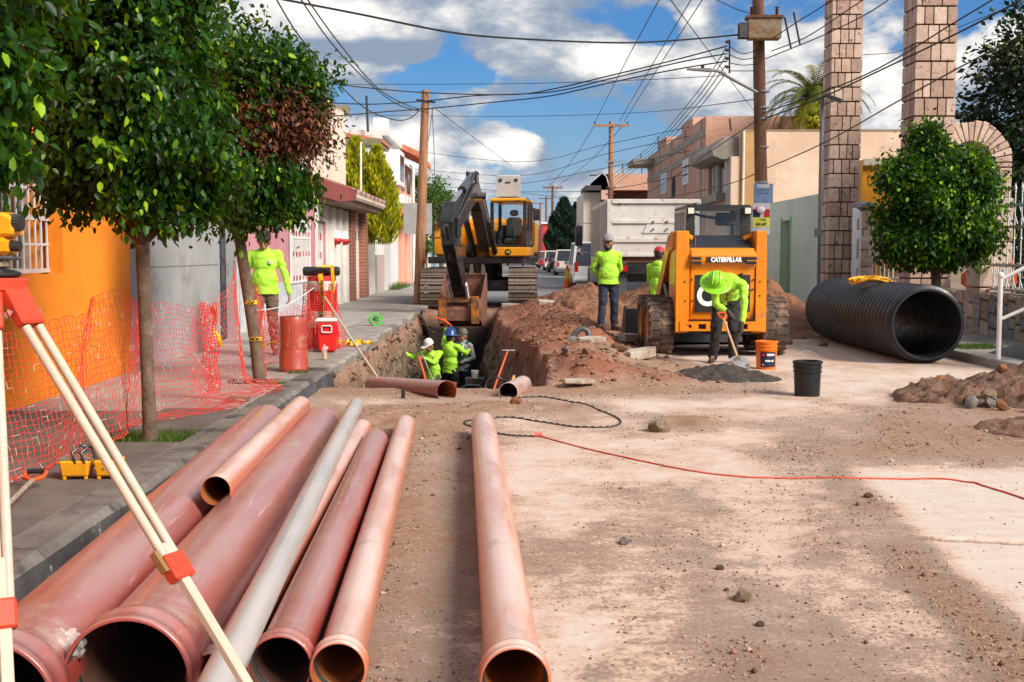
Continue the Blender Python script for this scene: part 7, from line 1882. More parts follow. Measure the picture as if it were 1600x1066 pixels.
def leafcloud(name, m, ells, n, size, seed, parent=None, clumps=60, sig=.10, droop=.6, shell=(.72, 1.10), inner=.35, aspect=.42, kite=False, midm=None, lvbias=0.0, clip=None):
    """ells: (cx,cy,cz,rx,ry,rz,weight)"""
    rg = np.random.default_rng(seed)
    E = np.array(ells, float); w_ = E[:, 6] / E[:, 6].sum()
    ce = rg.choice(len(E), clumps, p=w_); d = rg.normal(size=(clumps, 3)); d /= np.linalg.norm(d, axis=1, keepdims=True)
    rr = rg.uniform(shell[0], shell[1], (clumps, 1)); C_ = E[ce, :3] + d * E[ce, 3:6] * rr; clv = rg.uniform(-.12, .16, clumps)
    n_in = int(n * inner); n_out = n - n_in
    ci = rg.integers(0, clumps, n_out); off_ = rg.normal(0, sig, (n_out, 3)); P_o = C_[ci] + off_
    lv_o = .42 + clv[ci] + rg.normal(0, .20, n_out)
    e2 = rg.choice(len(E), n_in, p=w_); d2 = rg.normal(size=(n_in, 3)); d2 /= np.linalg.norm(d2, axis=1, keepdims=True)
    P_i = E[e2, :3] + d2 * E[e2, 3:6] * (rg.random((n_in, 1)) ** .35 * .88); lv_i = .3 + rg.normal(0, .15, n_in)
    P_ = np.concatenate([P_o, P_i]); lv = np.concatenate([lv_o, lv_i]) + lvbias
    if clip is not None: k = clip(P_); P_, lv = P_[k], lv[k]
    n = len(P_); cen = E[:, :3].mean(0)
    ax = rg.normal(size=(n, 3)) * .6 + np.array([0, 0, -droop]) + (P_ - cen) * .35; ax /= np.linalg.norm(ax, axis=1, keepdims=True)
    nr = rg.normal(size=(n, 3)) * .55 + (P_ - cen) / (np.linalg.norm(P_ - cen, axis=1, keepdims=True) + 1e-6); nr -= ax * (nr * ax).sum(1, keepdims=True); nr /= np.linalg.norm(nr, axis=1, keepdims=True)
    sd_ = np.cross(ax, nr); s_ = size * rg.uniform(.55, 1.35, (n, 1)); wd = s_ * aspect * .5
    if kite:
        vs = np.stack([P_, P_ + ax * s_ * .4 + sd_ * wd + nr * wd * .3, P_ + ax * s_, P_ + ax * s_ * .4 - sd_ * wd + nr * wd * .3], 1)
        fc = np.array([[0, 1, 2, 3]])[None] + (np.arange(n) * 4)[:, None, None]; k = 4
    else:
        vs = np.stack([P_, P_ + ax * s_ * .25 + sd_ * wd * .85 + nr * wd * .35, P_ + ax * s_ * .62 + sd_ * wd * .80 + nr * wd * .3, P_ + ax * s_, P_ + ax * s_ * .62 - sd_ * wd * .80 + nr * wd * .3, P_ + ax * s_ * .25 - sd_ * wd * .85 + nr * wd * .35], 1)
        fc = np.array([[0, 1, 2, 3], [0, 3, 4, 5]])[None] + (np.arange(n) * 6)[:, None, None]; k = 6
    att = np.repeat(np.clip(lv, 0, 1)[:, None], k, 0).repeat(3, 1)
    o = np_mesh(name, vs.reshape(-1, 3), fc.reshape(-1, 4), m, parent, attrs={'lv': att})
    return o, C_
def branchwork(b, base, top, r, tips, rg_seed):
    rg = random.Random(rg_seed)
    b.tube(base, r, n=10)
    for t_ in tips:
        t_ = V(t_); st = V(top); md = st.lerp(t_, .5) + V((rg.uniform(-.08, .08), rg.uniform(-.08, .08), -.05))
        b.tube([st, md, t_], [r[-1] * .62, r[-1] * .38, r[-1] * .12], n=6)
def single_leaves(parent, m, C_, count, size, seed, face=(-.2, -1, -.1)):
    rg = np.random.default_rng(seed); me = None
    k = (C_ - C_.mean(0)) @ np.array(face); order = np.argsort(-k)[:max(8, len(C_) // 2)]
    for i in range(count):
        c = C_[order[rg.integers(0, len(order))]] + rg.normal(0, .09, 3) + np.array(face) * .05
        if me is None:
            w_ = size * .24
            vs = np.array([(0, 0, 0), (w_ * .85, .0, -size * .25), (w_ * .9, .004, -size * .55), (0, .0, -size), (-w_ * .9, .004, -size * .55), (-w_ * .85, 0, -size * .25)])
            o = np_mesh('leaf', vs, np.array([[0, 1, 2, 3], [0, 3, 4, 5]]), m, parent, attrs={'lv': np.full((6, 3), .62)}); me = o.data
            var = [me]
            for q in (.35, .80, .95):
                m2 = me.copy(); ca_ = m2.color_attributes['lv']; ca_.data.foreach_set('color', np.tile([q, q, q, 1], 6).astype(np.float32)); var.append(m2)
        else: o = link('leaf', var[int(rg.integers(0, 4))], parent)
        o.location = c; o.rotation_euler = (rg.uniform(-.9, .5), rg.uniform(-.5, .5), rg.uniform(-1.2, 1.2)); s_ = rg.uniform(.75, 1.2); o.scale = (s_, s_, s_)
def T(name, label, cat='tree', group=None): return thing(name, label, cat, (0, 0, 0), group=group)
# tree A, beside the tripod leg
tA = T('ficus_tree', 'round crowned dark green ficus tree between tripod and leaning tree')
bA = [V((-2.765, 8.98, .05)), V((-2.775, 8.98, .5)), V((-2.78, 8.96, 1.1)), V((-2.785, 8.95, 1.62))]
b = MB(); top = bA[-1]
branchwork(b, bA, top, [.062, .052, .050, .055], [(-3.15, 8.9, 2.15), (-2.45, 9.0, 2.1), (-2.8, 8.6, 2.4), (-2.75, 9.3, 2.4), (-3.2, 9.2, 2.7), (-2.4, 8.8, 2.8)], 1)
b.build('trunk', M_bark, tA, smooth=60)
oA, CA = leafcloud('crown', L_fic, [(-2.86, 8.95, 2.55, .70, .70, .80, 3), (-2.95, 8.95, 3.25, .66, .7, .6, 2), (-2.62, 8.95, 2.25, .52, .55, .50, 1.4), (-3.08, 8.95, 2.25, .42, .5, .48, 1), (-2.7, 8.95, 3.5, .55, .5, .4, 1), (-3.4, 9.3, 3.5, .5, .5, .6, 1), (-3.32, 8.9, 2.95, .42, .5, .6, 1)], 34000, .068, 11, tA, clumps=250, sig=.085, droop=.8, aspect=.64)
single_leaves(tA, L_fic, CA, 170, .075, 12)
tZ = T('ficus_tree', 'nearest dark green tree overhanging the surveying level')
b = MB(); branchwork(b, [V((-2.80, 5.9, .1)), V((-2.8, 5.9, 1.0)), V((-2.82, 5.85, 1.7))], V((-2.82, 5.85, 1.7)), [.07, .06, .055], [(-3.2, 5.8, 2.3), (-2.5, 5.9, 2.4), (-2.8, 6.3, 2.5)], 2); b.build('trunk', M_bark, tZ, smooth=60)
oZ, CZ_ = leafcloud('crown', L_fic, [(-2.80, 5.85, 2.75, .58, .6, .50, 2), (-2.95, 5.85, 2.30, .52, .6, .50, 2), (-2.95, 5.85, 3.1, .6, .6, .4, 1), (-2.70, 5.8, 2.05, .22, .3, .22, .35)], 15000, .070, 13, tZ, clumps=120, sig=.08, droop=.9, aspect=.62)
single_leaves(tZ, L_fic, CZ_, 110, .08, 14, face=(.6, -.7, 0))
# tree B, leaning, with a dead brown patch
tB = T('ficus_tree', 'leaning tree with a brown dried patch in its crown, taped in yellow')
b = MB(); bB = [V((-2.75, 12.9, .05)), V((-2.80, 12.9, .55)), V((-2.88, 12.9, 1.15)), V((-2.96, 12.9, 1.72))]
branchwork(b, bB, bB[-1], [.078, .066, .064, .060], [(-3.2, 12.8, 2.2), (-2.6, 12.9, 2.3), (-2.9, 12.9, 2.8), (-2.5, 12.8, 3.2), (-2.3, 12.8, 3.35), (-3.1, 13.0, 3.4), (-2.6, 12.9, 2.9)], 3)
b.build('trunk', M_bark, tB, smooth=60)
leafcloud('crown', L_fic, [(-2.78, 12.9, 2.24, .60, .6, .34, 3), (-3.02, 12.9, 2.10, .38, .5, .28, 1), (-2.5, 12.9, 2.24, .35, .4, .28, 1), (-2.85, 12.9, 3.50, .62, .55, .36, 2.2), (-2.35, 12.9, 3.42, .42, .35, .26, .9), (-2.15, 12.9, 3.12, .24, .25, .22, .5), (-2.7, 12.9, 2.85, .6, .5, .45, .9), (-3.1, 12.9, 3.9, .45, .5, .35, .6)], 17000, .072, 21, tB, clumps=170, sig=.095, droop=.8, aspect=.6)
leafcloud('dead_foliage', L_brown, [(-2.72, 12.9, 2.88, .60, .5, .46, 3), (-2.36, 12.85, 2.85, .46, .35, .42, 1.4), (-2.95, 12.9, 3.1, .45, .4, .4, 1)], 8500, .062, 22, tB, clumps=110, sig=.13, droop=.9, aspect=.4)
for z_, tx in ((.62, 'NO PASE'), (1.02, 'CAUTION')):
    c = V((-2.79 - .11 * (z_ - .5), 12.9, z_))
    tp_ = MB().lathe([(.072, -.022), (.072, .022), (.070, .022), (.070, -.022), (.072, -.022)], n=18, c=c).build('yellow_band', M_tape, tB, smooth=40)
    text('NOIO' if z_ < 1 else 'CUI', .045, blk, tp_, (c.x + .02, c.y - .0735, c.z), (pi / 2, 0, 0), depth=.0008, bold=.002)
# tree by the right pavement
tR = T('ficus_tree', 'dense bright green clipped tree standing behind the corrugated pipe')
cx_ = (1463 - 800) / F * 20.4; y_ = 20.4
b = MB(); branchwork(b, [V((cx_, y_, .0)), V((cx_, y_, .8)), V((cx_ - .02, y_, 1.5))], V((cx_, y_, 1.5)), [.10, .085, .075], [(cx_ - .5, y_, 2.1), (cx_ + .5, y_, 2.1), (cx_, y_ - .3, 2.6), (cx_ - .2, y_, 3.2)], 4); b.build('trunk', M_bark, tR, smooth=60)
leafcloud('crown', L_fic, [(cx_, y_, 2.15, .98, .85, .78, 4), (cx_ + .12, y_, 2.75, .80, .75, .62, 2), (cx_ - .18, y_, 3.35, .34, .38, .52, .9), (cx_ - .62, y_, 2.85, .40, .45, .36, .8), (cx_ - .1, y_, 1.66, .80, .65, .36, 1.3), (cx_ + .55, y_, 1.8, .42, .5, .42, .8), (cx_ - .55, y_, 1.85, .42, .5, .42, .8), (cx_ + .55, y_, 2.85, .42, .5, .40, .8)], 36000, .088, 31, tR, clumps=420, sig=.10, droop=.7, aspect=.62, lvbias=.10, shell=(.82, 1.04), clip=lambda p: p[:, 2] > 1.25)
# golden cypress
tC = T('cypress', 'golden green cypress rising behind the tiled eave')
yc = 40.2; xc = (566 - 800) / F * yc + .12
b = MB().tube([(xc, yc, .1), (xc, yc, 4.6)], [.12, .03], n=8); b.build('trunk', M_bark, tC)
def flame(cx, cy, h0, h1, r, n, seed, m, parent, size=.20):
    rg = np.random.default_rng(seed); t = rg.random(n) ** .8; z = h0 + (h1 - h0) * t; R_ = r * np.sin(np.clip(.28 + (1 - t) * 1.1, 0, pi / 2) * 1.0) * np.clip((1 - t) * 3.2, 0, 1) ** .7 * np.clip(.55 + t * 2.2, 0, 1)
    a = rg.random(n) * 2 * pi; rr = R_ * (1 - .35 * rg.random(n) ** 2) * (1 + .16 * np.sin(a * 5 + z * 4)); Pn = np.stack([cx + rr * np.cos(a), cy + rr * np.sin(a), z], 1)
    ax = np.stack([np.cos(a) * .55, np.sin(a) * .55, np.ones(n)], 1) + rg.normal(0, .18, (n, 3)); ax /= np.linalg.norm(ax, axis=1, keepdims=True)
    sd_ = np.cross(ax, rg.normal(size=(n, 3))); sd_ /= np.linalg.norm(sd_, axis=1, keepdims=True); s_ = size * rg.uniform(.6, 1.5, (n, 1))
    vs = np.stack([Pn, Pn + ax * s_ * .5 + sd_ * s_ * .15, Pn + ax * s_, Pn + ax * s_ * .5 - sd_ * s_ * .15], 1).reshape(-1, 3)
    fc = (np.arange(n * 4).reshape(-1, 4)); lv = np.clip(.40 + .30 * (rr / (R_ + 1e-6) - .8) * 3 + rg.normal(0, .17, n), 0, 1)
    return np_mesh('crown', vs, fc, m, parent, attrs={'lv': np.repeat(lv, 4)[:, None].repeat(3, 1)})
flame(xc - .30, yc, 1.9, 5.3, .92, 9000, 41, L_cyp, tC); flame(xc + .42, yc - .1, 1.8, 5.0, .80, 7000, 42, L_cyp, tC)
# big dark tree behind the wall on the right
tD = T('broadleaf_tree', 'tall dark tree behind the iron fence and the arch')
b = MB().tube([(12.6, 27, .1), (12.5, 27, 3), (12.8, 27, 5)], [.28, .22, .15], n=10)
for q in [(11.2, 27, 6.2), (13.8, 27, 6.8), (12.4, 26, 7)]: b.tube([(12.5, 27, 3), V((12.5, 27, 4)).lerp(V(q), .5), q], [.14, .09, .03], n=6)
b.build('trunk', M_bark, tD, smooth=60)
leafcloud('crown', L_dark, [(12.2, 27, 4.6, 2.0, 1.8, 2.2, 3), (13.9, 27, 5.0, 2.2, 1.8, 2.4, 3), (12.9, 27, 6.6, 1.5, 1.5, 1.2, 1.4), (11.4, 27, 3.0, 1.2, 1.3, 1.4, 1.2), (14.5, 27, 2.6, 2.0, 1.5, 1.6, 1.2)], 42000, .17, 51, tD, clumps=330, sig=.20, droop=.5, kite=True, aspect=.5)
leafcloud('flowering_top', L_cyp, [(13.6, 26.4, 6.6, .9, .8, .7, 1), (13.3, 25.6, 5.4, .8, .5, .5, .5)], 1500, .15, 52, tD, clumps=26, sig=.16, kite=True)
# distant trees
def far_tree(label, px, y, ztop, zbot, rx, m, n, seed, size, group='trees along the far street', name='broadleaf_tree'):
    x = (px - 800) / F * y; t_ = T(name, label, group=group)
    MB().tube([(x, y, 0), (x, y, (ztop + zbot) / 2)], [.16, .08], n=8).build('trunk', M_bark, t_)
    c = (ztop + zbot) / 2; h_ = (ztop - zbot) / 2
    leafcloud('crown', m, [(x, y, c, rx, rx, h_, 3), (x - rx * .4, y, c + h_ * .4, rx * .6, rx * .6, h_ * .6, 1), (x + rx * .5, y, c + h_ * .1, rx * .6, rx * .6, h_ * .7, 1)], n, size, seed, t_, clumps=90, sig=rx * .11, kite=True, aspect=.55, inner=.2)
    return t_
far_tree('light green tree just beyond the salmon house', 664, 66, 6.0, 1.6, 1.5, L_mid, 6000, 61, .18)
far_tree('loose green tree behind the left utility pole', 690, 72, 5.6, 1.8, 1.4, L_mid, 5000, 62, .18)
t_ = T('conifer', 'dark conifer beyond the parked cars', group='dark conifers beyond the parked cars'); x_ = (881 - 800) / F * 108
MB().tube([(x_, 108, 0), (x_, 108, 4)], [.2, .05]).build('trunk', M_bark, t_); flame(x_, 108, 1.0, 6.3, 1.75, 9000, 71, L_fir, t_, .38)
t_ = T('conifer', 'second dark conifer nearer the dump truck', group='dark conifers beyond the parked cars'); x_ = (902 - 800) / F * 109
MB().tube([(x_, 109, 0), (x_, 109, 4)], [.2, .05]).build('trunk', M_bark, t_); flame(x_, 109, 1.0, 5.9, 1.5, 7500, 72, L_fir, t_, .38)
far_tree('small tree at the very end of the street', 700, 200, 7, 1, 5, L_dark, 2500, 63, .6)
# palm behind the cream wall
pm = T('palm_tree', 'date palm with yellow fruit rising behind the cream wall', 'palm')
yp = 47.0; xp = (1268 - 800) / F * yp; zp = P(1268, 158, yp).z
MB().tube([(xp, yp, 0), (xp, yp, zp)], [.35, .30], n=12).build('trunk', M_bark, pm)
L_palm = leaf_mat('palm frond', (.03, .07, .012), (.10, .15, .02), (.50, .38, .04), .15, .5)
rg = random.Random(3)
for k in range(54):
    a = 2 * pi * k * .382 * 1.618; el = rg.uniform(-.35, 1.25); L_ = rg.uniform(2.2, 3.0)
    vs = []; fs = []; pts = []
    q = V((xp, yp, zp)); e = el
    for j in range(11):
        pts.append(q.copy()); q = q + V((cos(a) * cos(e), sin(a) * cos(e), sin(e))) * L_ / 10; e -= .13 + .02 * j * (.7 if el > .5 else 1.0)
    for j in range(1, 11):
        for h_ in range(3):
            p0 = pts[j - 1].lerp(pts[j], h_ / 3); d = (pts[j] - pts[j - 1]).normalized(); s_ = d.cross(V((0, 0, 1))).normalized()
            for sg in (-1, 1):
                tip = p0 + (s_ * sg * .8 + d * .7 + V((0, 0, -.18))).normalized() * (.46 * (1 - (j / 13) ** 2)); w_ = d * .038
                o = len(vs); vs += [p0 - w_, p0 + w_, tip]; fs.append((o, o + 1, o + 2))
    for j in range(10):
        o = len(vs); s_ = V((0, 0, .02)); vs += [pts[j] - s_, pts[j] + s_, pts[j + 1]]; fs.append((o, o + 1, o + 2))
    lvv = rg.uniform(.2, .85) if el > 0 else rg.uniform(.75, 1)
    np_mesh('frond', np.array([tuple(v_) for v_ in vs]), np.array(fs), L_palm, pm, attrs={'lv': np.full((len(vs), 3), lvv)})
leafcloud('fruit', L_cyp, [(xp - .3, yp - .6, zp - .5, .5, .4, .5, 1), (xp + .25, yp - .6, zp - .8, .4, .3, .5, 1)], 2600, .20, 81, pm, clumps=20, sig=.08, kite=True, lvbias=.15)
# grass tufts
M_grass = leaf_mat('grass blade', (.02, .05, .008), (.06, .14, .02), (.20, .26, .05), .3, .6)
def grass(name, label, x0, x1, y0, y1, z, n, hh, seed):
    rg = np.random.default_rng(seed); x_ = rg.uniform(x0, x1, n); y_ = rg.uniform(y0, y1, n); h_ = hh * rg.uniform(.4, 1.2, n); a = rg.random(n) * 6.28; w_ = .004
    b0 = np.stack([x_ - w_ * np.cos(a), y_ - w_ * np.sin(a), np.full(n, z)], 1); b1 = np.stack([x_ + w_ * np.cos(a), y_ + w_ * np.sin(a), np.full(n, z)], 1)
    tp_ = np.stack([x_ + rg.normal(0, hh * .4, n), y_ + rg.normal(0, hh * .4, n), z + h_], 1)
    o = np_mesh(name, np.stack([b0, b1, tp_], 1).reshape(-1, 3), np.arange(n * 3).reshape(-1, 3), M_grass, attrs={'lv': np.repeat(rg.random(n), 3)[:, None].repeat(3, 1)}); tag(o, label, kind='stuff')
grass('grass_tuft', 'grass growing in the planting pit of the round ficus', -3.12, -2.48, 8.74, 9.40, .09, 1500, .09, 91)
grass('grass_tuft', 'thin grass in the pit of the leaning tree', -3.0, -2.5, 12.7, 13.25, .09, 500, .07, 92)
grass('grass_tuft', 'grass round the trunk behind the corrugated pipe', 6.8, 7.5, 20.05, 20.95, .0, 2500, .16, 93)
grass('grass_tuft', 'green weeds on the pavement edge by the standing pipe', -2.62, -2.40, 13.7, 14.3, .15, 400, .05, 94)
grass('grass_tuft', 'weeds along the foot of the salmon house columns', -4.75, -4.3, 45, 50, .15, 900, .30, 95)
grass('grass_tuft', 'mossy weeds on the right pavement behind the pipe mouth', 6.55, 7.4, 17.6, 18.4, .12, 1500, .07, 96)

# ================================================================== STONE PILLARS, ARCH, WALL AND IRON FENCE
M_can = [mat('pink quarry stone %d' % k, c, c2=c2, scale=5, rough=.85, bump=.012, bscale=14, dirt=(.14, .085, .065), dlo=.54, dhi=.66, dscale=7) for k, (c, c2) in enumerate([((.54, .39, .31), (.45, .31, .24)), ((.64, .49, .39), (.54, .40, .32)), ((.44, .30, .235), (.36, .24, .18)), ((.58, .42, .33), (.47, .33, .25))])]
M_mort = mat('dark mortar', (.10, .065, .045), rough=.95, world_co=True)
def pillar(label, x0, y0, w_, course, z1, seed):
    rg = random.Random(seed); t_ = thing('stone_pillar', label, 'pillar', (x0 - .12, y0, 0), group='tall stone pillars of the gateway')
    MB().box(.03, w_ - .03, .03, w_ - .03, 0, z1).build('core', M_mort, t_)
    z = .0; k = 0
    while z < z1:
        zt = z + course - .030; cut = [0.0]
        nfr = rg.choice([3, 4, 4]); ws = [rg.uniform(.7, 1.3) for _ in range(nfr)]
        if rg.random() < .35: ws[rg.randrange(nfr)] *= .35
        tot = sum(ws); c = 0
        for q in ws: c += q * w_ / tot; cut.append(c)
        for i in range(nfr):
            d = rg.uniform(.0, .012)
            MB().box(cut[i] + (.0 if i == 0 else .015), cut[i + 1] - (.0 if i == nfr - 1 else .011), -d, .25, z, zt, bev=.009).build('stone_block', M_can[rg.randrange(4)], t_)
        for i in range(2):
            a, b_ = .27 + i * (w_ - .27) / 2, .25 + (i + 1) * (w_ - .27) / 2; d = rg.uniform(0, .012)
            MB().box(-d, .2, a, b_, z, zt, bev=.009).build('stone_block', M_can[rg.randrange(4)], t_)
        z += course; k += 1
    return t_
pillar('nearer and wider stone pillar behind the clipped tree', 8.05, 23.6, .80, .355, 9.6, 1)
pillar('farther stone pillar beside the mint wall, with a lamp on a post', 8.05, 29.8, .76, .355, 11.8, 2)
# lamp post against the far pillar
lp = thing('lamp_post', 'thin grey post with a black lamp head in front of the farther pillar', 'lamp', (P(1279, 440, 29.3).x, 29.3, .12))
MB().cyl((0, 0, 0), (0, 0, P(1279, 152, 29.3).z - .12), .045, n=8).build('post', mat('post grey', (.16, .17, .19), rough=.5), lp)
zl = P(1290, 157, 29.3).z - .12
MB().bar((.02, -.1, zl + .1), (.42, -.2, zl - .05), .20, .10).build('lamp_head', M_mblack, lp)
MB().box(-.14, .04, -.09, -.02, P(1279, 365, 29.3).z - .2, P(1279, 365, 29.3).z).build('meter_box', MATS['post grey'], lp)
# arch right of the nearer pillar
ac_ = thing('stone_arch', 'rough stone arch between the nearer pillar and the iron gate', 'arch', (9.0, 23.7, 0))
ar = random.Random(5); R0, R1 = .42, .80; zc_ = 3.35; cxa = .10
nv = 17
for k in range(nv):
    a0_, a1_ = pi * k / nv + .012, pi * (k + 1) / nv - .012; e = ar.uniform(-.02, .05)
    ring = lambda y: [(cxa + R0 * cos(a0_), y, zc_ + R0 * sin(a0_)), (cxa + (R1 + e) * cos(a0_), y, zc_ + (R1 + e) * sin(a0_)), (cxa + (R1 + e) * cos(a1_), y, zc_ + (R1 + e) * sin(a1_)), (cxa + R0 * cos(a1_), y, zc_ + R0 * sin(a1_))]
    MB().loft([ring(-ar.uniform(0, .03)), ring(.6)]).build('arch_stone', M_can[ar.randrange(4)], ac_, bevel=.012)
for s_ in (-1, 1):
    z = 0.0
    while z < zc_:
        h_ = ar.uniform(.25, .45); x0, x1 = (cxa + R0 + .0, cxa + R1 + .02) if s_ > 0 else (cxa - R1 - .02, cxa - R0)
        MB().box(x0, x1, -ar.uniform(0, .03), .6, z, min(z + h_, zc_) - .015, bev=.015).build('arch_stone', M_can[ar.randrange(4)], ac_); z += h_
# low stone wall with the iron fence, running along the pavement
Xw = 8.36
fw = thing('stone_wall', 'low wall of irregular stones carrying the white iron fence', 'wall', (Xw, 15.0, 0))
MB().box(.03, .35, 0, 8.4, 0, .86).build('mortar_core', mat('light mortar', (.20, .165, .14), world_co=True), fw)
wr_ = random.Random(8); y = 0
M_wst = M_can + [mat('grey wall stone', (.36, .34, .32), c2=(.27, .25, .24), scale=5, rough=.9, bump=.012, bscale=14), mat('pale wall stone', (.48, .43, .38), c2=(.38, .33, .29), scale=5, rough=.9, bump=.012, bscale=14)]
cols = []
while y < 8.4: w_ = wr_.uniform(.22, .42); cols.append((y, min(8.4, y + w_))); y += w_
for (ya, yb_) in cols:
    z = .0; 
    while z < .84:
        h_ = wr_.uniform(.18, .46); zt = min(.86, z + h_)
        if .86 - zt < .1: zt = .86
        j = lambda: wr_.uniform(-.028, .028)
        p4 = [(ya + .02 + abs(j()), z + .012), (yb_ - .02 - abs(j()), z + .012 + abs(j())), (yb_ - .01 + j() * .5, (z + zt) / 2), (yb_ - .02 - abs(j()), zt - .012), (ya + .02 + abs(j()), zt - .012 - abs(j())), (ya + .01 + j() * .5, (z + zt) / 2)]
        MB().prism(p4, -wr_.uniform(.0, .03), .1, 'x').build('stone', M_wst[wr_.randrange(6)], fw, bevel=.008); z = zt
M_wiron = mat('white iron', (.66, .67, .70), c2=(.56, .57, .60), scale=5, rough=.45)
for (ya, yb_) in ((3.3, 3.95), (6.15, 6.8), (-.6, -.02)):
    pr = thing('stone_pier', 'square stone pier in the fence ' + {3.3: 'between the two iron panels', 6.15: 'nearest the tall pillar', -.6: 'nearest the white handrail'}[ya], 'pier', (Xw, 15.0 + ya, 0), group='stone piers of the iron fence')
    z = .0; MB().box(.05, .50, .05, yb_ - ya - .05, 0, 2.55).build('core', M_mort, pr)
    while z < 2.5:
        h_ = wr_.uniform(.22, .42); zt = min(2.55, z + h_)
        MB().box(-.01, .55, 0, (yb_ - ya), z, zt - .018, bev=.02).build('stone', M_can[wr_.randrange(4)], pr); z = zt
def fence_panel(label, ya, yb_, z0, z1, n, x=Xw + .17):
    f_ = thing('iron_fence_panel', label, 'fence', (x, ya, 0), group='white iron fence panels on the low wall'); L_ = yb_ - ya
    for z in (z0, z0 + .42, z1 - .62, z1 - .25): MB().box(-.02, .02, 0, L_, z, z + .045).build('rail', M_wiron, f_)
    for k in range(n):
        q = L_ * (k + .5) / n
        b = MB().cyl((0, q, z0), (0, q, z1 - .03), .013, n=6); b.lathe([(0, 0), (.022, .02), (.012, .05), (.026, .08), (0, .19)], n=8, c=(0, q, z1 - .04)); b.sphere((0, q, z0 + .42 + (z1 - z0) * .28), .026, 8, 6); b.sphere((0, q, z0 + .42 + (z1 - z0) * .12), .02, 8, 6)
        b.build('bar', M_wiron, f_, smooth=50)
        for zz0 in (z0 + .045, z1 - .575): 
            MB().tube([(0, q - L_ / n * .42, zz0 + .02), (0, q - .01, zz0 + .16), (0, q + .03, zz0 + .22), (0, q + L_ / n * .42, zz0 + .34)], .010, n=6).build('scroll', M_wiron, f_)
fence_panel('white iron fence panel at the right, before the dark gate', 15.02, 18.28, .90, 3.05, 12)
fence_panel('white iron fence panel half hidden by the clipped tree', 18.97, 21.13, .90, 2.6, 8)
# gate panels between the small columns near the far pillar
for k, (px0, px1, y) in enumerate(((1330, 1365, 28.6), (1303, 1330, 30.9))):
    x0, x1 = P(px0, 380, y).x, P(px1, 380, y).x; zt = P(px0, 322, y).z
    c = thing('stone_column', ('round topped stone column beside the orange wall' if k == 0 else 'round topped stone column close to the far pillar'), 'column', (x0, y, 0), group='small stone columns of the gate')
    xw_ = x1 - x0; MB().box(xw_ * .3 + .02, xw_ - .02, .02, .5, 0, zt - .05).build('core', M_mort, c)
    z = 0.0
    while z < zt - .15:
        h_ = wr_.uniform(.3, .5); z2_ = min(z + h_, zt - .1)
        MB().box(xw_ * .3, xw_, -.0, .52, z, z2_ - .018, bev=.02).build('stone', M_can[wr_.randrange(4)], c); z = z2_
    MB().lathe([(0, .12), (.20, .11), (.27, .06), (.27, -.02), (.2, -.08), (0, -.08)], n=18, c=(xw_ * .66, .25, zt)).build('cap_stone', M_wst[4], c, smooth=40)
    g_ = thing('white_gate_bar', 'narrow white iron gate post ' + ('beside the orange wall column' if k == 0 else 'next to the far pillar'), 'gate post', (x0, y - .1, 0), group='white iron gate posts')
    MB().box(0, .10, 0, .05, .1, zt - .05).box(.17, .21, 0, .05, .1, zt - .15).build('post', M_wiron, g_)
    for z in (.5, 1.2, 1.9, zt - .3): MB().box(.101, .169, .01, .04, z, z + .22).build('scroll', M_wiron, g_)
# low white fence seen beside the clipped tree
fence_panel('low white railing between clipped tree and the small columns', 24.45, 29.7, .55, 2.1, 17, x=8.6)
wl = MB().box(0, .3, 24.42, 29.75, 0, .54).build('low_wall', MATS['cream plaster'], loc=(8.45, 0, 0)); tag(wl, 'low plastered wall under the railing between the two pillars', 'wall')
# dark green hedge / garden mass behind
hd = T('garden_hedge', 'dark hedge filling the garden behind the iron fence', 'hedge'); leafcloud('foliage', L_dark, [(11.5, 22.5, 1.2, 1.6, 3.5, 1.3, 1), (11.5, 19, 1.2, 1.4, 3.5, 1.3, 1), (12.5, 26, 1.4, 1.6, 2.0, 1.6, 1)], 11000, .16, 99, hd, clumps=150, sig=.2, kite=True)
ob = MB().box(0, .9, 0, .5, .0, .35, bev=.08).box(.05, .85, .05, .45, .35, .62, bev=.08).build('orange_crate', mat('orange crate', (.75, .12, .02))); ob.location = (8.9, 23.0, .87); tag(ob, 'orange and white crate glimpsed behind the fence beside the tree trunk', 'crate')
# white handrail at the right edge
hr = thing('handrail', 'white tubular handrail beside a dark ramp at the right edge', 'handrail', (6.75, 15.95, .12))
xp_ = P(1560, 555, 15.95).x - 6.75; zt = P(1560, 432, 15.95).z - .12
MB().cyl((xp_, 0, 0), (xp_, 0, zt), .032, n=12).sphere((xp_, 0, zt + .01), .05, 10, 8).build('post', M_white, hr, smooth=50)
for py0_, py1_ in ((437, 412), (500, 478)):
    a_ = V((xp_, 0, P(1562, py0_, 15.95).z - .12)); MB().cyl(a_, a_ + V((1.1, -.15, (py0_ - py1_) * 2.75 / F * 15.9 )), .026, n=10).build('rail', M_white, hr, smooth=50)
MB().cyl((xp_ + 1.1, -.15, 0), (xp_ + 1.1, -.15, 1.9), .032, n=12).build('post', M_white, hr, smooth=50)
rmp = MB().prism([(0, 0), (1.6, 0), (1.6, .5)], -1.0, .9, 'y').build('dark_ramp', mat('ramp dark', (.06, .06, .065)), loc=(6.85, 16.1, .121)); tag(rmp, 'dark sloping ramp behind the white handrail', 'ramp')

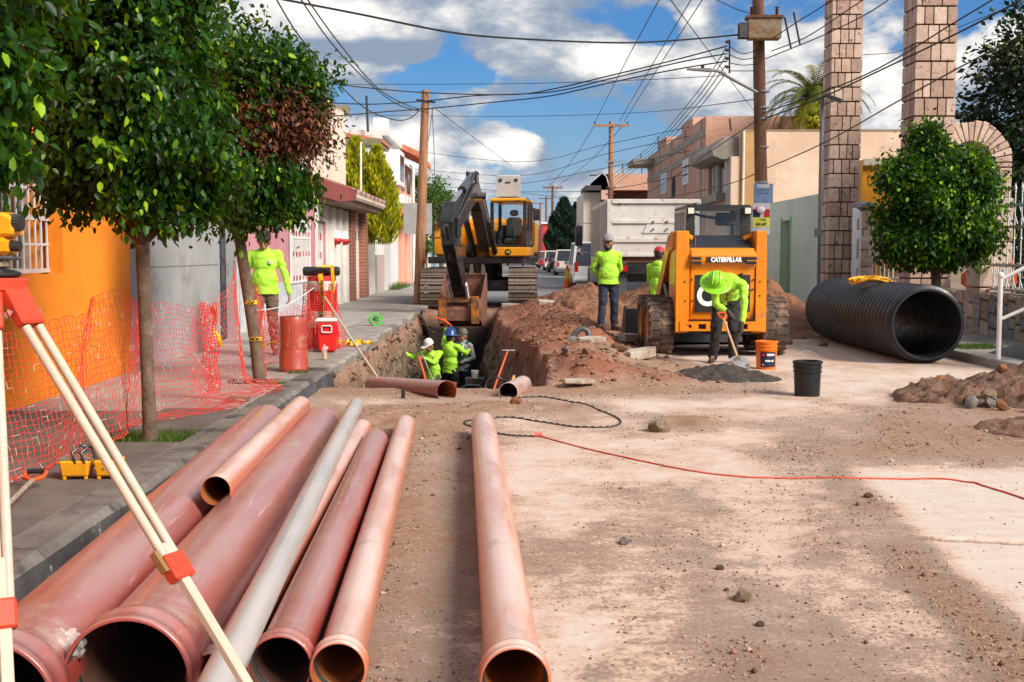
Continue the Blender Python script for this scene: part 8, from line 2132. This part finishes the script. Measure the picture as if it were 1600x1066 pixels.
# ================================================================== POLES, LAMP, SIGNS, WIRES
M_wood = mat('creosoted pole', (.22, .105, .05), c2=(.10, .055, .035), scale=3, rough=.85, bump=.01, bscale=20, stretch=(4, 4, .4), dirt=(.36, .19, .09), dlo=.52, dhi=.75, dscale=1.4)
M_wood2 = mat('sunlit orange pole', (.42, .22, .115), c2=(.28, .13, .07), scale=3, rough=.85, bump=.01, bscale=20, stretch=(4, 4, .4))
M_ins = mat('insulator', (.10, .05, .035), rough=.3)
def pole_with_arm(label, px, y, ptop, arm, m=M_wood, r=.13, group='wooden utility poles along the right side'):
    x = (px - 800) / F * y; z = P(px, ptop, y).z; t_ = thing('utility_pole', label, 'utility pole', (x, y, 0), group=group)
    MB().tube([(0, 0, 0), (0, 0, z * .5), (0, 0, z)], [r * 1.25, r * 1.1, r * .85], n=12).build('post', m, t_, smooth=50)
    if arm:
        MB().box(-arm, arm, -.16, -.06, z - .28, z - .16).build('crossarm', m, t_)
        for q in (-arm + .08, .0 if False else arm - .08): MB().lathe([(0, 0), (.05, .02), (.03, .07), (.055, .10), (.03, .15), (0, .17)], n=10, c=(q, -.11, z - .16)).build('insulator', M_ins, t_, smooth=50)
        for s_ in (-1, 1): MB().bar((0, -.15, z - .75), (s_ * arm * .55, -.13, z - .28), .03, .03).build('brace', M_steel, t_)
    return t_, x, z
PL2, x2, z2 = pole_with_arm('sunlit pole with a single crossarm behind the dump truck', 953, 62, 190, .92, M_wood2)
for z in (z2 - 2.1,): MB().box(-.3, .75, -.18, -.1, z, z + .07).build('bracket', M_steel, PL2)
for s_ in (-1, 1):
    for k in range(4): MB().lathe([(.0, 0), (.05, .02), (.05, .08), (0, .1)], n=8, c=(s_ * .2, -.1, z2 - 4.2 + k * .35 - .3)).build('insulator', M_ins, PL2)
PL3, x3, z3 = pole_with_arm('pole with crossarm beyond the conifers', 863, 118, 290, .95)
PL4, x4, z4 = pole_with_arm('thinner pole with crossarm, farther than the one above the conifers', 853, 158, 308, 1.0)
PL5, x5, z5 = pole_with_arm('most distant pole with crossarm at the street end', 844, 200, 316, 1.1)
# street lamp on an arm near pole 2
sl = thing('street_lamp', 'curved arm street lamp hanging before the sunlit pole', 'street lamp', (x2, 61.7, 0))
zz1 = P(940, 290, 61.7).z
MB().tube([(-.1, 0, P(945, 292, 61.7).z), (-.25, 0, P(938, 276, 61.7).z), (-.5, 0, P(933, 270, 61.7).z), (-.75, 0, P(928, 273, 61.7).z)], .035, n=8).build('arm', M_steel, sl, smooth=50)
MB().box(-1.1, -.72, -.08, .08, P(928, 275, 61.7).z, P(928, 275, 61.7).z + .07, bev=.02).build('lamp_head', M_mgrey, sl)
# pole 1 with transformer, lamp and signs
y1p = 27.0; x1p = (1187 - 800) / F * y1p
PL1 = thing('utility_pole', 'dark thick pole carrying a rusty transformer box and two signs', 'utility pole', (x1p, y1p, .0))
xt = P(1181, -60, y1p).x - x1p
MB().tube([(0.0, 0, 0), (-.005, 0, 3.0), (xt * .5, 0, 6.0), (xt, 0, 9.2)], [.155, .145, .135, .12], n=14).build('post', M_wood, PL1, smooth=50)
zp_ = lambda py: P(1187, py, y1p).z
for py in (143, 168, 186, 230, 285): 
    MB().lathe([(.150, -.02), (.154, -.02), (.154, .02), (.150, .02), (.150, -.02)], n=16, c=(0, 0, zp_(py))).build('steel_band', M_steel, PL1)
tf = MB().box(-.42, .30, -.45, -.14, zp_(66), zp_(34), bev=.02); tfo = tf.build('transformer_box', mat('rusty transformer', (.40, .33, .22), c2=(.34, .17, .06), scale=4, rough=.7, dirt=(.20, .10, .05), dlo=.5, dhi=.65, dscale=6), PL1)
MB().box(-.46, .34, -.48, -.10, zp_(34) + .001, zp_(34) + .06).build('transformer_lid', M_rust, tfo)
for k in range(6): MB().box(-.62, -.43, -.44 + k * .05, -.425 + k * .05, zp_(64), zp_(41)).build('cooling_fin', M_mgrey, tfo)
for q in (-.34, .22): 
    b = MB(); 
    for k in range(4): b.lathe([(.02, 0), (.055, .02), (.02, .05)], n=10, c=(q, -.3, zp_(34) + .06 + k * .055))
    b.build('bushing', M_ins, tfo, smooth=40)
MB().box(-.9, .9, -.2, -.1, zp_(20) - .05, zp_(20) + .06).build('crossarm', M_wood, PL1) if False else None
# insulator rack left of the pole, antenna-like rack right
for px, py0_, py1_, nm in ((1136, 66, 118, 4),):
    b = MB().cyl((P(px, py0_, y1p).x - x1p, -.3, P(px, py0_, y1p).z), (P(px, py1_, y1p).x - x1p, -.3, P(px, py1_, y1p).z), .02, n=6).build('spreader_rod', M_mblack, PL1)
    for k in range(nm): MB().lathe([(0, 0), (.045, .02), (.045, .06), (0, .08)], n=10, c=(P(px, 70 + k * 13, y1p).x - x1p - .05, -.3, P(px, 72 + k * 13, y1p).z)).build('insulator', M_ins, PL1)
for k, (px, py0_, py1_) in enumerate(((1226, 27, 76), (1240, 19, 70))):
    o = MB().cyl(P(px, py0_, 26.6), P(px + 10, py1_, 26.6), .022, n=6).build('wire_spreader', M_mblack); tag(o, 'slanting black wire spreader ' + ('nearer the pole' if k == 0 else 'farther from the pole'), 'wire spreader', 'slanting wire spreaders')
# lamp arm
la = thing('street_lamp', 'long armed street lamp reaching over the lane from the dark pole', 'street lamp', (x1p, y1p, 0))
q = lambda px, py: V((P(px, py, y1p).x - x1p, -.16, P(px, py, y1p).z))
MB().tube([q(1181, 146), q(1150, 130), q(1120, 113), q(1108, 111)], .035, n=8).build('arm', M_steel, la, smooth=60)
MB().loft([[q(1108, 109) + V((0, -.08, 0)), q(1108, 109) + V((0, .08, 0)), q(1108, 114) + V((0, .08, 0)), q(1108, 114) + V((0, -.08, 0))], [q(1072, 109) + V((0, -.07, 0)), q(1072, 109) + V((0, .07, 0)), q(1072, 111) + V((0, .07, 0)), q(1072, 111) + V((0, -.07, 0))]]).build('lamp_head', mat('lamp grey', (.30, .32, .32)), la)
MB().cyl(q(1096, 109), q(1096, 104), .04, n=8).build('photocell', M_mblack, la)
# signs
M_sblue = mat('faded blue sign', (.13, .22, .38), c2=(.19, .28, .42), scale=6, rough=.6, dirt=(.32, .37, .42), dlo=.55, dhi=.75, dscale=6)
sg = thing('blue_sign', 'faded blue hanging sign tied to the dark pole', 'sign', (x1p, y1p - .17, zp_(303)))
MB().box(-.21, .225, -.012, .0, -.22, .22, bev=.004).build('board', M_sblue, sg)
text('INGLES', .10, M_whitep, sg, (.005, -.014, .165), (pi / 2, 0, 0), bold=.003, sx=.82, depth=.001)
for z in (.08, .0, -.08): text('se solicita personal', .035, mat('sign print', (.10, .15, .25)), sg, (.0, -.014, z), (pi / 2, 0, 0), depth=.001, bold=.001) if z > -.05 else None
sg2 = thing('poster_sign', 'white and yellow advert board under the blue sign', 'sign', (x1p - .03, y1p - .17, zp_(340)))
MB().box(-.19, .20, -.012, .0, -.38, .32).build('board', mat('poster white', (.66, .66, .66), rough=.5), sg2)
MB().box(-.19, -.03, -.016, -.0125, .0, .18).build('navy_patch', mat('poster navy', (.03, .04, .14)), sg2); MB().box(.06, .19, -.016, -.0125, .0, .18).build('red_patch', M_redpaint, sg2)
MB().box(-.19, .19, -.016, -.0125, -.22, -.005).build('yellow_patch', mat('poster yellow', (.80, .80, .10)), sg2)
MB().sphere((-.02, -.05, .16), .09, 12, 8, sc=(1.1, .4, .9)).build('white_cap_shape', M_white, sg2, smooth=60)
MB().sphere((-.10, -.045, .17), .06, 10, 8, sc=(.7, .35, 1)).build('pink_shape', mat('poster pink', (.75, .08, .20)), sg2, smooth=60)
text('614', .085, blk, sg2, (.03, -.018, -.06), (pi / 2, 0, 0), bold=.003, depth=.001); text('204 6289', .080, blk, sg2, (.0, -.018, -.16), (pi / 2, 0, 0), bold=.003, sx=.85, depth=.001)
# leaning pole on the left
y0p = 33.2
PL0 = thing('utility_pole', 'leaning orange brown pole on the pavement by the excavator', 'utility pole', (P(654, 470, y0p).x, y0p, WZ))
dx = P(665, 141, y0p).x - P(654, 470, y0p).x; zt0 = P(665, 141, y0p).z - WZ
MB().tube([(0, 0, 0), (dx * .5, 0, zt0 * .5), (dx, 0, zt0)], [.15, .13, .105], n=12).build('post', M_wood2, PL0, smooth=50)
MB().bar((dx - .25, -.1, zt0 - .28), (dx + .28, -.1, zt0 - .35), .03, .05).build('bracket', M_mblack, PL0)
MB().lathe([(.125, -.05), (.13, -.05), (.13, .05), (.125, .05)], n=12, c=(dx * .35, 0, zt0 * .35 - .9)).build('red_mark', M_redpaint, PL0)
bd = thing('pavement_sign', 'pale grey blank sign board behind the leaning pole', 'sign', (P(653, 400, 40).x, 40, WZ))
MB().box(-.48, .48, 0, .03, P(650, 366, 40).z - WZ, P(650, 334, 40).z + .35 - WZ).build('board', mat('sign grey', (.42, .42, .42)), bd); MB().cyl((0, .06, 0), (0, .06, 3.0), .03).build('post', M_white, bd)
tag(MB().cyl(P(646, 440, 46), P(646, 262, 46), .05, n=8).build('white_post', M_white), 'tall thin white post at the salmon house corner', 'post')

M_wire = mat('black cable', (.018, .018, .02), rough=.6, rvar=0)
wc = [0]
def wire(label, pts, r=.013, group=None, sag=0.0):
    P3 = [P(a, b_, y) for a, b_, y in pts]; out = []
    for i in range(len(P3) - 1):
        a, b_ = P3[max(i - 1, 0)], P3[i]; c, d = P3[i + 1], P3[min(i + 2, len(P3) - 1)]
        for k in range(8):
            t = k / 8; out.append(.5 * ((2 * b_) + (c - a) * t + (2 * a - 5 * b_ + 4 * c - d) * t * t + (3 * b_ - a - 3 * c + d) * t ** 3))
    out.append(P3[-1]); o = MB().tube(out, r, n=5).build('overhead_wire', M_wire); tag(o, label, 'wire', group); return o
wire('thickest cable crossing the sky from the top left to the transformer', [(425, -4, 19), (560, 22, 20.5), (700, 50, 22), (800, 60, 23.3), (960, 67, 25), (1060, 63, 26), (1160, 54, 26.8)], .020)
wire('upper strand of the bundle from the left house over the leaning pole to the rack', [(480, 126, 31), (570, 137, 32), (665, 145, 33.1), (800, 148, 31), (870, 138, 30), (950, 119, 29), (1050, 95, 27.8), (1136, 72, 26.8)], .016)
wire('middle strand of the bundle between the leaning pole and the rack', [(500, 160, 31), (580, 163, 32), (665, 158, 33.1), (740, 150, 32), (860, 144, 30.5), (950, 124, 29), (1060, 98, 27.6), (1136, 84, 26.8)], .016)
wire('lowest strand of the bundle between the leaning pole and the rack', [(520, 182, 31), (600, 175, 32), (668, 170, 33.1), (760, 161, 31.5), (860, 150, 30.2), (960, 128, 29), (1060, 108, 27.6), (1136, 96, 26.8)], .016)
wire('steep cable from the top left down to the leaning pole, first of the close pair', [(468, -4, 18), (520, 70, 23), (580, 133, 28), (625, 165, 31), (668, 176, 33)], .013)
wire('steep cable from the top left down to the leaning pole, second of the close pair', [(478, -4, 18), (530, 68, 23), (590, 138, 28), (640, 166, 31), (668, 172, 33)], .013)
wire('cable from the top left looping low past the leaning pole', [(430, -4, 17), (470, 60, 21), (530, 132, 26), (575, 172, 29), (620, 188, 31), (645, 182, 32.5), (664, 160, 33)], .013)
wire('thin level line high across the street above the leaning pole', [(500, 132, 30), (800, 131, 30), (1000, 125, 29), (1136, 118, 27)], .008)
wire('thin pale line running level from the left across to the pole, below the bundle', [(560, 180, 60), (800, 182, 58), (1000, 176, 50), (1183, 155, 27)], .012)
wire('drop line hanging straight down beside the leaning pole', [(675, 170, 33), (678, 230, 36), (679, 275, 44)], .010)
wire('slanting drop line from the leaning pole toward the salmon house', [(676, 168, 33), (670, 215, 40), (660, 262, 46)], .010)
wire('guy line from the leaning pole head down to the excavator side', [(678, 168, 33), (740, 215, 50), (800, 260, 70)], .012)
for k, (a, b_) in enumerate((((1032, -4, 30), (930, 190, 62)), ((1082, -4, 30), (968, 190, 62)), ((1100, -4, 30), (975, 190, 62)))):
    wire(['left hand line rising steeply from the sunlit pole crossarm', 'middle line rising steeply from the sunlit pole crossarm', 'right hand line rising steeply from the sunlit pole crossarm'][k], [a, ((a[0] + b_[0]) / 2 - 4, (a[1] + b_[1]) / 2 + 5, 42), b_], .014)
for k in range(4):
    wire('line %s from the rack to the sunlit pole' % ['highest', 'second', 'third', 'lowest'][k], [(1134, 76 + k * 13, 26.8), (1085, 150 + k * 9, 36), (1020, 225 + k * 6, 50), (957, 274 + k * 6, 62)], .012)
for k in range(4):
    wire('short link %s between the rack and the dark pole' % ['uppermost', 'second', 'third', 'lowest'][k], [(1139, 72 + k * 13, 26.7), (1160, 84 + k * 9, 26.8), (1184, 78 + k * 11, 26.9)], .010)
wire('cable from the dark pole down left to the cream building corner', [(1180, 190, 26.9), (1120, 230, 34), (1040, 285, 50), (957, 330, 62)], .014)
wire('long cable rising right from the dark pole behind both pillars', [(1190, 187, 27), (1280, 154, 25), (1350, 122, 23), (1500, 50, 20), (1610, -8, 18)], .016)
wire('second long cable rising right from the dark pole, just above the first', [(1190, 178, 27), (1350, 118, 23), (1500, 30, 20), (1560, -6, 18)], .014)
wire('long grey cable crossing before the cream wall and the pillars', [(1000, 318, 50), (1130, 290, 38), (1200, 262, 32), (1290, 222, 27), (1400, 160, 23), (1500, 105, 20.5), (1610, 48, 18)], .014)
wire('cable from the transformer up to the top right, highest', [(1205, 62, 26.8), (1240, 38, 25), (1285, 10, 23.5), (1305, -6, 23)], .012)
wire('cable from the transformer up to the top right, second', [(1205, 80, 26.8), (1260, 58, 24.8), (1330, 12, 22.5), (1360, -8, 22)], .012)
wire('cable from the transformer up to the top right, lowest', [(1196, 92, 26.8), (1280, 58, 24.5), (1350, 24, 22.5), (1400, -8, 21.5)], .012)
wire('line passing between the two pillars toward the dark tree', [(1347, 86, 31), (1405, 80, 33), (1480, 50, 30), (1610, -2, 26)], .010)
wire('line from the pole top to the top left over the lane', [(1176, 22, 26.9), (1150, 14, 26), (1112, -4, 24)], .010)
wire('crossing line falling to the right from the top over the lane', [(1045, -4, 26), (1100, 70, 34), (1160, 150, 45), (1200, 200, 60)], .012)
for k, (ya, yb_) in enumerate(((253, 225), (275, 240), (288, 262), (300, 296))):
    wire('distant line %s crossing from the left houses to the sunlit pole' % ['highest', 'second', 'third', 'lowest'][k], [(560 if k < 2 else 690, ya - 30 + k * 10, 90), (800, ya, 80), (950, yb_, 62), (1140, yb_ - 40, 50)], .016)
for k, (p_, q_) in enumerate((((930, 194, 62), (857, 292, 118)), ((975, 194, 62), (870, 292, 118)), ((857, 294, 118), (849, 310, 158)), ((870, 294, 118), (858, 310, 158)))):
    wire(['left line from the sunlit pole to the pole beyond', 'right line from the sunlit pole to the pole beyond', 'left line between the two distant poles', 'right line between the two distant poles'][k], [p_, ((p_[0] + q_[0]) / 2, (p_[1] + q_[1]) / 2 + 8, (p_[2] + q_[2]) / 2), q_], .018)
wire('far level line behind the excavator hatch', [(640, 288, 100), (800, 300, 100), (900, 310, 100), (1010, 300, 90)], .020)
# finish: small roof clutter
for px, pt, pb_, y, lb in ((1030, 213, 250, 66, 'dark leaning rod on the brick building roof'), (1003, 240, 272, 80, 'thin roof aerial above the low brick house'), (974, 255, 275, 86, 'short aerial on the far brick roof'), (1142, 185, 205, 43, 'rusty bars standing on the cream building corner')):
    tag(MB().cyl(P(px, pb_, y), P(px - 2, pt, y), .03, n=6).build('roof_aerial', M_mblack), lb, 'aerial')
